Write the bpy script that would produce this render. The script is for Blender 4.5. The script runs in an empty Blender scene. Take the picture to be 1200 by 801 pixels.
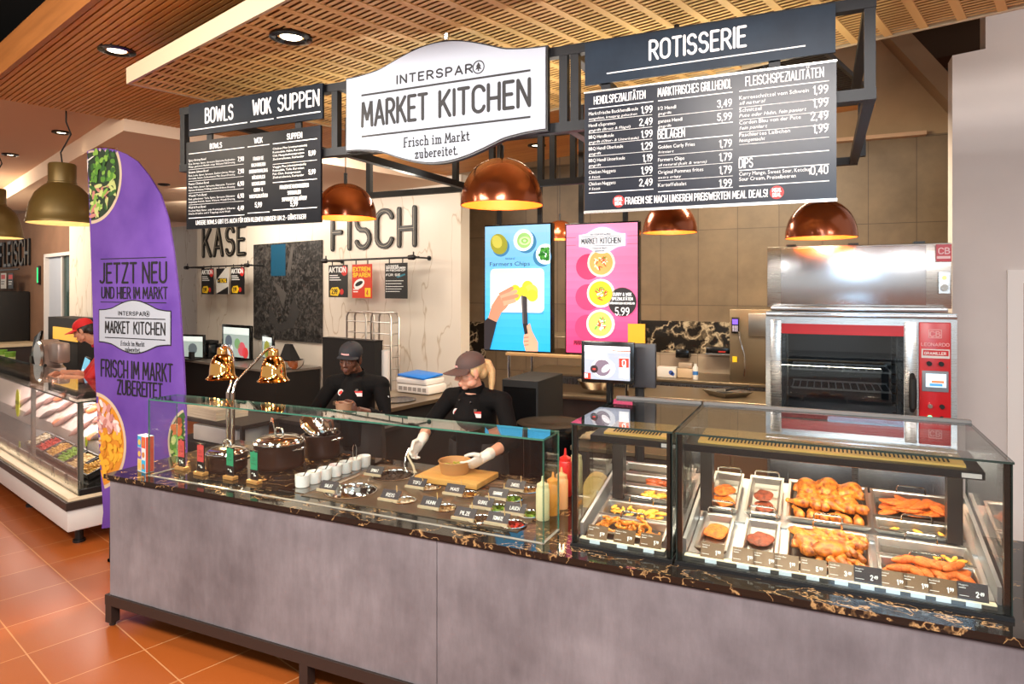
import bpy, bmesh, math, random
from mathutils import Vector, Matrix, Euler, noise

SC = bpy.context.scene
COL = SC.collection
PI = math.pi
R = math.radians
rnd = random.Random(7)

# ------------------------------------------------------------------ camera
YAW = R(24.9)
SA, CA = math.sin(YAW), math.cos(YAW)
FOC, HZ, EYE = 784.0, 338.0, 2.0
cam = bpy.data.cameras.new('camera')
cam.sensor_width = 36.0
cam.lens = FOC/1200*36
cam.shift_y = -(400.5-HZ)/1200
cam.clip_start = .05
camo = bpy.data.objects.new('camera', cam)
camo.location = (0, 0, EYE)
camo.rotation_euler = (R(90), 0, YAW)
COL.objects.link(camo)
SC.camera = camo

# ------------------------------------------------------------------ light and exposure
SC.view_settings.view_transform = 'Standard'
SC.view_settings.look = 'None'
SC.view_settings.exposure = 0.0
SC.view_settings.gamma = 1.0
SC.view_settings.use_curve_mapping = False
w = bpy.data.worlds.new('world')
SC.world = w
w.use_nodes = True
w.node_tree.nodes['Background'].inputs[0].default_value = (1.0, .93, .85, 1)
w.node_tree.nodes['Background'].inputs[1].default_value = .68

def lamp(name, kind, loc, energy, col=(1, .86, .68), target=None, size=.1, size_y=None, spot=70, blend=.5):
    l = bpy.data.lights.new(name, kind)
    l.energy = energy
    l.color = col
    if kind == 'AREA':
        l.size = size
        if size_y:
            l.shape = 'RECTANGLE'; l.size_y = size_y
    else:
        l.shadow_soft_size = size
    if kind == 'SPOT':
        l.spot_size = R(spot); l.spot_blend = blend
    o = bpy.data.objects.new(name, l)
    o.location = loc
    if target is not None:
        o.rotation_euler = (Vector(target)-Vector(loc)).to_track_quat('-Z', 'Y').to_euler()
    COL.objects.link(o)
    return o

# unseen lamps added as front fill over the customer aisle (behind and above the camera)
WARM = (1, .84, .66)
lamp('aisle_fill', 'AREA', (-2.9, .2, 3.3), 125, (1, .93, .87), (-2.4, 2.6, .6), 1.4, .5)
lamp('aisle_fill', 'AREA', (-.2, .0, 3.3), 115, (1, .93, .87), (-.2, 2.6, .6), 1.4, .5)
lamp('aisle_fill', 'AREA', (2.2, .8, 3.3), 130, (1, .95, .92), (2.0, 5.4, 1.6), 1.2, .5)
lamp('aisle_fill', 'AREA', (-5.0, .6, 3.3), 60, WARM, (-5.6, 3.0, .0), 1.0, .5)

# unseen bluish lamp added behind the customers for sheen on the right board
lamp('board_sheen_fill', 'AREA', (.72, -2.6, 2.75), 60, (.48, .74, 1), (-.2, 2.6, 2.3), 1.3, 1.0)
# unseen fill lamps added to brighten the kitchen and the marble wall
lamp('kitchen_fill', 'AREA', (-.7, 6.0, 3.4), 150, (1, .84, .6), (-.7, 7.2, .6), 1.4, .6)
lamp('kitchen_fill', 'AREA', (-2.6, 5.6, 3.3), 60, WARM, (-2.6, 5.6, 0), 1.0, .6)
lamp('marble_wall_fill', 'AREA', (-4.4, 5.3, 3.3), 30, (1, .92, .82), (-4.6, 7.2, 1.5), 1.6, .2)
lamp('marble_wall_fill', 'AREA', (-6.8, 6.0, 3.25), 30, (1, .92, .82), (-6.9, 7.8, 1.5), 1.6, .2)
lamp('marble_wall_fill', 'AREA', (-8.0, 6.9, 3.15), 30, (1, .9, .78), (-8.3, 9.0, 1.5), 1.6, .2)
lamp('meat_wall_fill', 'AREA', (-10.6, 4.6, 3.2), 80, WARM, (-9.6, 7.8, 1.4), 1.4, .4)  # unseen fill added for the meat department wall, kept out of frame
lamp('canopy_fill', 'AREA', (-1.4, 3.3, 2.62), 24, (1, .94, .78), (-1.4, 3.3, 4), 2.6, .1)  # unseen upward lamp added to brighten the underside of the canopy

# ------------------------------------------------------------------ pixel to point helpers
def ray(px, py):
    u = (px-600)/FOC
    return Vector((-SA+u*CA, CA+u*SA, (HZ-py)/FOC))
def atY(px, py, Y):
    d = ray(px, py); t = Y/d.y
    return Vector((d.x*t, Y, EYE+d.z*t))
def atZ(px, py, Z):
    d = ray(px, py); t = (Z-EYE)/d.z
    return Vector((d.x*t, d.y*t, Z))
def atT(px, py, t):
    d = ray(px, py)
    return Vector((d.x*t, d.y*t, EYE+d.z*t))
def hit(px, py, P, N):
    d = ray(px, py); P = Vector(P); N = Vector(N); o = Vector((0, 0, EYE))
    t = (P-o).dot(N)/d.dot(N)
    return o+d*t

# the building grid is turned 15.9 degrees from the counter
GA = R(15.9)
GS, GN = Vector((math.cos(GA), -math.sin(GA), 0)), Vector((math.sin(GA), math.cos(GA), 0))
def sn(p): return (p.x*GS.x+p.y*GS.y, p.x*GN.x+p.y*GN.y)
def gp(s, n, z=0): return GS*s+GN*n+Vector((0, 0, z))

# ------------------------------------------------------------------ materials
def lin(c):
    r = []
    for v in c[:3]:
        v = v/255.0
        r.append(v/12.92 if v <= .04045 else ((v+.055)/1.055)**2.4)
    return (r[0], r[1], r[2], 1)

class NT:
    def __init__(s, name):
        s.m = bpy.data.materials.new(name); s.m.use_nodes = True
        s.t = s.m.node_tree; s.b = s.t.nodes['Principled BSDF']
    def n(s, kind, **kw):
        x = s.t.nodes.new('ShaderNode'+kind)
        for k, v in kw.items():
            if k.startswith('i_'):
                x.inputs[k[2:].replace('_', ' ')].default_value = v
            else:
                setattr(x, k, v)
        return x
    def l(s, a, b): s.t.links.new(a, b)
    def coords(s, scale=(1, 1, 1), kind='Object', rot=(0, 0, 0)):
        c = s.n('TexCoord'); mp = s.n('Mapping')
        mp.inputs['Scale'].default_value = scale; mp.inputs['Rotation'].default_value = rot
        s.l(c.outputs[kind], mp.inputs['Vector'])
        return mp.outputs['Vector']
    def ramp(s, fac, stops):
        r = s.n('ValToRGB'); e = r.color_ramp.elements
        while len(e) < len(stops): e.new(.5)
        for i, (p, c) in enumerate(stops):
            e[i].position = p; e[i].color = lin(c)
        s.l(fac, r.inputs['Fac'])
        return r.outputs['Color']

def mat(name, col, rough=.5, metal=0.0, var=None, vscale=6, bump=0, emit=0, spec=.5, coat=0, sss=0, stretch=(1, 1, 1)):
    k = NT(name); b = k.b
    b.inputs['Base Color'].default_value = lin(col)
    b.inputs['Roughness'].default_value = rough
    b.inputs['Metallic'].default_value = metal
    b.inputs['Specular IOR Level'].default_value = spec
    if coat: b.inputs['Coat Weight'].default_value = coat; b.inputs['Coat Roughness'].default_value = .08
    if sss:
        b.inputs['Subsurface Weight'].default_value = sss
        b.inputs['Subsurface Radius'].default_value = (.01, .004, .002)
    if emit:
        b.inputs['Emission Color'].default_value = lin(col)
        b.inputs['Emission Strength'].default_value = emit
    if var or bump:
        v = k.coords(stretch)
        nz = k.n('TexNoise'); nz.inputs['Scale'].default_value = vscale; nz.inputs['Detail'].default_value = 6
        nz.inputs['Roughness'].default_value = .62
        k.l(v, nz.inputs['Vector'])
        if var:
            k.l(k.ramp(nz.outputs['Fac'], [(.33, col), (.7, var)]), b.inputs['Base Color'])
        if bump:
            bp = k.n('Bump'); bp.inputs['Strength'].default_value = bump; bp.inputs['Distance'].default_value = .01
            k.l(nz.outputs['Fac'], bp.inputs['Height']); k.l(bp.outputs['Normal'], b.inputs['Normal'])
    return k.m

def glass_mat(name, tint=(.93, .97, .95), f0=.045, gain=1.0):
    k = NT(name); t = k.t
    t.nodes.remove(k.b)
    out = [n for n in t.nodes if n.type == 'OUTPUT_MATERIAL'][0]
    tr = k.n('BsdfTransparent'); tr.inputs[0].default_value = (*tint, 1)
    gl = k.n('BsdfGlossy'); gl.inputs['Roughness'].default_value = .0
    lw = k.n('LayerWeight'); lw.inputs['Blend'].default_value = .5
    pw = k.n('Math', operation='POWER'); pw.inputs[1].default_value = 4.5
    k.l(lw.outputs['Facing'], pw.inputs[0])
    ma = k.n('Math', operation='MULTIPLY_ADD'); ma.inputs[1].default_value = .9*gain; ma.inputs[2].default_value = f0
    ma.use_clamp = True
    k.l(pw.outputs[0], ma.inputs[0])
    mx = k.n('MixShader')
    k.l(ma.outputs[0], mx.inputs[0]); k.l(tr.outputs[0], mx.inputs[1]); k.l(gl.outputs[0], mx.inputs[2])
    k.l(mx.outputs[0], out.inputs['Surface'])
    return k.m

def floor_mat():
    k = NT('terracotta_tile')
    v = k.coords((1/.44, 1/.44, 1))
    br = k.n('TexBrick', offset=0.0, squash=1.0)
    br.inputs['Scale'].default_value = 1; br.inputs['Mortar Size'].default_value = .0085
    br.inputs['Mortar Smooth'].default_value = .1
    br.inputs['Brick Width'].default_value = 1; br.inputs['Row Height'].default_value = 1
    br.inputs['Color1'].default_value = lin((176, 92, 38)); br.inputs['Color2'].default_value = lin((164, 82, 34))
    br.inputs['Mortar'].default_value = lin((205, 150, 100))
    k.l(v, br.inputs['Vector'])
    nz = k.n('TexNoise'); nz.inputs['Scale'].default_value = 120; nz.inputs['Detail'].default_value = 3
    k.l(v, nz.inputs['Vector'])
    mx = k.n('MixRGB', blend_type='OVERLAY'); mx.inputs[0].default_value = .35
    k.l(br.outputs['Color'], mx.inputs[1]); k.l(k.ramp(nz.outputs['Fac'], [(.3, (90, 90, 90)), (.7, (165, 165, 165))]), mx.inputs[2])
    k.l(mx.outputs[0], k.b.inputs['Base Color'])
    k.b.inputs['Roughness'].default_value = .28
    return k.m

def marble_mat(name, base, vein, scale=1.2, width=.03, rough=.25, warp=1.6, dark=None, vein2=None, stretch=(1, 1, 1), rot=(0, 0, 0)):
    k = NT(name)
    v = k.coords(stretch, rot=rot)
    n0 = k.n('TexNoise'); n0.inputs['Scale'].default_value = scale*1.3; n0.inputs['Detail'].default_value = 6
    k.l(v, n0.inputs['Vector'])
    ad = k.n('MixRGB', blend_type='ADD'); ad.inputs[0].default_value = warp
    k.l(v, ad.inputs[1]); k.l(n0.outputs['Color'], ad.inputs[2])
    n1 = k.n('TexNoise'); n1.inputs['Scale'].default_value = scale; n1.inputs['Detail'].default_value = 3
    k.l(ad.outputs[0], n1.inputs['Vector'])
    s = k.n('Math', operation='SUBTRACT'); s.inputs[1].default_value = .5; k.l(n1.outputs['Fac'], s.inputs[0])
    a = k.n('Math', operation='ABSOLUTE'); k.l(s.outputs[0], a.inputs[0])
    stops = [(0, vein), (width, vein2 or vein), (width*2.2, base), (1, dark or base)]
    k.l(k.ramp(a.outputs[0], stops), k.b.inputs['Base Color'])
    k.b.inputs['Roughness'].default_value = rough
    return k.m

def tile_mat(name, c1, c2, mortar, w, h, rough=.5, var=.4, offs=0.0, rot=(R(90), 0, 0), ms=.004):
    k = NT(name)
    v = k.coords((1, 1, 1), rot=rot)
    br = k.n('TexBrick', offset=offs, squash=1.0)
    br.inputs['Scale'].default_value = 1; br.inputs['Mortar Size'].default_value = ms
    br.inputs['Brick Width'].default_value = w; br.inputs['Row Height'].default_value = h
    br.inputs['Color1'].default_value = lin(c1); br.inputs['Color2'].default_value = lin(c2)
    br.inputs['Mortar'].default_value = lin(mortar)
    k.l(v, br.inputs['Vector'])
    nz = k.n('TexNoise'); nz.inputs['Scale'].default_value = 2.2; nz.inputs['Detail'].default_value = 8
    nz.inputs['Roughness'].default_value = .65
    k.l(v, nz.inputs['Vector'])
    mx = k.n('MixRGB', blend_type='OVERLAY'); mx.inputs[0].default_value = var
    k.l(br.outputs['Color'], mx.inputs[1]); k.l(k.ramp(nz.outputs['Fac'], [(.3, (70, 70, 70)), (.7, (190, 190, 190))]), mx.inputs[2])
    k.l(mx.outputs[0], k.b.inputs['Base Color'])
    k.b.inputs['Roughness'].default_value = rough
    return k.m

def concrete_mat():
    k = NT('grey_concrete_laminate')
    v = k.coords((1, 1, 1))
    n1 = k.n('TexNoise'); n1.inputs['Scale'].default_value = 2.2; n1.inputs['Detail'].default_value = 9; n1.inputs['Roughness'].default_value = .6
    k.l(v, n1.inputs['Vector'])
    v2 = k.coords((14, 14, 3), rot=(0, R(6), 0))
    n2 = k.n('TexNoise'); n2.inputs['Scale'].default_value = 1.5; n2.inputs['Detail'].default_value = 8; n2.inputs['Roughness'].default_value = .7
    k.l(v2, n2.inputs['Vector'])
    mx = k.n('MixRGB', blend_type='OVERLAY'); mx.inputs[0].default_value = .35
    k.l(k.ramp(n1.outputs['Fac'], [(.3, (112, 107, 111)), (.7, (152, 146, 150))]), mx.inputs[1])
    k.l(k.ramp(n2.outputs['Fac'], [(.35, (95, 95, 95)), (.72, (165, 165, 165))]), mx.inputs[2])
    k.l(mx.outputs[0], k.b.inputs['Base Color'])
    k.b.inputs['Roughness'].default_value = .42
    return k.m

def brushed_mat(name, col, rough=.28, axis=(1, 1, 60)):
    k = NT(name)
    k.b.inputs['Base Color'].default_value = lin(col); k.b.inputs['Metallic'].default_value = 1
    v = k.coords(axis)
    nz = k.n('TexNoise'); nz.inputs['Scale'].default_value = 6; nz.inputs['Detail'].default_value = 4
    k.l(v, nz.inputs['Vector'])
    mr = k.n('MapRange'); mr.inputs[3].default_value = rough-.07; mr.inputs[4].default_value = rough+.1
    k.l(nz.outputs['Fac'], mr.inputs[0]); k.l(mr.outputs[0], k.b.inputs['Roughness'])
    return k.m

def food_mat(name, c1, c2, scale=40, rough=.45, bump=.5):
    k = NT(name); v = k.coords((1, 1, 1))
    nz = k.n('TexNoise'); nz.inputs['Scale'].default_value = scale; nz.inputs['Detail'].default_value = 7; nz.inputs['Roughness'].default_value = .65
    k.l(v, nz.inputs['Vector'])
    mid = tuple((a*.6+b*.4) for a, b in zip(c1, c2))
    k.l(k.ramp(nz.outputs['Fac'], [(.36, c2), (.48, mid), (.62, c1)]), k.b.inputs['Base Color'])
    k.b.inputs['Roughness'].default_value = rough; k.b.inputs['Specular IOR Level'].default_value = .45
    bp = k.n('Bump'); bp.inputs['Strength'].default_value = bump; bp.inputs['Distance'].default_value = .008
    k.l(nz.outputs['Fac'], bp.inputs['Height']); k.l(bp.outputs['Normal'], k.b.inputs['Normal'])
    return k.m

M = {}
M['floor'] = floor_mat()
M['slat'] = mat('oak_slat', (216, 156, 80), .5, var=(192, 130, 62), vscale=3, stretch=(.6, 6, 3))
M['slat_back'] = mat('dark_slat_gap', (104, 62, 28), .8)
M['oak'] = mat('oak_board', (168, 104, 48), .45, var=(146, 88, 38), vscale=3, stretch=(.6, 8, 8))
M['mesh'] = mat('golden_expanded_metal', (230, 190, 122), .5, metal=.1)
M['mesh_back'] = mat('canopy_felt', (150, 106, 58), .9)
M['cream'] = mat('cream_painted_metal', (200, 182, 150), .35)
M['gypsum'] = mat('warm_white_plaster', (226, 200, 172), .8)
M['gypsum_pink'] = mat('pinkish_plaster', (204, 168, 138), .8)
M['beige'] = mat('beige_plaster', (176, 148, 116), .85, var=(160, 134, 104), vscale=1.5)
M['white_wall'] = mat('white_wall_paint', (222, 212, 206), .8, var=(212, 203, 198), vscale=1.0)
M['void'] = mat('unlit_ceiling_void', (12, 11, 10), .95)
M['dark_brown'] = mat('dark_brown_bulkhead', (78, 58, 42), .85)
M['marble_wall'] = marble_mat('cream_marble_tile', (232, 222, 206), (196, 178, 152), .8, .0035, .3, .35, (222, 210, 192), (220, 207, 187), (2.2, 1, .7), (0, R(28), 0))
M['tile_wall'] = tile_mat('grey_brown_stone_tile', (140, 118, 92), (128, 108, 84), (92, 76, 60), .45, .9, .5)
M['tile_low'] = tile_mat('beige_glazed_tile', (176, 160, 140), (168, 150, 132), (130, 112, 96), .45, .3, .3, .2)
M['brown_wall'] = mat('brown_plaster', (128, 96, 74), .8, var=(108, 80, 60), vscale=1.5)
M['portoro'] = marble_mat('black_marble_gold_veins', (32, 26, 22), (186, 148, 100), 3.2, .008, .06, .9, (22, 19, 16), (98, 74, 50), (1, 1.6, 1), (0, 0, R(25)))
M['portoro_wall'] = marble_mat('black_marble_pale_veins', (34, 29, 25), (196, 178, 150), 2.2, .025, .15, 2.2, (18, 16, 14), (110, 96, 78))
M['concrete'] = concrete_mat()
M['black'] = mat('black_powder_coat', (22, 21, 21), .42)
M['matte_black'] = mat('matte_black', (16, 15, 15), .7)
M['black_gloss'] = mat('black_gloss_plastic', (14, 14, 15), .2)
M['brown_black'] = mat('brown_black_steel', (48, 38, 34), .45)
M['frame'] = mat('dark_raw_steel', (17, 18, 21), .45, spec=.3)
M['steel'] = brushed_mat('brushed_steel', (196, 194, 190), .27)
M['steel_h'] = brushed_mat('brushed_steel_horizontal', (200, 198, 196), .26, (60, 1, 1))
M['chrome'] = mat('polished_steel', (216, 214, 210), .09, metal=1)
M['inox'] = mat('satin_steel', (190, 186, 180), .3, metal=1)
M['white'] = mat('white_plastic', (212, 208, 204), .4)
M['white_sign'] = mat('white_sign_panel', (168, 175, 187), .45)
M['ink'] = mat('black_ink', (20, 19, 20), .6)
M['paper'] = mat('white_ink', (240, 240, 236), .6)
M['board'] = mat('slate_printed_board', (11, 12, 17), .32, var=(16, 18, 24), vscale=5, spec=.15)
M['board_b'] = mat('blue_slate_printed_board', (14, 18, 30), .3, var=(20, 26, 42), vscale=5, spec=.32)
M['header_b'] = mat('petrol_blue_header', (22, 33, 46), .42, var=(32, 46, 60), vscale=5, spec=.18)
M['header'] = mat('slate_blue_header', (13, 18, 26), .38, var=(20, 28, 38), vscale=5, spec=.15)
M['red'] = mat('red_print', (200, 40, 34), .5)
M['yellow'] = mat('yellow_print', (242, 200, 30), .5)
M['lamp_on'] = mat('lit_lamp', (255, 238, 205), .5, emit=14)
M['glass'] = glass_mat('clear_glass', (.95, .975, .965))
M['glass_top'] = glass_mat('clear_glass_shelf', (.86, .89, .87), .07, 1.1)
M['glass_smoke'] = glass_mat('oven_door_glass', (.55, .58, .6), .06)
M['case_edge'] = mat('dark_glass_edge', (44, 56, 52), .15)
M['glass_edge'] = mat('green_glass_edge', (58, 112, 94), .12, spec=.8)

# ------------------------------------------------------------------ object helpers
def tag(o, label=None, cat=None, group=None, kind=None):
    if label: o['label'] = label
    if cat: o['category'] = cat
    if group: o['group'] = group
    if kind: o['kind'] = kind
    return o
def thing(name, label, cat, loc=(0, 0, 0), rz=0, group=None):
    o = bpy.data.objects.new(name, None); COL.objects.link(o)
    o.empty_display_size = .05
    o.location = loc; o.rotation_euler = (0, 0, rz)
    return tag(o, label, cat, group)
def copy_tree(o, parent=None):
    c = o.copy(); COL.objects.link(c)
    if parent: c.parent = parent
    for ch in list(o.children): copy_tree(ch, c)
    return c
def dup(o, loc=None, rz=None, label=None, group=None):
    c = copy_tree(o)
    if loc is not None: c.location = loc
    if rz is not None: c.rotation_euler[2] = rz
    if label: c['label'] = label
    if group: c['group'] = group
    return c

def rotmat(rx=0, ry=0, rz=0): return Euler((rx, ry, rz)).to_matrix().to_4x4()
def T(x, y=None, z=None):
    return Matrix.Translation(x if y is None else (x, y, z))

class MB:
    """collects shapes and links them as one mesh object"""
    def __init__(s):
        s.v = []; s.f = []; s.mi = []; s.mats = []; s.cur = 0; s.M = None
    def use(s, m):
        if m not in s.mats: s.mats.append(m)
        s.cur = s.mats.index(m); return s
    def add(s, vs, fs, m=None):
        b = len(s.v)
        mm = s.M if m is None else (s.M @ m if s.M else m)
        s.v.extend([(mm @ Vector(p)) for p in vs] if mm else [Vector(p) for p in vs])
        s.f.extend([tuple(b+i for i in f) for f in fs]); s.mi.extend([s.cur]*len(fs))
        return s
    def bx(s, x0, x1, y0, y1, z0, z1, m=None):
        v = [(x, y, z) for x in (x0, x1) for y in (y0, y1) for z in (z0, z1)]
        f = [(0, 1, 3, 2), (4, 6, 7, 5), (0, 4, 5, 1), (2, 3, 7, 6), (0, 2, 6, 4), (1, 5, 7, 3)]
        return s.add(v, f, m)
    def box(s, c, d, m=None):
        return s.bx(c[0]-d[0]/2, c[0]+d[0]/2, c[1]-d[1]/2, c[1]+d[1]/2, c[2]-d[2]/2, c[2]+d[2]/2, m)
    def rbox(s, c, d, r=.01, seg=2, m=None):
        bm = bmesh.new(); bmesh.ops.create_cube(bm, size=1)
        for v in bm.verts: v.co = Vector((c[0]+v.co.x*d[0], c[1]+v.co.y*d[1], c[2]+v.co.z*d[2]))
        r = min(r, min(d)*.49)
        bmesh.ops.bevel(bm, geom=bm.edges[:], offset=r, segments=seg, profile=.5, affect='EDGES')
        bm.verts.index_update()
        s.add([v.co.copy() for v in bm.verts], [[v.index for v in f.verts] for f in bm.faces], m); bm.free()
        return s
    def tube(s, pts, rad, n=10, m=None, caps=True, closed=False, flat=1.0):
        pts = [Vector(p) for p in pts]; k = len(pts)
        if not hasattr(rad, '__len__'): rad = [rad]*k
        vs = []; up = None
        for i in range(k):
            a = pts[(i-1) % k] if (closed or i > 0) else pts[0]
            b = pts[(i+1) % k] if (closed or i < k-1) else pts[-1]
            d = (b-a).normalized()
            if up is None:
                up = Vector((0, 0, 1)) if abs(d.z) < .9 else Vector((1, 0, 0))
            sd = d.cross(up)
            if sd.length < 1e-6: sd = d.orthogonal()
            sd.normalize(); up = sd.cross(d).normalized()
            for j in range(n):
                an = 2*PI*j/n
                vs.append(pts[i]+sd*math.cos(an)*rad[i]+up*math.sin(an)*rad[i]*flat)
        fs = []
        for i in range(k if closed else k-1):
            for j in range(n):
                i2 = (i+1) % k
                fs.append((i*n+j, i*n+(j+1) % n, i2*n+(j+1) % n, i2*n+j))
        if caps and not closed:
            fs.append(tuple(range(n))[::-1]); fs.append(tuple((k-1)*n+j for j in range(n)))
        return s.add(vs, fs, m)
    def cyl(s, p0, p1, r0, r1=None, n=20, m=None):
        return s.tube([p0, p1], [r0, r0 if r1 is None else r1], n, m)
    def lathe(s, prof, c=(0, 0, 0), n=28, m=None, sx=1, sy=1, a0=0, a1=2*PI):
        full = abs(a1-a0-2*PI) < 1e-6
        cols = n if full else n+1
        vs = []; fs = []
        for r, z in prof:
            for j in range(cols):
                a = a0+(a1-a0)*j/n
                vs.append((c[0]+r*math.cos(a)*sx, c[1]+r*math.sin(a)*sy, c[2]+z))
        for i in range(len(prof)-1):
            for j in range(n):
                j2 = (j+1) % cols
                fs.append((i*cols+j, i*cols+j2, (i+1)*cols+j2, (i+1)*cols+j))
        return s.add(vs, fs, m)
    def ell(s, c, r, m=None, n=16, k=10):
        prof = []
        vs = [(c[0], c[1], c[2]-r[2])]; fs = []
        for i in range(1, k):
            ph = -PI/2+PI*i/k
            for j in range(n):
                a = 2*PI*j/n
                vs.append((c[0]+r[0]*math.cos(ph)*math.cos(a), c[1]+r[1]*math.cos(ph)*math.sin(a), c[2]+r[2]*math.sin(ph)))
        vs.append((c[0], c[1], c[2]+r[2]))
        for j in range(n): fs.append((0, 1+(j+1) % n, 1+j))
        for i in range(k-2):
            for j in range(n):
                fs.append((1+i*n+j, 1+i*n+(j+1) % n, 1+(i+1)*n+(j+1) % n, 1+(i+1)*n+j))
        b = 1+(k-2)*n
        for j in range(n): fs.append((b+j, b+(j+1) % n, len(vs)-1))
        return s.add(vs, fs, m)
    def prism(s, poly, y0, y1, m=None):
        """polygon in x,z pushed from y0 to y1"""
        n = len(poly)
        vs = [(p[0], y0, p[1]) for p in poly]+[(p[0], y1, p[1]) for p in poly]
        fs = [tuple(range(n)), tuple(range(2*n-1, n-1, -1))]+[(i, i+n, (i+1) % n+n, (i+1) % n) for i in range(n)]
        return s.add(vs, fs, m)
    def disc(s, x, z, r, y0, y1, n=24, rz=None, a=0):
        rz = rz or r
        ca, sa = math.cos(a), math.sin(a)
        return s.prism([(x+r*math.cos(2*PI*i/n)*ca-rz*math.sin(2*PI*i/n)*sa, z+r*math.cos(2*PI*i/n)*sa+rz*math.sin(2*PI*i/n)*ca) for i in range(n)], y0, y1)
    def build(s, name, m=None, parent=None, loc=None, rz=None, angle=38):
        me = bpy.data.meshes.new(name)
        me.from_pydata([tuple(p) for p in s.v], [], s.f)
        ms = list(s.mats)
        if m is not None and not ms: ms = [m]
        for x in ms: me.materials.append(x)
        if len(ms) > 1: me.polygons.foreach_set('material_index', s.mi)
        bm = bmesh.new(); bm.from_mesh(me)
        bmesh.ops.recalc_face_normals(bm, faces=bm.faces[:]); bm.to_mesh(me); bm.free()
        me.shade_smooth(); me.set_sharp_from_angle(angle=R(angle))
        o = bpy.data.objects.new(name, me); COL.objects.link(o)
        if parent: o.parent = parent
        if loc is not None: o.location = loc
        if rz is not None: o.rotation_euler[2] = rz
        return o

def struct(name, mb, m=None, **kw):
    o = mb.build(name, m, **kw); o['kind'] = 'structure'; return o

def baked(o, drop=True):
    """replace an object's mesh by its evaluated one (modifiers applied)"""
    dg = bpy.context.evaluated_depsgraph_get(); dg.update()
    me = bpy.data.meshes.new_from_object(o.evaluated_get(dg), depsgraph=dg)
    o.modifiers.clear(); o.data = me
    return o

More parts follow.
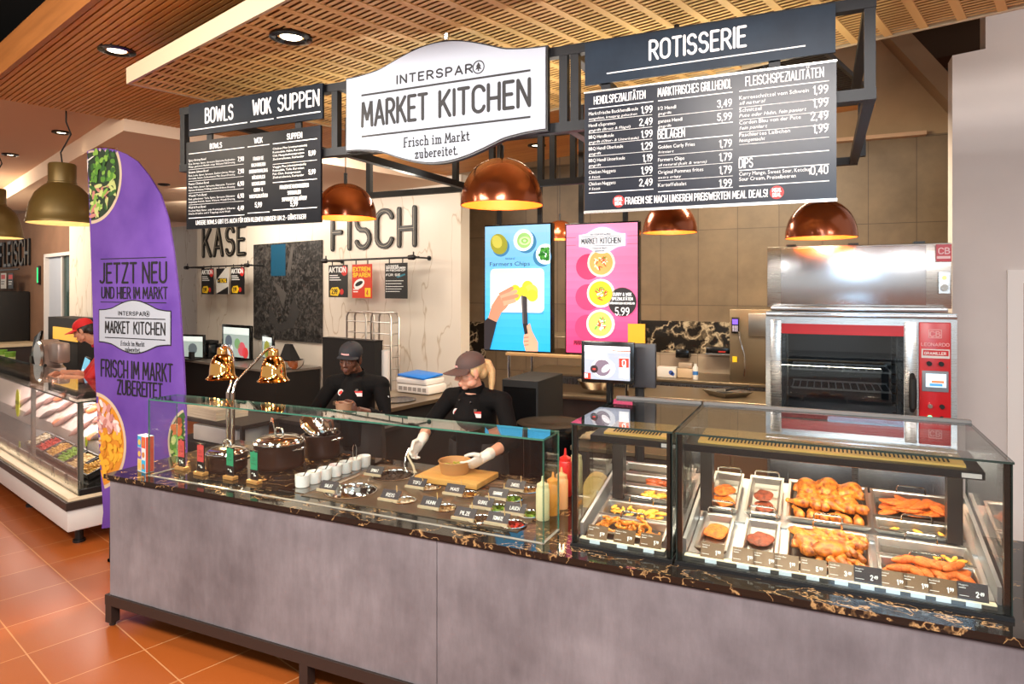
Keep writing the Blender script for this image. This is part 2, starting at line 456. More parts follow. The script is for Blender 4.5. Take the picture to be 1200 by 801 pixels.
# ------------------------------------------------------------------ lettering
def arc(cx, cy, rx, ry, a0, a1, n=9):
    return [(cx+rx*math.cos(R(a0+(a1-a0)*i/n)), cy+ry*math.sin(R(a0+(a1-a0)*i/n))) for i in range(n+1)]
_o = arc(.24, .74, .24, .26, 0, 180)+arc(.24, .26, .24, .26, 180, 360)+[(.48, .74)]
_u = [(0, 1)]+arc(.23, .25, .23, .25, 180, 360)+[(.46, 1)]
CAPS = {
 'A': (.5, [[(0, 0), (.25, 1), (.5, 0)], [(.09, .3), (.41, .3)]]),
 'B': (.45, [[(0, 0), (0, 1), (.18, 1)]+arc(.18, .77, .22, .23, 90, -90)+[(0, .54)], [(.18, .54)]+arc(.2, .27, .25, .27, 90, -90)+[(0, 0)]]),
 'C': (.46, [arc(.24, .74, .24, .26, 15, 180)+arc(.24, .26, .24, .26, 180, 345)]),
 'D': (.46, [[(0, 0), (0, 1), (.18, 1)]+arc(.18, .7, .28, .3, 90, 0)+arc(.18, .3, .28, .3, 0, -90)+[(0, 0)]]),
 'E': (.38, [[(.38, 1), (0, 1), (0, 0), (.38, 0)], [(0, .52), (.32, .52)]]),
 'F': (.36, [[(.38, 1), (0, 1), (0, 0)], [(0, .5), (.3, .5)]]),
 'G': (.48, [arc(.24, .74, .24, .26, 15, 180)+arc(.24, .26, .24, .26, 180, 360)+[(.48, .44), (.28, .44)]]),
 'H': (.46, [[(0, 0), (0, 1)], [(.46, 0), (.46, 1)], [(0, .46), (.46, .46)]]),
 'I': (.0, [[(0, 0), (0, 1)]]),
 'J': (.3, [[(.3, 1), (.3, .2)]+arc(.13, .18, .17, .18, 0, -150)]),
 'K': (.45, [[(0, 0), (0, 1)], [(.43, 1), (0, .4)], [(.14, .6), (.46, 0)]]),
 'L': (.36, [[(0, 1), (0, 0), (.36, 0)]]),
 'M': (.6, [[(0, 0), (.05, 1), (.3, .25), (.55, 1), (.6, 0)]]),
 'N': (.46, [[(0, 0), (0, 1), (.46, 0), (.46, 1)]]),
 'O': (.48, [_o]),
 'P': (.42, [[(0, 0), (0, 1), (.18, 1)]+arc(.18, .73, .24, .27, 90, -90)+[(0, .46)]]),
 'Q': (.48, [_o, [(.3, .2), (.5, -.06)]]),
 'R': (.44, [[(0, 0), (0, 1), (.18, 1)]+arc(.18, .74, .24, .26, 90, -90)+[(0, .48)], [(.2, .48), (.45, 0)]]),
 'S': (.44, [arc(.22, .75, .21, .25, 20, 250)+arc(.22, .26, .22, .26, 70, -160)]),
 'T': (.44, [[(0, 1), (.44, 1)], [(.22, 1), (.22, 0)]]),
 'U': (.46, [_u]),
 'V': (.5, [[(0, 1), (.25, 0), (.5, 1)]]),
 'W': (.72, [[(0, 1), (.17, 0), (.36, .8), (.55, 0), (.72, 1)]]),
 'X': (.46, [[(0, 0), (.46, 1)], [(0, 1), (.46, 0)]]),
 'Y': (.46, [[(0, 1), (.23, .45), (.46, 1)], [(.23, .45), (.23, 0)]]),
 'Z': (.42, [[(0, 1), (.42, 1), (0, 0), (.42, 0)]]),
 '0': (.42, [arc(.21, .72, .21, .28, 0, 180)+arc(.21, .28, .21, .28, 180, 360)+[(.42, .72)]]),
 '1': (.16, [[(0, .82), (.16, 1), (.16, 0)]]),
 '2': (.42, [arc(.21, .74, .21, .26, 170, -25)+[(0, 0), (.42, 0)]]),
 '3': (.42, [arc(.2, .76, .2, .24, 160, -90), arc(.2, .27, .22, .27, 90, -160)]),
 '4': (.44, [[(.34, 0), (.34, 1), (0, .3), (.46, .3)]]),
 '5': (.42, [[(.38, 1), (.04, 1), (.02, .56)]+arc(.2, .3, .21, .3, 110, -160)]),
 '6': (.42, [arc(.21, .28, .21, .28, 0, 360), [(.0, .3), (.06, .7), (.3, 1)]]),
 '7': (.42, [[(0, 1), (.42, 1), (.14, 0)]]),
 '8': (.42, [arc(.21, .76, .18, .24, 0, 360), arc(.21, .27, .21, .27, 0, 360)]),
 '9': (.42, [arc(.21, .72, .21, .28, 0, 360), [(.42, .7), (.36, .3), (.12, 0)]]),
 '.': (.0, [[(0, 0), (0, .07)]]), ',': (.04, [[(.04, .04), (0, -.12)]]), '!': (.0, [[(0, 1), (0, .3)], [(0, 0), (0, .02)]]),
 '-': (.24, [[(0, .45), (.24, .45)]]), '&': (.5, [[(.5, 0), (.1, .72)]+arc(.23, .84, .13, .16, 190, -30)+[(.05, .35)]+arc(.2, .2, .2, .2, 150, 300)+[(.48, .4)]]),
 '%': (.5, [arc(.1, .8, .1, .18, 0, 360), arc(.4, .2, .1, .18, 0, 360), [(.05, 0), (.45, 1)]]),
 # small slab-serif letters
 'r': (.34, [[(0, .6), (.1, .6), (.1, 0)], [(-.02, 0), (.24, 0)], arc(.26, .42, .16, .18, 180, 50)]),
 'i': (.22, [[(0, .6), (.12, .6), (.12, 0)], [(0, 0), (.24, 0)], [(.11, .82), (.11, .92)]]),
 's': (.34, [arc(.17, .45, .15, .15, 20, 250)+arc(.17, .15, .16, .15, 70, -160)]),
 'c': (.38, [arc(.22, .3, .22, .3, 40, 320)]),
 'h': (.5, [[(0, 1), (.1, 1), (.1, 0)], [(0, 0), (.22, 0)], arc(.26, .4, .16, .2, 180, 0)+[(.42, 0)], [(.32, 0), (.52, 0)]]),
 'm': (.78, [[(0, .6), (.1, .6), (.1, 0)], [(0, 0), (.2, 0)], arc(.24, .42, .14, .18, 180, 0)+[(.38, 0)], arc(.52, .42, .14, .18, 180, 0)+[(.66, 0)], [(.58, 0), (.76, 0)], [(.3, 0), (.46, 0)]]),
 'a': (.42, [[(.06, .52)]+arc(.2, .42, .16, .18, 130, 0)+[(.36, .04), (.44, 0)], arc(.18, .17, .18, .17, 20, 340)]),
 'k': (.46, [[(0, 1), (.1, 1), (.1, 0)], [(0, 0), (.22, 0)], [(.4, .6), (.1, .24)], [(.2, .36), (.44, 0)], [(.3, .6), (.48, .6)], [(.34, 0), (.5, 0)]]),
 't': (.3, [[(.12, .86), (.12, .14)]+arc(.24, .14, .12, .14, 180, 320), [(0, .6), (.28, .6)]]),
 'z': (.38, [[(.02, .46), (.02, .6), (.36, .6), (0, 0), (.38, 0), (.38, .14)]]),
 'u': (.5, [[(0, .6), (.1, .6), (.1, .2)]+arc(.25, .17, .15, .17, 180, 360)+[(.4, .6)], [(.3, .6), (.4, .6), (.4, 0), (.5, 0)]]),
 'b': (.48, [[(0, 1), (.1, 1), (.1, 0)], arc(.27, .3, .18, .3, 0, 360)]),
 'e': (.42, [[(.02, .32), (.42, .32)]+arc(.22, .32, .2, .28, 0, 300)]),
 'n': (.5, [[(0, .6), (.1, .6), (.1, 0)], [(0, 0), (.22, 0)], arc(.26, .4, .16, .2, 180, 0)+[(.42, 0)], [(.32, 0), (.52, 0)]]),
 'l': (.22, [[(0, 1), (.12, 1), (.12, 0)], [(0, 0), (.24, 0)]]),
 'p': (.48, [[(0, .6), (.1, .6), (.1, -.3)], [(0, -.3), (.24, -.3)], arc(.27, .3, .18, .3, 0, 360)]),
}
for a, b in (('Ä', 'A'), ('Ö', 'O'), ('Ü', 'U')):
    wd, st = CAPS[b]
    CAPS[a] = (wd, st+[[(wd*.25, 1.18), (wd*.25, 1.26)], [(wd*.75, 1.18), (wd*.75, 1.26)]])

def stroke_width(s, gap=.2):
    return sum((.3 if c == ' ' else CAPS[c][0]+gap) for c in s)-gap
def strokes(mb, s, x, z, h, sw, y0=-.001, y1=0, xs=1.0, align='l', w=None, gap=.2, serif=False):
    """monoline lettering in the x,z plane; w stretches the line to that width"""
    tw = stroke_width(s, gap)*h
    if w: xs = w/tw
    if align == 'c': x -= tw*xs/2
    if align == 'r': x -= tw*xs
    nd = 8; piece = 0; yb = y0
    for c in s:
        if c == ' ':
            x += .3*h*xs; continue
        wd, st = CAPS[c]
        sts = list(st)
        if serif and c in 'FM':
            for px_ in ((0,) if c == 'F' else (0, .6)): sts = sts+[[(px_-.1, 0), (px_+.12, 0)]]
        for pl in sts:
            q = [(x+p[0]*h*xs, z+p[1]*h) for p in pl]
            for i, p in enumerate(q):
                piece += 1; y0 = yb-.0001*(piece % 11)
                if i in (0, len(q)-1) or len(q) < 5:
                    mb.prism([(p[0]+sw/2*math.cos(2*PI*j/nd), p[1]+sw/2*math.sin(2*PI*j/nd)) for j in range(nd)], y0, y1)
                if i:
                    a = Vector(q[i-1]); b = Vector(p); d = b-a
                    if d.length < 1e-7: continue
                    e = d.normalized()*sw*.16 if len(q) > 4 else d*0
                    nn = Vector((-d.y, d.x)).normalized()*sw/2
                    piece += 1; y0 = yb-.0001*(piece % 11)
                    mb.prism([tuple(a-e+nn), tuple(b+e+nn), tuple(b+e-nn), tuple(a-e-nn)], y0, y1)
        x += (wd+gap)*h*xs
    return x

# plain face for the fine print: one mesh per character, made once
GLY = {}
def load_glyphs(chars):
    objs = []
    for c in chars:
        cu = bpy.data.curves.new('glyph', 'FONT'); cu.body = c; cu.size = 1; cu.resolution_u = 2
        o = bpy.data.objects.new('glyph', cu); COL.objects.link(o); objs.append((c, o, cu))
    dg = bpy.context.evaluated_depsgraph_get(); dg.update()
    for c, o, cu in objs:
        me = bpy.data.meshes.new_from_object(o.evaluated_get(dg), depsgraph=dg)
        vs = [(v.co.x, v.co.y) for v in me.vertices]; fs = [tuple(p.vertices) for p in me.polygons]
        x0 = min([v[0] for v in vs] or [0]); x1 = max([v[0] for v in vs] or [.2])
        GLY[c] = ([(a-x0, b) for a, b in vs], fs, x1-x0)
        bpy.data.meshes.remove(me)
    for c, o, cu in objs:
        bpy.data.objects.remove(o); bpy.data.curves.remove(cu)
load_glyphs('ABCDEFGHIJKLMNOPQRSTUVWXYZabcdefghijklmnopqrstuvwxyz0123456789.,!-&()/%ÄÖÜäöüß:*+«»')
def fine(mb, s, x, z, h, y=-.001, xs=1.0, align='l', w=None, slant=0):
    """fine print, h = cap height"""
    k = h/.7
    gap = .09
    tw = sum((.26 if c == ' ' else GLY[c][2]+gap) for c in s)*k
    if w: xs = min(w/tw, 1.3)
    if align == 'c': x -= tw*xs/2
    if align == 'r': x -= tw*xs
    for c in s:
        if c == ' ':
            x += .26*k*xs; continue
        vs, fs, wd = GLY[c]
        mb.add([(x+(a+b*slant)*k*xs, y, z+b*k) for a, b in vs], fs)
        x += (wd+gap)*k*xs
    return x
def rule(mb, x0, x1, z, t, y0=-.001, y1=0): mb.bx(x0, x1, y0, y1, z-t/2, z+t/2)
# ================================================================== THE SETTING
f = MB(); f.bx(-16, 16, -8, 16, -.06, 0)
struct('floor', f, M['floor'], loc=(-3.528, 2.083, 0), rz=-GA)

# marble wall behind the fish and cheese counters, turned 13 degrees
WZ = 1.4/.1639
W0 = atT(495, 209.5, WZ); W0.z = 0
WA = R(13)
WX = Vector((math.cos(WA), -math.sin(WA), 0)); WN = Vector((-math.sin(WA), -math.cos(WA), 0))
def wl(px, py, off=0):
    """point of the marble wall (set back by off) in its own x,z"""
    p = hit(px, py, W0-WN*off, WN); d = p-(W0-WN*off)
    return d.dot(WX), p.z
xr = wl(540, 300)[0]; xl = wl(231, 300)[0]
b = MB(); b.bx(xl, xr, 0, .16, 0, 3.39)
struct('wall_rear', b, M['marble_wall'], loc=W0, rz=-WA)
xl2 = wl(86, 300, .7)[0]
b = MB(); b.bx(xl2, xl+.3, .7, .86, 0, 3.29)
struct('wall_rear', b, M['marble_wall'], loc=W0, rz=-WA)
# meat department wall, far left
F0 = atT(60, 300, 10.4); F0.z = 0
def fl(px, py):
    p = hit(px, py, F0, -GN); d = p-F0
    return d.dot(GS), p.z
b = MB()
dx0, dx1 = fl(52, 300)[0], fl(86, 300)[0]; dz = fl(60, 297)[1]
b.use(M['brown_wall']).bx(-6, dx0, 0, .2, 0, 3.3); b.bx(dx0, dx1, 0, .2, dz, 3.3)
b.use(M['marble_wall']).bx(dx1, fl(112, 300)[0], -.05, .2, 0, 3.3)
struct('wall_left', b, loc=F0, rz=-GA)
b = MB(); M['door_blue'] = mat('pale_blue_door', (168, 178, 192), .5); M['door_dark'] = mat('dark_green_glass_door', (34, 62, 58), .2)
xm = fl(70, 300)[0]
b.use(M['door_blue']).bx(dx0, xm, .05, .1, 0, dz); b.use(M['door_dark']).bx(xm, dx1, .06, .1, 0, dz)
b.use(M['white']).bx(dx0, dx0+.06, -.01, .2, 0, dz); b.bx(xm-.05, xm, .03, .12, 0, dz); b.bx(dx0, dx1, -.01, .2, dz-.05, dz)
struct('door_1', b, loc=F0, rz=-GA)

# kitchen back wall
b = MB(); b.use(M['tile_wall']).bx(-5.4, 2.6, 8.2, 8.4, 0, 3.62)
ex0, ex1 = atY(1028, 43, 8.2), atY(1118, 141, 8.2)
b.use(M['beige']).prism([(-5.4, 3.62), (ex1.x, 3.62), (ex1.x, ex1.z), (ex0.x, ex0.z), (-5.4, ex0.z+.2)], 8.2, 8.4)
b.use(M['gypsum_pink']).bx(atY(960, 160, 8.1).x, atY(1086, 150, 8.1).x, 8.1, 8.2, 3.60, 3.64)
struct('wall_back', b)
M['beam'] = mat('escalator_soffit_edge', (150, 122, 94), .7)
b = MB(); e0, e1 = Vector((ex0.x, ex0.z)), Vector((ex1.x, ex1.z)); d = (e1-e0).normalized(); nn = Vector((-d.y, d.x))*.17
b.prism([tuple(e0), tuple(e0+nn), tuple(e1+nn), tuple(e1)], 7.9, 8.6)
struct('trim_1', b, M['beam'])
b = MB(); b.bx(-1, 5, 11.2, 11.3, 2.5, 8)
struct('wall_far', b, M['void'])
# stone strip and glazed skirting tiles behind the kitchen worktops
b = MB(); p0, p1 = atY(748, 375, 8.17), atY(900, 417, 8.17)
b.use(M['portoro_wall']).bx(p0.x, p1.x+.9, 8.16, 8.2, p1.z+.0, p0.z)
b.use(M['tile_low']).bx(p0.x, p1.x+.9, 8.17, 8.2, .9, p1.z)
q0, q1 = atY(520, 376, 8.17), atY(568, 440, 8.17)
b.use(M['portoro_wall']).bx(q0.x, q1.x, 8.16, 8.2, q1.z, q0.z)
struct('trim_2', b)

# right-hand wall with a doorway
RY = 5.6
x0 = atY(1116, 300, RY).x; dx = atY(1184, 400, RY).x; dzz = atY(1190, 316, RY).z
b = MB()
nz0, nz1 = atY(1116, 65, RY).z, atY(1155, 57, RY).z; nx = atY(1155, 60, RY).x
b.prism([(x0, 0), (dx, 0), (dx, dzz), (4.5, dzz), (4.5, 4.2), (nx, 4.2), (nx, nz1), (x0, nz0)], RY, RY+.18)
struct('wall_right', b, M['white_wall'])
M['frame_white'] = mat('white_door_frame', (240, 234, 228), .5)
b = MB(); b.bx(dx-.02, dx+.07, RY-.02, RY+.2, 0, dzz+.0); b.bx(dx+.07, 2.6, RY-.02, RY+.2, dzz-.09, dzz)
struct('door_2', b, M['frame_white'])
b = MB(); b.bx(dx-.1, 4.5, RY+1.6, RY+1.7, 0, 3); struct('wall_passage', b, M['brown_wall'])
# dark bulkhead over the kitchen opening
p = atT(1155, 57, 7.6); s0, n0 = sn(p)
b = MB(); b.bx(s0-2.2, s0+.6, n0, n0+.5, p.z, p.z+1.4)
struct('trim_3', b, M['dark_brown'], loc=(0, 0, 0), rz=-GA)

# ceilings: slatted oak, expanded-metal canopy, plaster soffits
ZS, ZC = 3.4, 3.15
b = MB()
b.use(M['slat_back']).bx(-6.1, .6, 1.16, 3.3, ZS+.035, ZS+.08); b.bx(-6.1, -1.25, 3.3, 5.72, ZS+.035, ZS+.08)
b.use(M['slat'])
n = 1.16
while n < 5.72:
    b.bx(-6.1, .6 if n < 3.3 else -1.25, n, n+.025, ZS, ZS+.03); n += .035
b.use(M['oak']).bx(-6.1, .6, 1.12, 1.15, ZS-.005, ZS+.2)
struct('ceiling', b, rz=-GA)
b = MB()
cs0, cs1, cn0, cn1 = -4.07, 3.2, 1.44, 3.43
b.use(M['mesh_back']).bx(cs0, cs1, cn0, cn1, ZC+.03, ZC+.05)
b.use(M['mesh'])
cw, pt = .14, .031
i = 0; s = cs0
while s < cs1:
    b.bx(s, s+.034, cn0, cn1, ZC, ZC+.008)
    n = cn0+(pt/2 if i % 2 else 0)
    while n < cn1-pt:
        a0, a1 = s+.034, min(s+cw, cs1)
        vs = [(a0, n, ZC+.001), (a1, n, ZC+.001), (a1, n+.022, ZC+.004), (a0, n+.022, ZC+.004),
              (a0, n, ZC+.003), (a1, n, ZC+.003), (a1, n+.022, ZC+.006), (a0, n+.022, ZC+.006)]
        b.add(vs, [(3, 2, 1, 0), (4, 5, 6, 7), (0, 1, 5, 4), (2, 3, 7, 6), (0, 4, 7, 3), (1, 2, 6, 5)])
        n += pt
    s += cw; i += 1
b.use(M['cream']).bx(cs0-.015, cs1, cn0-.015, cn0, ZC-.004, ZC+.085); b.bx(cs0-.015, cs0, cn0, cn1, ZC-.004, ZC+.085)
b.bx(cs0, cs1, cn1, cn1+.015, ZC-.004, ZC+.085)
struct('ceiling_canopy', b, rz=-GA)
# plaster soffit on the left, lower than the upper plaster ceiling
c0 = atT(145, 153, 1.3/.236); c0.z = 0
dl = Vector((-.937, .349, 0))
b = MB()
pts = [c0, c0+dl*7.5, c0+dl*7.5+GN*9, c0+GN*9]
vs = [(p.x, p.y, 3.3) for p in pts]+[(p.x, p.y, 3.5) for p in pts]
b.add(vs, [(0, 1, 2, 3), (7, 6, 5, 4)]+[(i, (i+1) % 4, (i+1) % 4+4, i+4) for i in range(4)])
struct('ceiling_soffit', b, M['gypsum'])
b = MB(); b.bx(-17, -6.1, -4, 12, 3.48, 3.55)
struct('ceiling_plaster', b, M['gypsum_pink'], rz=-GA)
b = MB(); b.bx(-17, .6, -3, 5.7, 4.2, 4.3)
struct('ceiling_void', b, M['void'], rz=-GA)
b = MB(); b.bx(-6, 5, 4.6, 10, 5.4, 5.5)
struct('ceiling_kitchen', b, M['beige'])

def downlight(px, py, z, label, r=.075, energy=40, spot=95, up=0):
    p = atZ(px, py, z)
    t = thing('downlight', label, 'light', (p.x, p.y, z), 0, None)
    m = MB(); m.lathe([(r*1.0, 0), (r*1.0, -.008), (r*.72, -.014), (r*.62, .0), (r*.56, .03), (r*1.0, .03), (r, 0)], n=24)
    m.build('trim_ring', M['black_gloss'], t)
    m = MB(); m.lathe([(0, -.002), (r*.5, -.002), (r*.5, .012), (0, .012)], n=20)
    m.build('lamp', M['lamp_on'], t)
    lamp('downlight_beam', 'SPOT', (p.x, p.y, z-.03), energy, WARM, (p.x, p.y+.3, 0), .05, spot=spot, blend=.8)
    return t
downlight(341, 43, ZC-.0, 'black round downlight in the pale metal mesh canopy', .095, 95)
downlight(137, 59, ZS-.0, 'black round downlight in the brown oak slat ceiling', .1, 80)
downlight(72, 155, 3.475, 'small downlight in the plaster ceiling beside the olive lamp cord', .08, 40)
downlight(12, 181, 3.475, 'small downlight in the plaster ceiling at far left edge', .08, 40)
downlight(192, 216, 3.295, 'small downlight in the plaster soffit right of the purple banner', .07, 40)
downlight(629, 170, ZS, 'downlight in the wooden ceiling beside the white sign, above the copper lamps', .09, 40)

# perforated grille under the kitchen ceiling, right of the boards
t = thing('air_grille', 'dark perforated ceiling grille behind the right end of the rotisserie board', 'grille', gp(-1.1, 4.78, 3.3), -GA)
m = MB(); m.bx(-.9, 0, -1.32, -1.30, 0, .03); m.bx(-.9, 0, -.02, 0, 0, .03); m.bx(-.9, -.88, -1.3, -.02, 0, .03); m.bx(-.02, 0, -1.3, -.02, 0, .03); m.build('frame', M['black'], t)
m = MB()
for i in range(36): m.bx(-.88, -.02, -1.29+.0355*i, -1.29+.0355*i+.018, .004, .02)
m.bx(-.88, -.02, -1.3, -.02, .02, .024); m.build('slats', mat('dark_grille_slats', (46, 40, 36), .5), t)
for x in (-.8, -.1): m = MB(); m.cyl((x, -1.0, .02), (x, -1.0, ZS+.05-3.3 if x < -.3 else 2.1), .006, n=8); m.build('hanger', M['black'], t)
# ================================================================== COUNTER AND SIGNS
CX0, CX1, CY0 = -3.84, 1.3, 2.60
t = thing('serving_counter', 'long serving counter with grey concrete-look front panels on a black steel base', 'counter', (0, 0, 0))
seam = atY(512, 700, CY0).x
m = MB(); m.bx(CX0, seam-.002, CY0, CY0+.02, .185, .862); m.build('front_panel', M['concrete'], t)
m = MB(); m.bx(seam+.002, CX1, CY0, CY0+.02, .185, .862); m.build('front_panel', M['concrete'], t)
m = MB(); m.bx(CX0, CX1, CY0+.021, 3.5, .2, .68); m.bx(CX0, CX0+.02, CY0+.02, 3.5, .68, .862); m.bx(CX0+.02, CX1, CY0+.021, CY0+.05, .68, .862)
m.bx(CX0+.02, CX1, 3.46, 3.5, .68, .862); m.build('carcass', M['matte_black'], t)
m = MB(); m.bx(CX0-.03, CX1, CY0-.012, CY0+.045, .125, .183); m.bx(CX0-.03, CX0+.03, CY0+.045, 3.5, .125, .183); m.bx(CX0, CX1, 3.4, 3.46, .125, .183)
m.build('base_rail', M['brown_black'], t)
for i in range(4):
    for y in (CY0+.016, 3.43):
        x = CX0+i*1.47+(.0 if i == 0 else .02)
        m = MB(); m.bx(x-.027, x+.027, y-.027, y+.027, .02, .125); m.cyl((x, y, 0), (x, y, .02), .018, n=12)
        m.build('foot', M['brown_black'], t)
m = MB(); m.bx(CX0-.015, CX1, CY0-.008, CY0+.03, .863, .874); m.build('shadow_trim', M['black'], t)

# marble worktop with an opening for the salad plate
SX0, SX1, SY0, SY1 = -2.50, -1.26, 2.76, 3.44
m = MB()
WT0, WT1 = .875, .9
m.bx(CX0-.03, CX1, CY0-.02, SY0, WT0, WT1); m.bx(CX0-.03, SX0, SY0, SY1, WT0, WT1); m.bx(SX1, CX1, SY0, SY1, WT0, WT1); m.bx(CX0-.03, CX1, SY1, 3.58, WT0, WT1)
o = m.build('marble_worktop', M['portoro']); tag(o, 'black marble worktop with gold veins running the length of the counter', 'worktop')

# ---- hanging sign frame
FY, FYR = 2.66, 4.0
t = thing('sign_frame', 'black square-tube steel frame hanging from the canopy and carrying the menu boards', 'frame', (0, 0, 0))
fx0, fx1 = -3.30, .17
m = MB()
for z in (2.68, 3.0): m.bx(fx0, fx1, FY-.02, FY+.02, z-.02, z+.02)
m.build('front_chord', M['frame'], t)
m = MB()
for z in (2.68, 3.0): m.bx(fx0, fx1, FYR-.02, FYR+.02, z-.02, z+.02)
m.build('rear_chord', M['frame'], t)
for x in (fx0+.02, -2.16, -.96, fx1-.02):
    m = MB()
    for z in (2.68, 3.0): m.bx(x-.019, x+.019, FY+.02, FYR-.02, z-.019, z+.019)
    m.build('cross_beam', M['frame'], t)
for px in (433, 534, 577, 634, 648, 672, 1010):
    x = atY(px, 250, FYR).x; m = MB(); m.bx(x-.018, x+.018, FYR-.018, FYR+.018, 2.70, 2.98); m.build('upright', M['frame'], t)
for x in (fx0+.02, -2.2, -.99, -.94, fx1-.02):
    m = MB(); m.bx(x-.018, x+.018, FY-.017, FY+.017, 2.70, 2.98); m.build('upright', M['frame'], t)
for px in (313, 793):
    x = atY(px, 60, FY+.3).x; m = MB(); m.cyl((x, FY+.3, 3.0), (x, FY+.3, ZC+.01), .011, n=10); m.bx(x-.02, x+.02, FY, FY+.32, 2.985, 3.0); m.build('hanging_rod', M['black'], t)
for x in (-2.9, -1.3, -.3):
    m = MB(); m.cyl((x, FYR, 3.02), (x, FYR, ZS), .011, n=10); m.build('hanging_rod', M['black'], t)
for x in (-3.05, -2.42, -.80, -.16):
    m = MB(); m.bx(x-.02, x+.02, FY-.032, FY-.02, 2.36, 2.98); m.build('board_bracket', M['frame'], t)

SYF = 2.615       # front face of the boards
def board(name, label, cat, x0, x1, z0, z1, m_, y=SYF, th=.012):
    t = thing(name, label, cat, (x0, y, z0))
    m = MB(); m.bx(0, x1-x0, 0, th, 0, z1-z0); m.build('panel', m_, t)
    return t, x1-x0, z1-z0
# bowls / wok / suppen header
t, W, H = board('header_sign', 'narrow dark header sign reading BOWLS WOK SUPPEN above the left menu board', 'sign', -3.195, -2.25, 2.845, 3.02, M['header'])
m = MB(); strokes(m, 'BOWLS', W*.14, .062, .076, .0098, w=W*.215); strokes(m, 'WOK', W*.51, .066, .076, .0098, w=W*.13); strokes(m, 'SUPPEN', W*.695, .068, .076, .0098, w=W*.28)
rule(m, .012, W*.465, .032, .005); rule(m, W*.49, W*.66, .032, .005); rule(m, W*.685, W*.985, .034, .005)
m.build('lettering', M['paper'], t)
t, W, H = board('menu_board', 'left dark menu board listing bowls, wok and soups with prices', 'menu board', -3.212, -2.262, 2.33, 2.812, M['board'])
m = MB()
Z = lambda f: H*(1-f)
def R3(x0, x1, f, th=.003): rule(m, W*x0, W*x1, Z(f), th)
for tx, x0, x1 in (('BOWLS', .02, .46), ('WOK', .485, .645), ('SUPPEN', .67, .975)):
    strokes(m, tx, W*(x0+x1)/2, Z(.105), .027, .0038, align='c'); R3(x0, x1, .135, .0035)
rows = [('Spicy Shrimp Bowl', 'Reis, Shrimps, Spinat, Sprossen, Edamame, Radieschen', 'Mango, geröstete Mandeln, crispy Wakame Chili Dressing', '7,90'),
        ('Sesame Salmon Bowl', 'Reis, Lachs, Spinat, Sprossen, Zuckerschoten, Mango', 'Avocado, Sesam, Cashewkerne, Miso Sesam Dressing', '7,90'),
        ('Peanut Chicken Bowl', 'Reis, Huhn, Spinat, Sprossen, Edamame, Tomaten', 'Gurken, Erdnüsse, Frühlingszwiebel, Erdnuss Dressing', '6,90'),
        ('Wasabi Tofu Bowl', 'Reis, gebackener Tofu, Spinat, Sprossen, Edamame', 'eingelegter Rettich, Sesam, Wakame, Wasabi Dressing', '6,90'),
        ('Müsli & Fruit Bowl', 'Frisches Müsli, Natur- oder Fruchtjoghurt, 3 Beeren', 'frische Früchte und 2 Toppings nach Wahl', '4,49')]
for i, (a, c, d, p) in enumerate(rows):
    f0 = .225+i*.135
    fine(m, a, W*.02, Z(f0), .0125); fine(m, c, W*.02, Z(f0+.037), .0098, w=W*.37); fine(m, d, W*.02, Z(f0+.070), .0098, w=W*.37)
    strokes(m, p, W*.455, Z(f0+.055), .022, .0031, align='r')
    if i < 4: R3(.02, .455, f0+.092, .0016)
R3(.02, .46, .875, .0035); R3(.485, .645, .86, .0035); R3(.67, .975, .845, .0035)
for i, s in enumerate(('FRAGEN SIE', 'NACH UNSEREN', 'INTERNATIONALEN &', 'WÖCHENTLICH', 'WECHSELNDEN', 'CURRY- &', 'WOKSPEZIALITÄTEN')):
    strokes(m, s, W*.565, Z(.29+i*.068), .017, .0019, align='c', xs=.78)
strokes(m, '5,99', W*.565, Z(.80), .024, .0034, align='c')
for i, (a, p) in enumerate((('Chicken Pho (vietnamesisch)', '5,99'), ('Veggie Pho (vietnamesisch)', '5,99'))):
    f0 = .20+i*.195
    for j, s in enumerate((a, 'Reisnudeln, Huhn, Karotte' if i == 0 else 'Reisnudeln, Tofu, Karotten', 'Chili, Mungobohnensprossen' if i == 0 else 'Pak Choi, Sojasprossen', 'Zuckerschoten, Koriander')):
        fine(m, s, W*.67, Z(f0+j*.037), .0105, w=W*(.22 if j else .24))
    strokes(m, p, W*.965, Z(f0+.10), .022, .0031, align='r')
    R3(.67, .975, f0+.155, .0016 if i == 0 else .003)
for i, s in enumerate(('FRAGEN SIE NACH UNSEREN', 'SAISONALEN', 'SUPPENSPEZIALITÄTEN!')):
    strokes(m, s, W*.82, Z(.625+i*.066), .018, .0019, align='c', xs=.8)
strokes(m, '5,99', W*.82, Z(.815), .024, .0034, align='c')
strokes(m, 'UNSERE BOWLS GIBT ES AUCH FÜR DEN KLEINEN HUNGER UM 2.- GÜNSTIGER!', W*.49, Z(.955), .022, .0024, align='c', w=W*.82)
m.build('lettering', M['paper'], t)

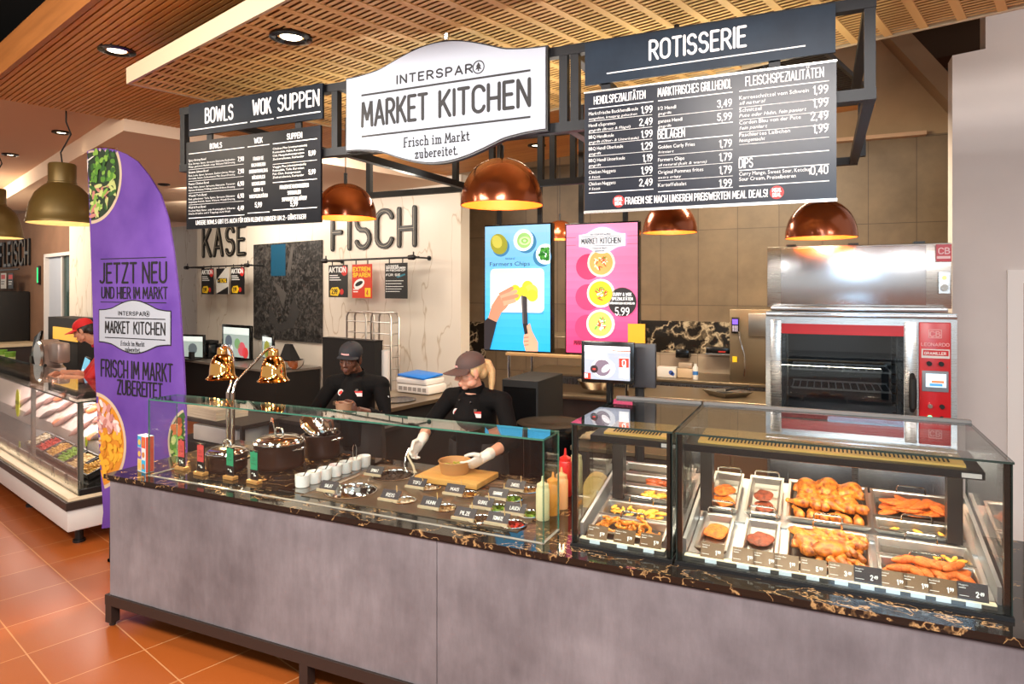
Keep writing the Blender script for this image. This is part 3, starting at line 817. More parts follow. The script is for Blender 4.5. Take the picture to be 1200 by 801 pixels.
# market kitchen sign (white, waved outline)
def wave_sign(m, W, H, peak, y0, y1, grow=0):
    """outline: vertical sides, waisted shoulders, humps at top and bottom"""
    top = []
    N = 40
    for i in range(N+1):
        u = i/N
        top.append((u*W, peak*.5*(1+math.cos(2*PI*(u-.5)))**1.0*.62 + peak*.38*max(0, math.cos(PI*(u-.5)*1.6))))
    k0 = top[0][1]
    pts = [(x+(grow if x > W/2 else -grow)*(1 if x in (0, W) else 0), H+z-k0+grow) for x, z in top]
    bot = [(x+(grow if x > W/2 else -grow)*(1 if x in (0, W) else 0), -(z-k0)-grow) for x, z in reversed(top)]
    m.prism(pts+bot, y0, y1)
t = thing('market_kitchen_sign', 'large white wavy-edged sign lettered MARKET KITCHEN hanging in the middle of the frame', 'sign', (-2.09, 2.60, 2.67))
W, H = 1.037, .342
m = MB(); wave_sign(m, W, H, .098, 0, .035); m.build('panel', M['white_sign'], t)
m = MB(); wave_sign(m, W, H, .098, .006, .033, .008); m.build('border', M['black'], t)
def mk_logo(m, W, H, cx, cz, k, th=.0115, yy=-.001):
    """lettering of the market kitchen badge, scaled by k around its centre"""
    strokes(m, 'INTERSPAR', cx-.245*k, cz+.112*k, .036*k, .0075*k, y0=yy, w=.395*k, gap=.26)
    rule(m, cx-.45*k, cx+.43*k, cz+.082*k, .009*k, yy); rule(m, cx-.45*k, cx+.43*k, cz-.115*k, .009*k, yy)
    strokes(m, 'MARKET', cx-.445*k, cz-.066*k, .112*k, .016*k, y0=yy, w=.36*k); strokes(m, 'KITCHEN', cx-.015*k, cz-.066*k, .112*k, .016*k, y0=yy, w=.44*k)
    strokes(m, 'Frisch im Markt', cx-.205*k, cz-.186*k, .042*k, .0055*k, y0=yy, w=.34*k, serif=True); strokes(m, 'zubereitet.', cx-.145*k, cz-.244*k, .042*k, .0055*k, y0=yy, w=.22*k)
    for i in range(18):
        a0, a1 = 2*PI*i/18, 2*PI*(i+1)/18; x, z = cx+.182*k, cz+.130*k
        q = [(x+r_*k*math.cos(a), z+r_*k*math.sin(a)) for r_, a in ((.030, a0), (.030, a1), (.025, a1), (.025, a0))]
        m.prism(q, yy, 0)
    m.prism([(cx+(.182+a)*k, cz+(.130+c)*k) for a, c in ((0, .022), (.013, .002), (.007, .003), (.015, -.011), (.003, -.008), (.003, -.018), (-.003, -.018), (-.003, -.008), (-.015, -.011), (-.007, .003), (-.013, .002))], yy, 0)
m = MB(); mk_logo(m, W, H, W*.52, H*.5, 1.0); m.build('lettering', M['ink'], t)

# rotisserie header and board
t, W, H = board('header_sign', 'wide slate-blue header sign reading ROTISSERIE above the right menu board', 'sign', -.884, .0415, 2.832, 3.004, M['header_b'])
m = MB(); strokes(m, 'ROTISSERIE', W*.29, .068, .072, .0098, w=W*.385); rule(m, W*.10, W*.895, .037, .0045); m.build('lettering', M['paper'], t)
t, W, H = board('menu_board', 'right dark menu board listing chicken, side dishes and meat with prices', 'menu board', -.886, .0445, 2.315, 2.802, M['board_b'])
m = MB(); m.bx(-.002, W+.002, -.003, .002, H-.004, H+.003); m.build('edge_strip', M['steel'], t)
m = MB(); m.bx(-.002, W+.002, -.003, .002, -.008, .003); m.build('edge_strip', M['steel'], t)
m = MB()
c1, c2, c3 = (.02, .305), (.325, .625), (.65, .975)
strokes(m, 'HENDLSPEZIALITÄTEN', W*.045, Z(.105), .030, .0034, w=W*.225); strokes(m, 'MARKTFRISCHES GRILLHENDL', W*.325, Z(.105), .032, .0034, w=W*.295); strokes(m, 'FLEISCHSPEZIALITÄTEN', W*.675, Z(.105), .033, .0035, w=W*.28)
for c in (c1, c2, c3): R3(c[0], c[1], .14, .0032)
items = [('Marktfrische Backhendlkeule', 'ausgelöst, knusprig gebacken', '1,99'), ('Hendl «Supreme»', 'gegrillt (Brust & Flügel)', '2,49'), ('BBQ Hendlkeule', 'gegrillt (Ober- & Unterkeule)', '1,99'),
         ('BBQ Hendl Oberkeule', 'gegrillt', '1,29'), ('BBQ Hendl Unterkeule', 'gegrillt', '1,19'), ('Chicken Nuggets', '6 Stück', '1,99'), ('Chicken Nuggets', '9 Stück', '2,49')]
for i, (a, c, p) in enumerate(items):
    f0 = .195+i*.098
    fine(m, a, W*.02, Z(f0), .0135, w=W*.0082*len(a)); fine(m, c, W*.02, Z(f0+.038), .0098, w=W*.0077*len(c), slant=.2); strokes(m, p, W*.30, Z(f0+.03), .026, .0037, align='r')
    if i < 6: R3(.02, .30, f0+.05, .0015)
R3(.02, .305, .845, .003)
for f0, a, c, p in ((.215, '1/2 Hendl', 'gegrillt', '3,49'), (.318, 'ganzes Hendl', 'gegrillt', '5,99'), (.525, 'Golden Curly Fries', 'frittiert', '1,79'), (.628, 'Farmers Chips', 'all natural (kalt & warm)', '1,79'), (.728, 'Original Pommes frites', 'extra crispy', '1,79'), (.83, 'Kartoffelsalat', '', '1,99')):
    fine(m, a, W*.325, Z(f0), .0135, w=W*.0085*len(a))
    if c: fine(m, c, W*.325, Z(f0+.038), .0098, w=W*.008*len(c), slant=.2)
    strokes(m, p, W*.62, Z(f0+.03), .026, .0037, align='r')
for f0 in (.268, .58, .68, .782): R3(.325, .625, f0, .0015)
R3(.325, .625, .37, .003); R3(.325, .625, .47, .003); R3(.325, .625, .87, .003)
strokes(m, 'BEILAGEN', W*.325, Z(.445), .032, .0034, w=W*.11)
for f0, a, c, p in ((.205, 'Karreeschnitzel vom Schwein', 'all natural', '1,99'), (.30, 'Schnitzel', 'Pute oder Huhn, fein paniert', '1,99'), (.395, 'Cordon Bleu von der Pute', 'fein paniert', '2,49'), (.488, 'Faschiertes Laibchen', 'hausgemacht', '1,99')):
    fine(m, a, W*.65, Z(f0), .0138, w=W*.0095*len(a)); fine(m, c, W*.65, Z(f0+.04), .0128, w=W*.0088*len(c), slant=.2); strokes(m, p, W*.97, Z(f0+.02), .028, .0038, align='r')
    R3(.65, .975, f0+.06, .0015)
R3(.65, .975, .645, .003); R3(.65, .975, .745, .003); R3(.65, .975, .865, .003)
strokes(m, 'DIPS', W*.65, Z(.725), .034, .0036, w=W*.05)
fine(m, 'Curry Mango, Sweet Sour, Ketchup', W*.65, Z(.785), .0135, w=W*.265); fine(m, 'Sour Cream, Preiselbeeren', W*.65, Z(.825), .0135, w=W*.21); strokes(m, '0,40', W*.97, Z(.81), .028, .0038, align='r'); fine(m, 'á'[:0]+'a', W*.905, Z(.81), .012)
strokes(m, 'FRAGEN SIE NACH UNSEREN PREISWERTEN MEAL DEALS!', W*.185, Z(.955), .026, .0036, w=W*.57)
m.build('lettering', M['paper'], t)
for cx in (.155, .79):
    m = MB(); m.disc(W*cx, Z(.928), .024, -.0012, 0); m.build('meal_deal_badge', M['red'], t)
    q = MB(); strokes(q, 'MEAL', W*cx, Z(.922), .012, .003, y0=-.002, y1=-.0012, align='c'); strokes(q, 'DEAL', W*cx, Z(.958), .012, .003, y0=-.002, y1=-.0012, align='c'); q.build('badge_lettering', M['paper'], t)
# ================================================================== ON THE COUNTER
def pane(mb, x0, x1, y0, y1, z0, z1, g, edge='glass_edge'):
    """a glass sheet: its two broad faces are glass, its rim shows the green edge"""
    d = (x1-x0, y1-y0, z1-z0); ax = d.index(min(d))
    v = [(x, y, z) for x in (x0, x1) for y in (y0, y1) for z in (z0, z1)]
    F = [[(0, 1, 3, 2), (4, 6, 7, 5)], [(0, 4, 5, 1), (2, 3, 7, 6)], [(0, 2, 6, 4), (1, 5, 7, 3)]]
    for i in range(3):
        mb.use(M[g] if i == ax else M[edge]); mb.add(v, F[i])
def prof(mb, poly, x0, x1):
    n = len(poly)
    vs = [(x0, p[0], p[1]) for p in poly]+[(x1, p[0], p[1]) for p in poly]
    mb.add(vs, [tuple(range(n)), tuple(range(2*n-1, n-1, -1))]+[(i, i+n, (i+1) % n+n, (i+1) % n) for i in range(n)])
def remesh(mb, name, m, voxel, it=6, fac=.5, parent=None):
    o = mb.build(name, m, parent)
    r = o.modifiers.new('r', 'REMESH'); r.mode = 'VOXEL'; r.voxel_size = voxel; r.use_smooth_shade = True
    if it:
        q = o.modifiers.new('s', 'SMOOTH'); q.iterations = it; q.factor = fac
    baked(o); o.data.shade_smooth()
    if m is not None and not o.data.materials: o.data.materials.append(m)
    return o

WT = .9
# ---- glass guard over the salad bar
gx0, gx1, gy0, gy1, gz = -3.60, -1.09, 2.67, 2.86, 1.352
t = thing('glass_guard', 'low clear glass sneeze guard with green edges around the salad bar and pots', 'glass guard', (0, 0, 0))
m = MB(); pane(m, gx0, gx1, gy0, gy0+.008, WT, gz-.008, 'glass'); m.build('front_pane', None, t)
m = MB(); pane(m, gx0, gx1, gy0, gy1, gz-.008, gz, 'glass_top'); m.build('top_pane', None, t)
for x in (gx0, gx1-.008):
    m = MB(); pane(m, x, x+.008, gy0+.008, gy1, WT, gz-.008, 'glass'); m.build('side_pane', None, t)
m = MB(); m.bx(gx0, gx1, gy0-.003, gy0+.011, WT, WT+.003); m.bx(gx1-.010, gx1+.002, gy0, gy1, WT, WT+.003); m.bx(gx0-.002, gx0+.010, gy0, gy1, WT, WT+.003)
m.build('silicone_seam', mat('grey_seam', (150, 146, 136), .4), t)

# ---- salad plate with holes, and the bowls sunk in it
M['plate'] = mat('brown_steel_plate', (104, 88, 72), .33, metal=.35)
big = [(411, 575, .138), (461, 556.5, .122)]
small = [(473, 586), (503, 571), (521, 595), (548, 579), (562, 608), (582, 595), (599, 584), (601, 614), (620, 602), (619, 574)]
bowls = []
for x, y, r in big: bowls.append((atZ(x, y, WT+.004), r))
for x, y in small: bowls.append((atZ(x, y, WT+.004), .062))
m = MB(); m.bx(SX0-.01, SX1+.01, SY0-.01, SY1+.01, WT-.002, WT+.004)
pl = m.build('salad_plate', M['plate'])
m = MB()
for p, r in bowls: m.lathe([(0, -.05), (r, -.05), (r, .05), (0, .05)], (p.x, p.y, WT), 32)
cut = m.build('cut')
bo = pl.modifiers.new('b', 'BOOLEAN'); bo.operation = 'DIFFERENCE'; bo.object = cut; bo.solver = 'EXACT'
baked(pl); bpy.data.objects.remove(cut)
if not pl.data.materials: pl.data.materials.append(M['plate'])
tag(pl, 'brown steel plate with round openings holding the salad bowls', 'salad plate')
C_ = lambda n, c, c2, r=.5, sc=60: food_mat(n, c, c2, sc, r)
fillm = {
 'pale': C_('pale_shreds', (226, 200, 150), (180, 130, 80)), 'corn': C_('golden_pieces', (226, 180, 84), (160, 100, 50)),
 'green': C_('chopped_green', (150, 190, 50), (70, 120, 30)), 'red': C_('diced_tomato', (214, 50, 30), (150, 24, 16)),
 'brown': C_('brown_mix', (120, 84, 50), (60, 40, 26)), 'dark': C_('dark_mix', (70, 50, 36), (30, 24, 20)), 'white': C_('white_cubes', (236, 226, 206), (200, 170, 130)),
}
M['plate_dark'] = mat('dark_label_plate', (48, 48, 54), .4)
spec = [('SALAT', None, 'large empty polished steel bowl at the front left of the salad plate', ''),
        ('SPINAT', 'dark', 'large steel bowl behind it that the server reaches into with tongs', 'dark leafy salad in the bowl under the tongs'),
        ('REIS', 'white', 'small steel bowl of white pieces right of the large empty bowl', 'white pieces in the small bowl beside the large empty bowl'),
        ('TOFU', 'white', 'small steel bowl of pale pieces right of the tongs bowl', 'pale pieces in the small bowl right of the tongs bowl'),
        ('HUHN', 'pale', 'small steel bowl at the front middle of the salad plate', 'pale shreds in the front middle bowl'),
        ('MAIS', 'corn', 'small steel bowl of golden pieces in front of the chopping board', 'golden pieces in the bowl in front of the chopping board'),
        ('PILZE', 'brown', 'small steel bowl with brown contents left of the tomato bowl', 'brown mix in the bowl left of the tomatoes'),
        ('GURKE', 'green', 'small steel bowl of bright green pieces behind the brown one', 'bright green pieces behind the brown mix'),
        ('EDAMAME', 'green', 'small steel bowl of green beans right of the chopping board corner', 'green beans right of the chopping board corner'),
        ('TOMATE', 'red', 'small steel bowl of red diced tomato at the front right', 'red diced tomato in the front right bowl'),
        ('LAUCH', 'green', 'small steel bowl of green pieces beside the squeeze bottles', 'green pieces beside the pale squeeze bottle'),
        ('ZWIEBEL', 'corn', 'small steel bowl at the back right of the salad plate', 'golden pieces in the back right bowl')]
for i, ((p, r), (word, fill, lab, flab)) in enumerate(zip(bowls, spec)):
    b = thing('salad_bowl', lab, 'bowl', (p.x, p.y, WT), 0, 'steel bowls sunk in the salad plate')
    dp = .11 if r > .1 else .065
    m = MB(); q = r-.003
    m.lathe([(q+.007, .0045), (q+.007, .007), (q, .008), (q-.003, .004)]+[((q-.003)*math.cos(a), -.002-dp*math.sin(a)) for a in [PI/2*k/8 for k in range(9)]]+[(0, -.004-dp), (q*.5, -.002-dp), (q*.9, -dp*.5), (q, .0045), (q+.007, .0045)], n=32)
    m.build('bowl', M['chrome'], b)
    if r < .1 or i == 1:
        a = rnd.uniform(.4, 1.2)
        m = MB(); m.tube([(-.01, 0, -.02), (-.028-.01*rnd.random(), -.01, .02), (-.045, -.012+.03*rnd.random(), .075)], .0045, 8, flat=.6)
        if i != 1: m.build('spoon_handle', mat('wooden_handle', (206, 170, 112), .5) if 'wh' not in M else M['wh'], b)
    if fill:
        k = MB()
        for j in range(26 if r < .1 else 60):
            a = rnd.uniform(0, 2*PI); rr = (r-.012)*math.sqrt(rnd.random()); e = rnd.uniform(.006, .011)
            k.rbox((0, 0, 0), (e*1.6, e, e), .002, 1, Matrix.Translation((rr*math.cos(a), rr*math.sin(a), -.016+.012*rnd.random()))@rotmat(rnd.random()*3, rnd.random()*3, rnd.random()*3))
        k.lathe([(0, -.015), (r-.014, -.017), ((r-.014)*.8, -.03), (0, -.032)], n=20)
        o = k.build('salad_filling', fillm[fill], None, loc=(p.x, p.y, WT)); tag(o, flab, 'salad', None, 'stuff')
    # label holder in front-left of each bowl
    h = thing('bowl_label', 'angled plate at the '+lab.replace('small steel ', '').replace('large steel ', '').split(' of the salad plate')[0].replace('large empty polished steel ', 'large empty '), 'label', (p.x-r*.62-.028, p.y-r*.30-.012, WT+.004), 0, 'name plates at the salad bowls')
    m = MB(); m.bx(-.060, .060, -.021, -.010, 0, .012); m.build('base_strip', M['cream'], h)
    tl = Matrix.Translation((0, -.010, .004))@rotmat(R(-42))
    m = MB(); m.M = tl; m.bx(-.056, .056, 0, .003, 0, .058); m.build('plate', M['plate_dark'], h)
    m = MB(); m.M = tl; strokes(m, word, 0, .020, .017, .0024, y0=-.0008, y1=0, align='c', w=.05); m.build('lettering', M['paper'], h)

# ---- white cups in a row on a dark mirror strip
m = MB(); m.bx(-2.70, -2.515, 2.78, 3.46, WT, WT+.004); o = m.build('mirror_strip', mat('smoked_mirror', (150, 146, 140), .05, metal=1)); tag(o, 'dark mirrored strip under the row of white cups', 'strip')
M['porcelain'] = mat('white_porcelain', (238, 238, 236), .18)
cupfill = ['brown', 'corn', 'dark', 'red', 'dark', 'pale', 'white']
cuplab = ['nearest the customer, holding brown seeds', 'second from the front, holding yellow topping', 'third from the front with a dark spoon', 'fourth from the front, holding red topping', 'third from the back with a dark spoon', 'second from the back with wire tongs in it', 'last at the back of the row']
cups = [(349, 570), (362, 564.5), (375.5, 560.5), (386.5, 557), (397, 554), (409.5, 551.5), (423.5, 549.5)]
for i, (px, py) in enumerate(cups):
    p = Vector((-2.615+.008*i, 2.875+.081*i, 0))
    c = thing('white_cup', 'small white porcelain cup '+cuplab[i], 'cup', (p.x, p.y, WT+.004), 0, 'white topping cups in a row')
    m = MB(); m.lathe([(0, 0), (.034, 0), (.038, .004), (.040, .03), (.0405, .066), (.038, .067), (.036, .062), (.035, .02), (0, .018)], n=28); m.build('cup', M['porcelain'], c)
    m = MB(); m.lathe([(0, .052), (.02, .054), (.0365, .05), (.0365, .04), (0, .04)], n=20); m.build('topping', fillm[cupfill[i]], c)
    if i == 5:
        m = MB(); m.tube([(-.012, 0, .05), (-.014, 0, .13), (-.006, 0, .15), (.006, 0, .15), (.014, 0, .13), (.012, 0, .05)], .0022, 8); m.build('wire_tongs', M['chrome'], c)
    elif i < 6:
        m = MB(); m.tube([(0, 0, .05), (.012, .01, .075), (.03, .022, .105)], .003, 8); m.build('spoon_handle', M['matte_black'], c)

# ---- cutting board and bowl
M['board_wood'] = mat('beech_board', (222, 172, 96), .45, var=(206, 150, 76), vscale=4, stretch=(1, 12, 12))
pa, pb, pc = atZ(492, 560, WT+.02), atZ(541, 575, WT+.02), atZ(592, 556, WT+.02)
brz = math.atan2(pb.y-pa.y, pb.x-pa.x)
cb = thing('cutting_board', 'thick light wooden chopping board on the salad bar under the brown bowl', 'chopping board', (pa.x, pa.y, WT+.010), 0)
bw, bd = .40, .27
m = MB(); m.rbox((bw/2, bd/2, .017), (bw, bd, .032), .004); m.build('board', M['board_wood'], cb)
for x in (.03, bw-.03):
    for y in (.03, bd-.03):
        k = MB(); k.cyl((x, y, -.006), (x, y, .003), .012, n=14); k.build('rubber_foot', M['matte_black'], cb)
cb.location = (-2.095, 3.20, WT+.010)
M['kraft'] = mat('kraft_paper_bowl', (190, 138, 84), .6)
BOWL = atZ(533, 553, WT+.044); BOWL.x += .0
def paper_bowl(name, label, loc, r0, r1, h):
    t = thing(name, label, 'bowl', loc)
    m = MB(); m.lathe([(0, .004), (r0-.002, .004), (r1-.004, h), (r1, h+.002), (r1+.002, h-.003), (r1-.001, h-.004), (r0, 0), (0, 0)], n=36); m.build('bowl', M['kraft'], t)
    return t
b = paper_bowl('paper_bowl', 'round brown kraft bowl on the chopping board held by the blonde server', (BOWL.x, BOWL.y, WT+.0435), .078, .094, .070)
k = MB()
for j in range(40):
    a = rnd.uniform(0, 2*PI); rr = .06*math.sqrt(rnd.random())
    k.ell((0, 0, 0), (.012, .006, .004), Matrix.Translation((rr*math.cos(a), rr*math.sin(a), .04+.012*rnd.random()))@rotmat(rnd.random()*3, rnd.random()*3, rnd.random()*3), 8, 5)
o = k.build('salad_filling', C_('bowl_salad', (214, 190, 80), (130, 150, 50)), None, loc=(BOWL.x, BOWL.y, WT+.0435)); tag(o, 'yellow-green salad inside the brown kraft bowl', 'salad', None, 'stuff')

# ---- squeeze bottles
def bottle(px, py, h, r, col, label, neck='same'):
    p = atZ(px, py, WT)
    t = thing('squeeze_bottle', label, 'bottle', (p.x, p.y, WT), 0, 'squeeze bottles beside the glass guard')
    k = mat('squeeze_plastic', col, .3, sss=.1); hb = h*.74
    m = MB(); m.lathe([(0, 0), (r*.92, 0), (r, .006), (r, hb-.012), (r*.86, hb), (r*.8, hb), (0, hb)], n=26); m.build('bottle', k, t)
    m = MB(); m.lathe([(r*.86, hb), (r*.86, hb+.016), (r*.5, hb+.022), (r*.22, hb+.03), (.0045, h), (0, h)], n=20); m.build('nozzle', k, t)
bottle(636, 608, .205, .033, (226, 216, 168), 'pale cream squeeze bottle nearest the corner of the glass guard')
bottle(648, 602, .205, .033, (226, 150, 58), 'orange squeeze bottle behind the pale cream one')
bottle(658, 595, .205, .033, (226, 168, 116), 'peach squeeze bottle behind the orange one')
bottle(662.5, 580, .25, .036, (196, 40, 34), 'tall red squeeze bottle behind the others')
bottle(675.5, 577, .25, .034, (230, 214, 158), 'tall cream squeeze bottle right of the red one')

# ---- wrapping paper dispenser
p = atZ(699, 592, WT)
t = thing('paper_dispenser', 'arched yellow paper dispenser standing left behind the small hot case', 'dispenser', (p.x, p.y, WT), R(8))
m = MB(); ar = [(-.06, 0), (.06, 0)]+[(.06*math.cos(a), .10+.06*math.sin(a)) for a in [PI*i/12 for i in range(13)]]
m.prism(ar, -.045, .045); m.build('housing', mat('yellow_card', (226, 186, 110), .6), t)
m = MB(); m.bx(.008, .052, -.047, -.045, .04, .09); m.build('paper_label', M['white'], t)

# ---- pots with lids
M['pot'] = mat('dark_brown_enamel', (52, 30, 22), .28)
M['lid_glass'] = glass_mat('lid_glass', (.75, .75, .72), .1)
PC_ = [atZ(px, py, WT).to_2d() for px, py in ((266, 549), (327, 546), (377, 534))]
def pot(label, x, y, r, h, lid='glass'):
    t = thing('cooking_pot', label, 'pot', (x, y, WT), 0, 'brown pots under the heat lamps')
    m = MB(); m.lathe([(0, 0), (r*.92, 0), (r*.99, .012), (r, .03), (r, h-.01), (r+.006, h), (r-.004, h), (r-.006, .02), (0, .015)], n=44); m.build('body', M['pot'], t)
    for sx in (-1, 1):
        m = MB(); m.tube([(sx*(r-.002), -.035, h-.03), (sx*(r+.03), -.03, h-.022), (sx*(r+.036), 0, h-.02), (sx*(r+.03), .03, h-.022), (sx*(r-.002), .035, h-.03)], .007, 10); m.build('side_handle', M['chrome'], t)
    return t
def lid(parent, r, z, mt, tilt=None):
    Mx = tilt or T(0, 0, z)
    m = MB(); m.M = Mx; m.lathe([(r, 0), (r+.004, .004), (r, .01), (r*.97, .012)]+[(r*.97*math.cos(a), .012+r*.26*math.sin(a)) for a in [PI/2*i/9 for i in range(1, 10)]], n=44); lo = m.build('lid', mt, parent)
    m = MB(); m.M = Mx; m.tube([(r*1.01*math.cos(a), r*1.01*math.sin(a), .004) for a in [2*PI*i/40 for i in range(40)]], .005, 8, closed=True); m.build('lid_rim', M['chrome'], lo)
    m = MB(); m.M = Mx; hz = .012+r*.26
    m.tube([(-.032, 0, hz-.004), (-.03, 0, hz+.022), (-.014, 0, hz+.036), (.014, 0, hz+.036), (.03, 0, hz+.022), (.032, 0, hz-.004)], .007, 10); m.build('lid_handle', M['chrome'], lo)
t = pot('low dark brown pot with gold-lit steel lid behind the green cards', *PC_[0], .118, .10); lid(t, .115, .10, M['chrome'])
t = pot('middle dark brown pot with steel-rimmed glass lid and ladle', *PC_[1], .150, .15); lid(t, .149, .15, M['chrome'])
m = MB(); m.tube([(-.05, .03, .17), (-.09, .04, .26), (-.10, .045, .282), (-.115, .05, .28), (-.12, .052, .26)], .0045, 8); m.build('ladle', M['chrome'], t)
t = pot('rear dark brown pot with its lid tilted open in front of the server', *PC_[2], .116, .150)
lid(t, .110, 0, M['chrome'], T(-.05, .0, .185)@rotmat(0, R(38), 0))
m = MB()
for k in range(3): m.lathe([(0, 0), (.026, 0), (.03, .05), (.028, .05), (.024, .004), (0, .004)], (.035+.035*(k % 2), -.03+.05*k, .12), 20)
m.build('ladle_cups', M['chrome'], t)

# ---- table cards on wooden feet
M['wood_foot'] = mat('oak_foot', (196, 146, 84), .5, var=(176, 124, 66), vscale=8)
M['card_red'] = mat('red_card', (204, 66, 66), .5); M['card_green'] = mat('green_card', (34, 148, 104), .5)
for (px, py, c, lab) in ((213, 550, 'card_red', 'left red table card on a wooden foot by the glass corner'), (235.5, 556, 'card_red', 'right red table card on a wooden foot, next to the green ones'), (270, 561, 'card_green', 'left green table card on a wooden foot before the low pot'), (298, 566, 'card_green', 'right green table card on a wooden foot before the middle pot')):
    p = atZ(px, py, WT)
    t = thing('table_card', lab, 'table card', (p.x, p.y, WT), R(-4), 'table cards in front of the pots')
    m = MB(); m.rbox((0, 0, .010), (.085, .042, .020), .002, 1); m.build('wooden_foot', M['wood_foot'], t)
    m = MB(); m.bx(-.030, .030, -.003, .003, .02, .185); m.build('backing', M['matte_black'], t)
    m = MB(); m.bx(-.0285, .0285, -.0045, -.003, .078, .176); m.disc(0, .176, .008, -.005, -.003); m.build('card', M[c], t)
    m = MB()
    for z, a in ((.140, 'THAI'), (.128, 'CURRY'), (.108, 'MIT REIS'), ): fine(m, a, 0, z, .007, y=-.0052, align='c')
    m.build('lettering', M['ink'], t)
    m = MB(); m.bx(-.022, .022, -.0042, -.003, .03, .07); m.build('pocket', M['black_gloss'], t)
    m = MB(); m.bx(.002, .018, -.005, -.0042, .042, .05); m.disc(.004, .054, .005, -.005, -.0042); m.disc(-.012, .056, .004, -.005, -.0042); m.build('pictogram', M['paper'], t)
    m = MB(); m.tube([(-.008, -.005, .18), (-.008, -.005, .192), (.008, -.005, .192), (.008, -.005, .18)], .0018, 6); m.build('clip', M['chrome'], t)

# ---- leaflet box at the left corner
p = atZ(164, 553, WT)
t = thing('leaflet_box', 'colourful little box with food pictures at the left end of the counter', 'leaflet box', (p.x, p.y+.01, WT), R(-12))
m = MB(); m.bx(-.05, .05, 0, .05, 0, .215); m.build('box', mat('box_card', (206, 226, 236), .5), t)
m = MB()
for i, (x, z, c) in enumerate(((-.05, .145, (60, 160, 200)), (0, .145, (220, 90, 60)), (-.05, .075, (120, 80, 160)), (0, .075, (226, 220, 214)), (-.05, .005, (236, 190, 120)), (0, .005, (60, 170, 210)))):
    m.use(mat('leaflet_print', c, .5)); m.bx(x+.001, x+.049, -.001, 0, z, z+.067)
    m.use(mat('leaflet_dish', (196, 120, 60) if i % 2 else (226, 180, 90), .5)); m.disc(x+.025, z+.03, .017, -.002, -.001, 16)
m.build('printed_front', None, t)
m = MB(); m.bx(.0502, .0512, .002, .048, .002, .213); m.build('printed_side', mat('leaflet_side', (206, 80, 60), .5), t)

# ---- heat lamps on a twin chrome stand
M['copper_chrome'] = mat('gold_chrome', (226, 170, 96), .07, metal=1)
hx, hy = -3.63, 3.30
t = thing('heat_lamp_stand', 'twin chrome heat lamp stand with two gold bell shades above the pots', 'heat lamp', (hx, hy, WT))
m = MB(); m.rbox((0, 0, .008), (.16, .14, .016), .005); m.build('base', M['chrome'], t)
la, lb = Vector((-.055, -.02, 0)), Vector((.345, .04, 0))
for sx, tip in ((-.022, la), (.022, lb)):
    m = MB(); m.tube([(sx, 0, .01), (sx, 0, .40)], .014, 14); m.build('post', M['chrome'], t)
    m = MB(); pts = [(sx, 0, .40), (sx, .03, .47)]
    for i in range(1, 9):
        u = i/8; pts.append((sx+(tip.x-sx)*u, .03+(tip.y-.03)*u+.05*math.sin(PI*u), .47+.245*math.sin(PI/2*u)))
    m.tube(pts, .009, 12); m.build('arm', M['chrome'], t)
for tip, on, lab in ((la, 1, 'lit bell shade'), (lb, 0, 'unlit bell shade')):
    m = MB(); m.M = T(tip.x, tip.y, .49)
    m.lathe([(.102, 0), (.104, .004), (.094, .012), (.082, .03), (.080, .07), (.074, .11), (.056, .15), (.034, .168), (.032, .20), (.028, .212), (.012, .215), (0, .215), (0, .205), (.026, .20), (.028, .165), (.05, .146), (.068, .108), (.074, .07), (.076, .03), (.088, .008)], n=44)
    s_ = m.build('shade', M['copper_chrome'], t); s_['label'] = lab
    m = MB(); m.M = T(tip.x, tip.y, .49); m.ell((0, 0, .05), (.04, .04, .045), None, 18, 10); m.build('bulb', M['lamp_on'] if on else M['white'], t)
    if on: lamp('heat_lamp_beam', 'SPOT', (hx+tip.x, hy+tip.y, WT+.47), 110, (1, .72, .36), (hx+tip.x+.25, hy+tip.y-.3, WT), .03, spot=120, blend=.6)

# ---- customer monitor on its post
p = atY(710, 425, 3.53)
def screen_box(t, x0, x1, z0, z1, dy=0, th=.03, bez=.012):
    m = MB(); m.rbox(((x0+x1)/2, dy+th/2, (z0+z1)/2), (x1-x0, th, z1-z0), .006); m.build('housing', M['black_gloss'], t)
def glow(c, e=1.0): return mat('screen_picture', c, .4, emit=e)
q0, q1 = atY(681, 399, 3.53), atY(743, 451, 3.53)
mx, mz0, mz1, mw = (q0.x+q1.x)/2, q1.z, q0.z, q1.x-q0.x
t = thing('customer_monitor', 'small black monitor on a post showing a test winner advert', 'monitor', (mx, 3.53, WT))
screen_box(t, -mw/2, mw/2, mz0-WT, mz1-WT)
m = MB(); m.cyl((0, .05, .01), (0, .05, mz0-WT+.1), .02, n=18); m.build('post', M['black_gloss'], t)
m = MB(); m.lathe([(0, .012), (.05, .012), (.055, 0), (0, 0)], (0, .05, 0), 24); m.build('foot', M['black_gloss'], t)
m = MB(); h = mz1-mz0; a = -mw/2+.02; bq = mw/2-.022; zz = mz0-WT; e = .9
m.use(glow((150, 158, 176), e)).bx(a, bq, -.001, 0, zz+.02, zz+h-.025)
m.use(glow((236, 238, 242), e)).bx(a, bq, -.002, -.001, zz+h*.74, zz+h-.025)
m.use(glow((220, 84, 60), e)).bx(a+(bq-a)*.62, bq, -.003, -.002, zz+h*.775, zz+h*.80)
m.use(glow((200, 204, 212), e)).disc(a+(bq-a)*.42, zz+h*.36, h*.30, -.0022, -.001, rz=h*.24); m.use(glow((110, 96, 110), e)).disc(a+(bq-a)*.40, zz+h*.37, h*.20, -.0026, -.0022)
m.use(glow((44, 30, 34), e)).disc(a+(bq-a)*.22, zz+h*.33, h*.095, -.003, -.002); m.use(glow((220, 60, 50), e)).disc(a+(bq-a)*.22, zz+h*.33, h*.04, -.0034, -.003, rz=h*.02)
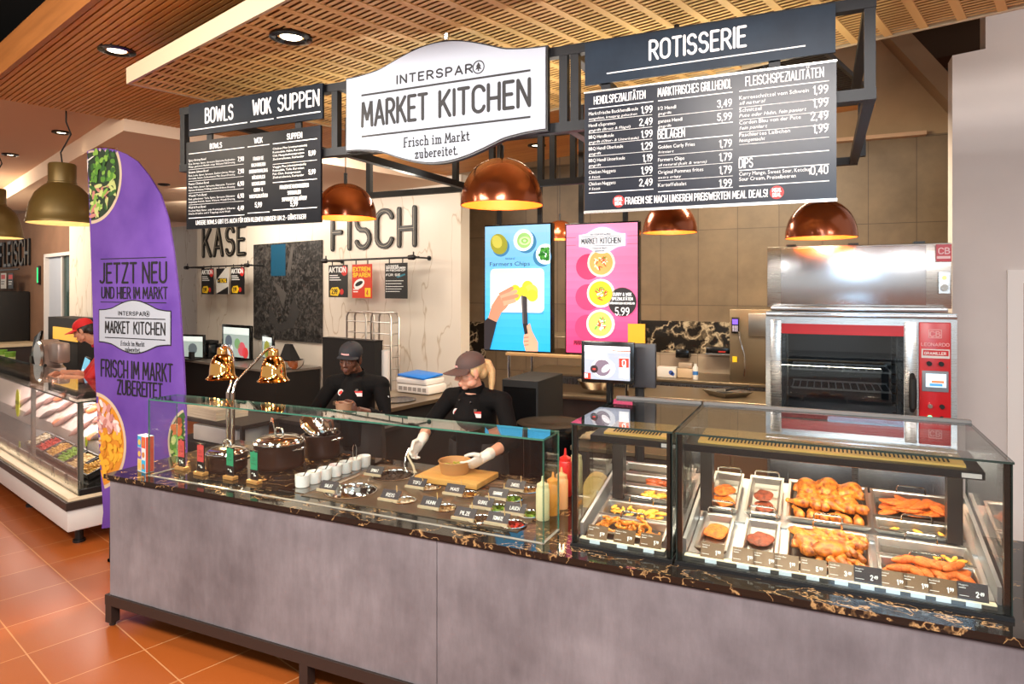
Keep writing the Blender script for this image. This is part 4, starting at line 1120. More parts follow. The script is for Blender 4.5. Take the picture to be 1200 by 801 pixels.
m.use(glow((232, 232, 236), e)).disc(a+(bq-a)*.48, zz+h*.36, h*.13, -.003, -.0026, rz=h*.07, a=.7)
m.use(glow((236, 238, 240), e)).bx(bq-mw*.2, bq-.006, -.0026, -.001, zz+h*.15, zz+h*.64)
m.use(glow((214, 54, 40), e)).bx(bq-mw*.2, bq-.006, -.003, -.0026, zz+h*.40, zz+h*.62); m.bx(a, a+mw*.12, -.003, -.001, zz+.02, zz+h*.23)
m.use(glow((250, 250, 250), e)); strokes(m, 'Q', bq-mw*.135, zz+h*.43, h*.15, .005, y0=-.0036, y1=-.003); strokes(m, 'IN', a+.004, zz+h*.12, h*.085, .005, y0=-.0036, y1=-.003)
strokes(m, 'TESTEN SIE DEN', a+.004, zz+h*.655, h*.05, .0028, y0=-.003, y1=-.001, w=mw*.42); strokes(m, 'TESTSIEGER!', a+.004, zz+h*.57, h*.065, .004, y0=-.003, y1=-.001, w=mw*.42)
m.build('screen', None, t)
# rear display next to it, seen from behind, with a yellow card on top
q0, q1 = atY(741, 402, 3.62), atY(768, 455, 3.62)
t = thing('scale_display', 'dark grey flat display panel beside the customer monitor, seen from behind', 'display', (q0.x, 3.62, WT))
w_, zA, zB = q1.x-q0.x, q1.z-WT, q0.z-WT
m = MB(); m.rbox((w_/2, .015, (zA+zB)/2), (w_, .03, zB-zA), .004); m.build('housing', mat('charcoal_plastic', (58, 58, 62), .45), t)
m = MB(); m.bx(w_*.2, w_*.2+.03, .03, .05, 0, zA+.1); m.bx(w_*.05, w_*.6, .0, .10, 0, .01); m.build('stand', M['black'], t)
q2, q3 = atY(736, 379, 3.72), atY(756, 404, 3.72)
t = thing('yellow_card_stand', 'plain yellow card sticking up behind the dark grey display', 'card', ((q2.x+q3.x)/2, 3.72, 0))
m = MB(); m.bx(-(q3.x-q2.x)/2, (q3.x-q2.x)/2, -.004, .004, q3.z-.12, q2.z); m.build('card', mat('yellow_plastic', (242, 176, 24), .5), t)
m = MB(); m.cyl((0, .01, 0), (0, .01, q3.z-.02), .012, n=12); m.lathe([(0, .02), (.1, .02), (.11, 0), (0, 0)], (0, .01, 0), 24); m.build('pole', M['black'], t)
# ================================================================== HOT DISPLAY CASES
M['bronze'] = mat('dark_bronze_profile', (34, 26, 21), .3, metal=.4)
M['grille_glow'] = mat('gold_glow_grille', (232, 186, 104), .35, metal=.3)  # lamp glow through the slots put into this golden colour
M['case_steel'] = mat('case_satin_steel', (206, 208, 210), .28, metal=.85)
def rimz(row, y): return .95+(y-2.79)*.167 if row == 0 else 1.015+(y-3.12)*.29
RT = (math.atan(.167), math.atan(.29))
def hot_case(label, x0, x1, px0, px1, div=None):
    t = thing('hot_display_case', label, 'display case', (0, 0, 0))
    y0, y1, z1 = 2.70, 3.50, 1.427
    m = MB(); m.bx(x0, x1, y0, y1, WT, WT+.014); m.bx(x0, x1, y0-.004, y0+.02, WT, WT+.012); m.build('plinth', M['black'], t)
    m = MB(); pane(m, x0+.01, x1-.01, y0+.004, y0+.010, WT+.014, z1-.008, 'glass', 'case_edge'); m.build('front_glass', None, t)
    m = MB(); pane(m, x0, x1, y0, 3.42, z1-.008, z1, 'glass_top', 'case_edge'); m.build('top_glass', None, t)
    for x in (x0+.002, x1-.010):
        m = MB(); pane(m, x, x+.008, y0+.012, y1-.02, WT+.014, z1-.008, 'glass', 'case_edge'); m.build('side_glass', None, t)
    for x in (x0+.006, x1-.026):
        m = MB(); m.bx(x, x+.020, y0+.012, y0+.03, WT+.014, z1-.008); m.build('corner_post', M['bronze'], t)
    m = MB(); m.bx(x0, x1, 3.40, 3.43, z1, z1+.012); m.build('top_rail', mat('dull_grey_rail', (110, 108, 106), .5), t)
    # sloping steel deck
    m = MB(); d = .040
    m.use(M['case_steel'])
    prof(m, [(2.775, WT+.014), (2.775, rimz(0, 2.775)-d), (3.105, rimz(0, 3.105)-d), (3.105, rimz(1, 3.105)-d), (3.45, rimz(1, 3.45)-d), (3.45, WT+.014)], x0+.03, x1-.03)
    m.build('deck', None, t)
    m = MB()
    for x in (x0+.014, x1-.03):
        prof(m, [(2.79, WT+.014), (2.79, .975), (3.45, 1.12), (3.45, WT+.014)], x, x+.014)
    m.build('side_cheek', M['case_steel'], t)
    for i, px in enumerate((px0, px1)):
        m = MB(); m.bx(px-.026, px+.026, 3.10, 3.16, 1.0, 1.335); m.build('pillar', M['black'], t)
    lb0, lb1 = px0-.05, px1+.05
    m = MB(); prof(m, [(2.84, 1.325), (2.84, 1.352), (3.14, 1.362), (3.14, 1.335), (2.86, 1.318)], lb0, lb1); lbar = m.build('light_bar', M['black'], t)
    m = MB(); prof(m, [(2.88, 1.3535), (2.88, 1.362), (3.10, 1.374), (3.10, 1.3605)], lb0+.05, lb1-.05); m.build('grille_tray', M['grille_glow'], lbar)
    m = MB(); x = lb0+.09; tl = math.atan(.012/.22)
    while x < lb1-.09:
        m.box((0, 0, 0), (.006, .07, .002), Matrix.Translation((x, 2.935, 1.3665))@rotmat(tl)); x += .0145
    g = m.build('grille_slots', M['matte_black'], lbar); g['kind'] = 'stuff'
    m = MB(); m.bx(lb0+.03, lb1-.03, 2.90, 2.93, 1.314, 1.322); m.build('light_tube', mat('warm_light_tube', (255, 214, 160), .5, emit=5), lbar)
    m = MB(); m.bx(lb1-.07, lb1-.01, 2.838, 2.84, 1.328, 1.344); m.build('maker_plate', M['white'], lbar)
    if div:
        m = MB(); m.bx(div-.004, div+.004, 3.108, 3.116, 1.0, 1.32); m.build('divider_rod', M['black'], t)
    # price rail
    m = MB(); m.bx(x0+.03, x1-.04, 2.735, 2.768, WT+.014, .926); m.build('price_rail', mat('dark_price_rail', (70, 66, 62), .4), t)
    m = MB(); m.bx(x0+.03, x1-.04, 2.736, 2.767, .926, .929); m.build('rail_strip', mat('cream_rail_strip', (240, 226, 196), .4), t)
    lamp('case_light', 'AREA', ((px0+px1)/2, 2.93, 1.311), 7*(px1-px0)+.7, (1, .84, .62), ((px0+px1)/2, 3.02, .9), (px1-px0), .05)
    lamp('case_light', 'AREA', ((px0+px1)/2, 3.13, 1.33), 4.2*(px1-px0)+.4, (1, .88, .70), ((px0+px1)/2, 3.24, .9), (px1-px0), .04)
    return t
hot_case('small hot display case with fries beside the squeeze bottles', -.978, -.545, -.885, -.60)
hot_case('wide hot display case with roast chicken and schnitzel at the right end', -.535, .575, -.475, .47, .0)

# ---- food pans
M['pan_dark'] = mat('dark_pan_floor', (50, 42, 36), .35, metal=.4)
def pan(label, xc, w_, row, ya, yb, dark=True, handles=(1,)):
    yc = (ya+yb)/2; d = (yb-ya)/math.cos(RT[row])
    t = thing('food_pan', label, 'pan', (xc, yc, rimz(row, yc)), 0, None)
    t.rotation_euler = (RT[row], 0, 0)
    W, D, h, r = w_/2, d/2, .034, .010
    m = MB()
    def ring(wx, dy, z): return [(-wx, -dy, z), (wx, -dy, z), (wx, dy, z), (-wx, dy, z)]
    lv = [ring(W, D, -.004), ring(W, D, 0), ring(W-r, D-r, 0), ring(W-r-.004, D-r-.004, -.004), ring(W-r-.012, D-r-.012, -h+.003)]
    vs = [p for q in lv for p in q]
    m.use(M['inox'])
    for k in range(len(lv)-1):
        m.add(vs, [(k*4+i, k*4+(i+1) % 4, (k+1)*4+(i+1) % 4, (k+1)*4+i) for i in range(4)])
    m.use(M['pan_dark'] if dark else M['inox']); m.add(lv[-1], [(0, 1, 2, 3)])
    m.use(M['inox']); m.add(ring(W, D, -.004)+ring(W-r-.010, D-r-.010, -h), [(0, 1, 5, 4), (1, 2, 6, 5), (2, 3, 7, 6), (3, 0, 4, 7), (4, 5, 6, 7)])
    m.build('tray', None, t)
    hw = min(.055, W*.8)
    for sg in handles:
        y = sg*(D-.008)
        m = MB(); m.tube([(-hw, y, -.002), (-hw*.98, y, .022), (-hw*.86, y, .03), (hw*.86, y, .03), (hw*.98, y, .022), (hw, y, -.002)], .0038, 8); m.build('handle', M['chrome'], t)
    t['_m'] = 0
    del t['_m']
    return t, Matrix.Translation(t.location)@rotmat(RT[row]), W-.022, D-.022
FP = {}
FP['A'] = pan('narrow front steel pan holding one breaded schnitzel', -.412, .128, 0, 2.79, 3.09, False)
FP['B'] = pan('narrow front steel pan holding one dark meat patty', -.232, .140, 0, 2.79, 3.09, False)
FP['C'] = pan('wide front pan heaped with chicken pieces', .018, .306, 0, 2.79, 3.09)
FP['D'] = pan('front right pan of fried strips next to the price cards', .352, .325, 0, 2.79, 2.945)
FP['E'] = pan('front right pan with few fries, behind the pan of strips', .352, .325, 0, 2.95, 3.09)
FP['F'] = pan('narrow rear steel pan holding two stacked schnitzels', -.412, .136, 1, 3.122, 3.42, False, (-1, 1))
FP['G'] = pan('narrow rear steel pan holding two dark patties', -.240, .150, 1, 3.122, 3.42, False, (-1, 1))
FP['H'] = pan('wide rear pan heaped with whole roast chickens and drumsticks', .02, .326, 1, 3.122, 3.42, True, (-1,))
FP['I'] = pan('rear right dark pan with hardly any food left, before the schnitzel pan', .352, .318, 1, 3.122, 3.21, True, (1,))
FP['J'] = pan('rear right pan filled with breaded cutlets', .352, .318, 1, 3.215, 3.42, True, (1,))
FP['K'] = pan('small case front pan of curly fries by the price cards', -.765, .33, 0, 2.79, 2.94)
FP['L'] = pan('small case pan of yellow wedges behind the curly fries', -.765, .33, 0, 2.945, 3.09)
FP['M'] = pan('small case rear pan of fries, nearest the front row', -.765, .33, 1, 3.122, 3.215, True, ())
FP['N'] = pan('small case rear pan of reddish sausages in the middle', -.765, .33, 1, 3.22, 3.315, True, ())
FP['O'] = pan('small case rearmost pan, almost empty', -.765, .33, 1, 3.32, 3.42, True, ())

# ---- food
M['crumb'] = food_mat('golden_breadcrumb', (226, 118, 30), (160, 62, 12), 70, .5, 1.0)
M['patty'] = food_mat('dark_fried_mince', (142, 58, 26), (70, 26, 12), 70, .45, 1.0)
M['roast'] = food_mat('roast_chicken_skin', (222, 130, 38), (104, 40, 10), 34, .32, .6)
M['fry'] = food_mat('fried_potato', (238, 176, 66), (208, 124, 34), 30, .45, .3)
M['strip'] = food_mat('orange_breaded_strip', (224, 110, 32), (172, 70, 18), 70, .5, .8)
M['curly'] = food_mat('curly_fry_batter', (228, 146, 46), (190, 100, 26), 50, .45, .4)
M['sausage'] = food_mat('fried_sausage', (186, 88, 44), (130, 52, 26), 20, .35, .2)
def blob(name, r, m_, seed, amp=.25, fr=26, n=22, k=14):
    m = MB(); m.ell((0, 0, 0), r, None, n, k)
    for v in m.v:
        q = noise.noise_vector(Vector(v)*fr+Vector((seed*7.1, seed*3.3, 0)))
        s = 1+amp*noise.noise(Vector((v.x*fr*.7+seed, v.y*fr*.7, seed*1.7)))
        v.x *= s; v.y *= s; v.z = v.z*(1+.6*amp*q.z)+q.z*r[2]*.3
    return m.build(name, m_)
def org(name, fn, m_, vox=.004, it=2):
    m = MB(); fn(m); return remesh(m, name, m_, vox, it)
def f_chicken(m):
    m.ell((0, 0, .036), (.072, .052, .044)); m.ell((.03, 0, .046), (.045, .048, .038))
    for s in (-1, 1):
        m.tube([(-.02, s*.04, .03), (-.055, s*.05, .035), (-.085, s*.03, .042), (-.10, s*.02, .046)], [.03, .026, .014, .009], 12)
        m.tube([(.045, s*.042, .045), (.02, s*.066, .03), (.045, s*.06, .02)], [.016, .013, .009], 10)
def f_drum(m):
    m.tube([(-.045, 0, .018), (-.03, 0, .02), (-.005, 0, .018), (.025, 0, .013), (.042, 0, .012)], [.012, .022, .02, .011, .008], 14); m.ell((.047, 0, .012), (.011, .012, .010))
def f_thigh(m):
    m.ell((0, 0, .015), (.042, .032, .018)); m.ell((.026, .012, .014), (.028, .022, .015)); m.tube([(.03, 0, .012), (.062, -.014, .011)], [.012, .007], 10)
def f_wing(m):
    m.tube([(-.035, 0, .012), (0, .016, .014), (.022, 0, .011), (.05, .012, .009)], [.010, .013, .010, .006], 10)
PR = {}
PR['chicken'] = org('roast_chicken', f_chicken, M['roast'], .005); PR['drum'] = org('chicken_drumstick', f_drum, M['roast'], .0035)
PR['thigh'] = org('chicken_thigh', f_thigh, M['roast'], .004); PR['wing'] = org('chicken_wing', f_wing, M['roast'], .003)
PR['schnitzel'] = blob('breaded_schnitzel', (.052, .05, .011), M['crumb'], 1, .4, 24); PR['patty'] = blob('meat_patty', (.042, .046, .011), M['patty'], 5, .22, 34)
PR['cutlet'] = blob('breaded_cutlet', (.062, .026, .011), M['strip'], 3, .3, 28); PR['strip'] = blob('fried_chicken_strip', (.046, .017, .012), M['strip'], 8, .35, 34)
PR['wedge'] = blob('potato_wedge', (.024, .009, .008), M['fry'], 2, .2, 40, 12, 8); PR['saus'] = blob('fried_sausage', (.035, .014, .012), M['sausage'], 4, .25, 30, 14, 8)
m = MB(); m.tube([(.024*math.cos(a), .024*math.sin(a), .005+.0035*a) for a in [i*.42 for i in range(18)]], .0062, 8); PR['curl'] = m.build('curly_fry', M['curly'])
fresh = {k: True for k in PR}
def put(kind, pan_key, u, v, z, rz, label, cat, group=None, sc=1, rx=0, ry=0):
    o = PR[kind]
    if fresh[kind]: fresh[kind] = False
    else: o = o.copy(); COL.objects.link(o)
    t, Mx, W, D = FP[pan_key]
    mt = Mx@Matrix.Translation((u*W, v*D, z))@rotmat(rx, ry, rz)@Matrix.Scale(sc, 4)
    o.matrix_world = mt
    for k in ('label', 'category', 'group'):
        if k in o: del o[k]
    return tag(o, label, cat, group)
B0 = -.031
put('schnitzel', 'A', 0, .18, B0+.014, .3, 'golden breaded schnitzel alone in the narrow front pan', 'schnitzel', None, 1.12)
put('patty', 'B', 0, .12, B0+.014, .2, 'round dark brown meat patty alone in the narrow front pan', 'patty', None, 1.18)
put('schnitzel', 'F', 0, -.5, B0+.014, 1.2, 'lower breaded schnitzel in the narrow rear pan', 'schnitzel', None, .95)
put('schnitzel', 'F', -.05, -.10, B0+.036, 2.8, 'upper breaded schnitzel lying across the lower one in the narrow rear pan', 'schnitzel', None, .95)
put('patty', 'G', .05, -.52, B0+.014, 1.2, 'dark meat patty at the front of the narrow rear pan', 'patty', None, .95)
put('patty', 'G', -.05, -.12, B0+.034, .4, 'dark meat patty leaning on the other one in the narrow rear pan', 'patty', None, .95)
ch = [(-.55, .45, .012, 2.0, 'whole roast chicken at the left of the rear pan'), (-.02, .5, .02, 1.3, 'whole roast chicken in the middle of the rear pan behind the divider rod'), (.58, .5, .014, .7, 'whole roast chicken at the right of the rear pan')]
for u, v, z, rz, lab in ch: put('chicken', 'H', u, v, B0+z, rz, lab, 'chicken', None, .86)
for i in range(12):
    u = -.8+.32*(i % 6)+rnd.uniform(-.06, .06); v = -.72+.36*(i//6)+rnd.uniform(-.05, .05)
    put('drum', 'H', u, v, B0+.004+.022*(i//6), rnd.choice((2.2, 2.6, -.6, 1.9))+rnd.uniform(-.3, .3), 'roast chicken drumstick piled before the whole chickens in the rear pan', 'drumstick', 'drumsticks in the rear chicken pan', 1.0)
for i in range(5):
    put('thigh', 'H', -.7+.34*i, -.15+.1*(i % 2), B0+.034, rnd.uniform(0, 3), 'roast chicken thigh piled in front of the whole chickens', 'chicken thigh', 'thighs in the rear chicken pan', .9)
put('chicken', 'C', -.55, -.05, B0+.006, 2.4, 'roast chicken half at the left of the front chicken pan', 'chicken', None, .8)
put('thigh', 'C', .02, -.35, B0+.024, .4, 'large yellow roast chicken piece in the middle of the front pan', 'chicken thigh', None, 1.5)
for i in range(15):
    u = -.1+.26*(i % 5)+rnd.uniform(-.06, .06); v = -.75+.62*(i//5)+rnd.uniform(-.08, .08)
    put('wing', 'C', min(u, .92), v, B0+.006+.010*(i % 3), rnd.uniform(1.6, 3.0), 'roast chicken wing heaped in the front chicken pan', 'chicken wing', 'wings in the front chicken pan', 1.25)
for i in range(8):
    u = -.25+.16*i; v = .25+.45*(i % 2)+rnd.uniform(-.1, .1)
    put('drum', 'C', u, v, B0+.02, rnd.uniform(1.8, 2.8), 'roast chicken drumstick heaped in the front chicken pan', 'drumstick', 'drumsticks in the front chicken pan', .95)
for i in range(4):
    put('thigh', 'C', -.8+.3*i, .62-.1*(i % 2), B0+.02, rnd.uniform(0, 3), 'roast chicken thigh heaped at the back of the front chicken pan', 'chicken thigh', 'thighs in the front chicken pan', .9)
for i in range(6):
    put('strip', 'D', -.72+.29*i, -.1+.4*(i % 2), B0+.018+.006*(i % 2), rnd.uniform(-1.0, 1.0), 'orange breaded chicken strip in the front right pan', 'chicken strip', 'breaded strips in the front right pan', 1.05)
for i in range(5):
    put('strip', 'D', -.5+.27*i, .45, B0+.052, rnd.uniform(-1.1, 1.1), 'orange breaded chicken strip in the front right pan', 'chicken strip', 'breaded strips in the front right pan', 1.0)
for i in range(6):
    put('strip', 'D', -.62+.27*i, -.15, B0+.034, rnd.uniform(-1.1, 1.1), 'orange breaded chicken strip in the front right pan', 'chicken strip', 'breaded strips in the front right pan', 1.0)
for i in range(5):
    put('wedge', 'E', .3+.15*i, -.2+.25*(i % 2), B0+.012, rnd.uniform(0, 3), 'leftover yellow fry at the right of the near-empty pan', 'fry', 'leftover fries in the front right pan')
for i in range(8):
    put('cutlet', 'J', -.62+.42*(i % 4), -.35+.62*(i//4), B0+.014+.014*(i % 2), rnd.uniform(-1.0, .9), 'orange breaded cutlet in the rear right pan', 'cutlet', 'breaded cutlets in the rear right pan', .95)
for i in range(4):
    put('cutlet', 'J', -.5+.36*i, -.05, B0+.040, rnd.uniform(-1.2, 1.0), 'orange breaded cutlet in the rear right pan', 'cutlet', 'breaded cutlets in the rear right pan', .95)
for i in range(3):
    put('wedge', 'I', -.6+.6*i, -.1, B0+.012, rnd.uniform(0, 3), 'single yellow crumb of fry left in the dark pan', 'fry', 'leftover fries in the rear right pan')
for i in range(13):
    put('curl', 'K', -.75+.25*(i % 7), -.35+.6*(i//7), B0+.004+.010*(i % 3), rnd.uniform(0, 6), 'orange curly fry in the front pan of the small case', 'curly fry', 'curly fries in the small case', rnd.uniform(.85, 1.25), rnd.uniform(-.5, .5), rnd.uniform(-.4, .4))
for i in range(30):
    put('wedge', 'L', rnd.uniform(-.85, .9), rnd.uniform(-.7, .7), B0+.010+.016*rnd.random(), rnd.uniform(0, 3), 'yellow potato wedge in the second pan of the small case', 'potato wedge', 'wedges in the small case', rnd.uniform(.9, 1.2))
for i in range(20):
    put('wedge', 'M', rnd.uniform(0, .95), rnd.uniform(-.7, .7), B0+.010+.014*rnd.random(), rnd.uniform(0, 3), 'yellow fry in the rear pan of the small case', 'fry', 'fries in the rear pan of the small case', rnd.uniform(.9, 1.2))
for i in range(11):
    put('saus', 'N', rnd.uniform(.0, .92), rnd.uniform(-.6, .6), B0+.014+.014*rnd.random(), rnd.uniform(-.6, .6), 'reddish fried piece in the rear pan of the small case', 'fried piece', 'fried pieces in the small case', 1)
for i in range(4):
    put('saus', 'O', rnd.uniform(.4, .9), rnd.uniform(-.5, .5), B0+.014, rnd.uniform(-.6, .6), 'dark fried piece left in the rearmost pan of the small case', 'fried piece', 'leftovers in the small case', .9)

# ---- price cards
M['card_gold_lit'] = mat('gold_lit_price_card', (92, 68, 38), .3, metal=.3)  # gold light painted into the colour of dark cards
M['card_dark'] = mat('black_price_card', (34, 32, 34), .5)  # same kind of card, left without the gold light
words_ = ['first', 'second', 'third', 'fourth', 'fifth', 'sixth', 'seventh', 'eighth', 'ninth', 'tenth', 'eleventh']
def price_card(px, py, price, label, group, dark=False, txt='Schnitzel'):
    p = hit(px, py, (0, 2.752, 0), (0, 1, 0))
    t = thing('price_card', label, 'price card', (p.x, 2.748, .929), 0, group)
    tl = rotmat(R(-20 if dark else -34))
    m = MB(); m.M = tl; m.bx(-.045, .045, 0, .003, 0, .058); m.build('card', M['card_dark'] if dark else M['card_gold_lit'], t)
    m = MB(); m.M = tl
    fine(m, txt, -.040, .045, .0055, y=-.0006); m.bx(-.04, -.02, -.0006, 0, .037, .039); m.bx(-.04, -.012, -.0006, 0, .012, .0135)
    strokes(m, price[0], .016, .014, .016, .0034, y0=-.0008, y1=0, align='r'); strokes(m, price[2:], .021, .020, .010, .0024, y0=-.0008, y1=0)
    m.build('lettering', M['paper'], t)
    m = MB(); m.bx(-.024, .020, -.0165, -.013, -.016, .000); m.build('shelf_tag', mat('blue_white_tag', (214, 226, 232), .4), t)
PC = [(155, 497, '1,99'), (262, 512, '1,99'), (333, 520, '1,99'), (403, 533, '1,99'), (495, 547, '5,99'), (590, 563, '3,49'), (677, 583, '2,49'), (762, 590, '1,99'), (845, 603, '1,99'), (930, 617, '1,99'), (1030, 640, '2,49')]
for i, (a, c, pr) in enumerate(PC):
    px, py = a/2.857+780, c/2.857+470
    dark = i in (6, 10)
    lab = ('black matt price card at the far right of the wide case' if i == 10 else 'black matt price card between gold-lit cards in the wide case') if dark else words_[i]+' price card from the left, gold light in its colour, on the wide case rail'
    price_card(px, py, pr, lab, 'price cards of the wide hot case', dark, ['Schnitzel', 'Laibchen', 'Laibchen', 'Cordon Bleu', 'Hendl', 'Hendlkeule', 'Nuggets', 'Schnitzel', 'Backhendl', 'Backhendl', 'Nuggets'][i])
for i, (px, py) in enumerate(((699, 624), (731, 628), (762, 633))):
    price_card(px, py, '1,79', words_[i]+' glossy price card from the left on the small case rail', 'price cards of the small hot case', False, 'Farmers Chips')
# ================================================================== KITCHEN
# ---- rotisserie oven with its hood
OY = 4.75
ox0, ox1 = atY(899, 300, OY).x, atY(1116, 300, OY).x
ow = ox1-ox0
def oz(px, py): return atY(px, py, OY).z
def oxx(px): return atY(px, 300, OY).x-ox0
M['oven_red'] = mat('red_oven_panel', (188, 30, 36), .3)
M['oven_in'] = mat('dark_oven_interior', (26, 30, 34), .35, metal=.3)
M['blue_steel'] = brushed_mat('bluish_steel', (206, 210, 216), .22, (50, 1, 1))
zt, zh, zb = oz(899, 289), oz(899, 364), oz(1010, 508)
t = thing('rotisserie_hood', 'large brushed steel extraction hood on top of the red-fronted oven', 'extractor hood', (ox0, OY, zh))
H = zt-zh
m = MB(); m.rbox((ow/2, .42, H/2+.012), (ow, .82, H-.028), .006); m.build('hood_body', M['steel'], t)
m = MB(); m.rbox(((oxx(915)+oxx(1085))/2, -.004, H/2+.016), (oxx(1085)-oxx(915), .03, H-.06), .004); m.build('front_door', M['blue_steel'], t)
m = MB(); m.rbox((ow/2, -.01, .018), (ow-.05, .05, .028), .006); m.build('bottom_rail', M['blue_steel'], t)
for px in (927, 1000, 1078):
    m = MB(); m.bx(oxx(px)-.03, oxx(px)+.03, .02, .10, H, H+.012); m.build('hinge', M['black'], t)
m = MB(); m.bx(oxx(1097), ow-.004, -.004, .01, H-.115, H-.012); bd = m.build('badge', M['oven_red'], t)
m = MB(); strokes(m, 'CB', oxx(1100), H-.068, .034, .006, y0=-.006, y1=-.004, w=.055); m.bx(oxx(1097)+.004, ow-.01, -.0055, -.004, H-.098, H-.082); m.build('badge_mark', mat('pale_pink_print', (240, 206, 206), .5), bd)
m = MB(); m.bx(oxx(1100), oxx(1113), -.006, .01, H*.28, H*.58); p_ = m.build('switch_plate', M['steel'], t)
m = MB(); m.M = T(oxx(1106.5), -.006, H*.36)@rotmat(R(90)); m.lathe([(.022, 0), (.02, .012), (0, .012)], n=20); m.build('rotary_switch', M['chrome'], p_)
m = MB(); m.disc(oxx(1106.5), H*.5, .012, -.009, -.006); m.build('signal_light', mat('yellow_green_signal', (214, 222, 130), .4, emit=.6), p_)

t = thing('rotisserie_oven', 'steel rotisserie oven with big glass door and red control panel', 'oven', (ox0, OY, zb))
H = zh-zb
Z_ = lambda py, px=985: oz(px, py)-zb
m = MB()
wx0, wx1 = oxx(916), oxx(1059); wz0, wz1 = Z_(486), Z_(392)
m.bx(-.008, wx0, 0, .84, 0, H-.004); m.bx(wx1, ow+.024, 0, .84, 0, H-.004); m.bx(wx0, wx1, 0, .84, 0, wz0); m.bx(wx0, wx1, 0, .84, wz1, H-.004); m.bx(wx0, wx1, .8, .84, wz0, wz1)
m.build('oven_body', M['steel'], t)
m = MB(); m.rbox((ow/2+.008, -.006, H-.022), (ow+.03, .05, .026), .006); m.build('top_rail', M['blue_steel'], t)
m = MB(); m.bx(wx0, wx1, -.012, -.001, Z_(392), Z_(380)); m.build('red_door_strip', M['oven_red'], t)
m = MB(); m.bx(wx0, wx1, -.012, -.001, wz0-.035, wz0-.004); m.build('red_door_strip', M['oven_red'], t)
m = MB(); m.bx(wx0+.005, wx1-.005, .002, .79, wz0, wz0+.004); m.bx(wx0+.005, wx1-.005, .78, .795, wz0, wz1); m.build('oven_chamber', M['oven_in'], t)
for k, z in enumerate((.28, .52)):
    m = MB(); zz = wz0+(wz1-wz0)*z
    m.bx(wx0+.05, wx1-.05, .08, .085, zz, zz+.012); m.bx(wx0+.05, wx1-.05, .5, .505, zz, zz+.012)
    for i in range(14): x = wx0+.06+(wx1-wx0-.12)*i/13; m.bx(x-.003, x+.003, .08, .5, zz+.003, zz+.007)
    m.build('rack', M['inox'], t)
for sx in (wx0+.03, wx1-.036):
    m = MB(); m.bx(sx, sx+.008, .04, .06, wz0+.01, wz1-.02)
    for k in range(7): m.cyl((sx+.004, .05, wz0+.03+.06*k), (sx+(.03 if sx < .3 else -.022), .05, wz0+.03+.06*k), .004, n=8)
    m.build('side_ladder', M['chrome'], t)
m = MB(); pane(m, wx0, wx1, -.010, -.004, wz0-.002, wz1, 'glass_smoke', 'case_edge'); m.build('door_glass', None, t)
m = MB(); m.rbox(((wx1+oxx(1075))/2, -.008, (Z_(380)+wz0)/2), (oxx(1074)-wx1-.004, .03, Z_(380)-wz0+.05), .004); m.build('door_frame', M['steel'], t)
m = MB(); m.rbox(((wx0+oxx(903))/2, -.008, (Z_(380)+wz0)/2), (wx0-oxx(903)-.004, .03, Z_(380)-wz0+.05), .004); m.build('door_frame', M['steel'], t)
hx_ = oxx(1068.5)
m = MB(); m.tube([(hx_, -.02, Z_(475)), (hx_, -.055, Z_(470)), (hx_, -.06, Z_(455)), (hx_, -.055, Z_(440)), (hx_, -.02, Z_(434))], [.012, .020, .022, .020, .012], 14); m.build('door_handle', M['matte_black'], t)
cx0, cx1 = oxx(1076.5), oxx(1114)
m = MB(); m.rbox(((cx0+cx1)/2, -.008, (Z_(380)+wz0)/2-.01), (cx1-cx0, .03, Z_(380)-wz0+.07), .006); cp = m.build('control_panel', M['oven_red'], t)
cm = (cx0+cx1)/2; y_ = -.024
m = MB()
strokes(m, 'CB', cm, Z_(391), .03, .005, y0=y_-.002, y1=y_, align='c', xs=1.5)
for a_, b_ in ((-.034, -.030), (.030, .034)): m.bx(cm+a_, cm+b_, y_-.002, y_, Z_(392.5), Z_(383.5))
rule(m, cm-.034, cm+.034, Z_(392.5), .004, y_-.002, y_); rule(m, cm-.034, cm+.034, Z_(383.5), .004, y_-.002, y_)
strokes(m, 'LEONARDO', cm, Z_(401.5), .018, .003, y0=y_-.002, y1=y_, align='c', w=(cx1-cx0)*.86); m.build('panel_lettering', mat('pink_print', (236, 176, 176), .5), cp)
m = MB(); m.bx(cx0+.012, cx1-.008, y_-.003, y_, Z_(415), Z_(405)); lb = m.build('name_plate', M['white'], cp)
m = MB(); m.use(M['oven_red']).bx(cx0+.02, cx1-.014, y_-.004, y_-.003, Z_(412.3), Z_(406.2)); m.use(M['paper']); strokes(m, 'GRAMILLER', cm, Z_(411), .015, .0026, y0=y_-.005, y1=y_-.004, align='c', w=.11); m.build('name_lettering', None, lb)
for px in (1088, 1102): m = MB(); m.M = T(oxx(px), y_, Z_(421)); m.cyl((0, 0, 0), (0, -.02, 0), .014, n=16); m.build('knob', M['matte_black'], cp)
m = MB(); m.rbox((cm, y_-.002, (Z_(430)+Z_(451))/2), (oxx(1111)-oxx(1080), .01, Z_(429)-Z_(452)), .003); sc_ = m.build('touch_screen', mat('grey_bezel', (120, 124, 132), .4), cp)
m = MB(); a_, b_ = oxx(1084), oxx(1108); k_ = lambda f: Z_(449)+(Z_(432)-Z_(449))*f
m.use(glow((190, 214, 226), .9)).bx(a_, b_, y_-.009, y_-.007, k_(.12), k_(1)); m.use(glow((240, 244, 246), .9)).bx(a_+.008, b_-.008, y_-.010, y_-.009, k_(.55), k_(.85)); m.use(glow((206, 120, 80), .9)).bx(a_+.03, b_-.012, y_-.0105, y_-.009, k_(.4), k_(.56)); m.use(glow((70, 140, 210), .9)).bx(a_+.02, b_-.02, y_-.0105, y_-.009, k_(.2), k_(.36)); m.build('display', None, sc_)
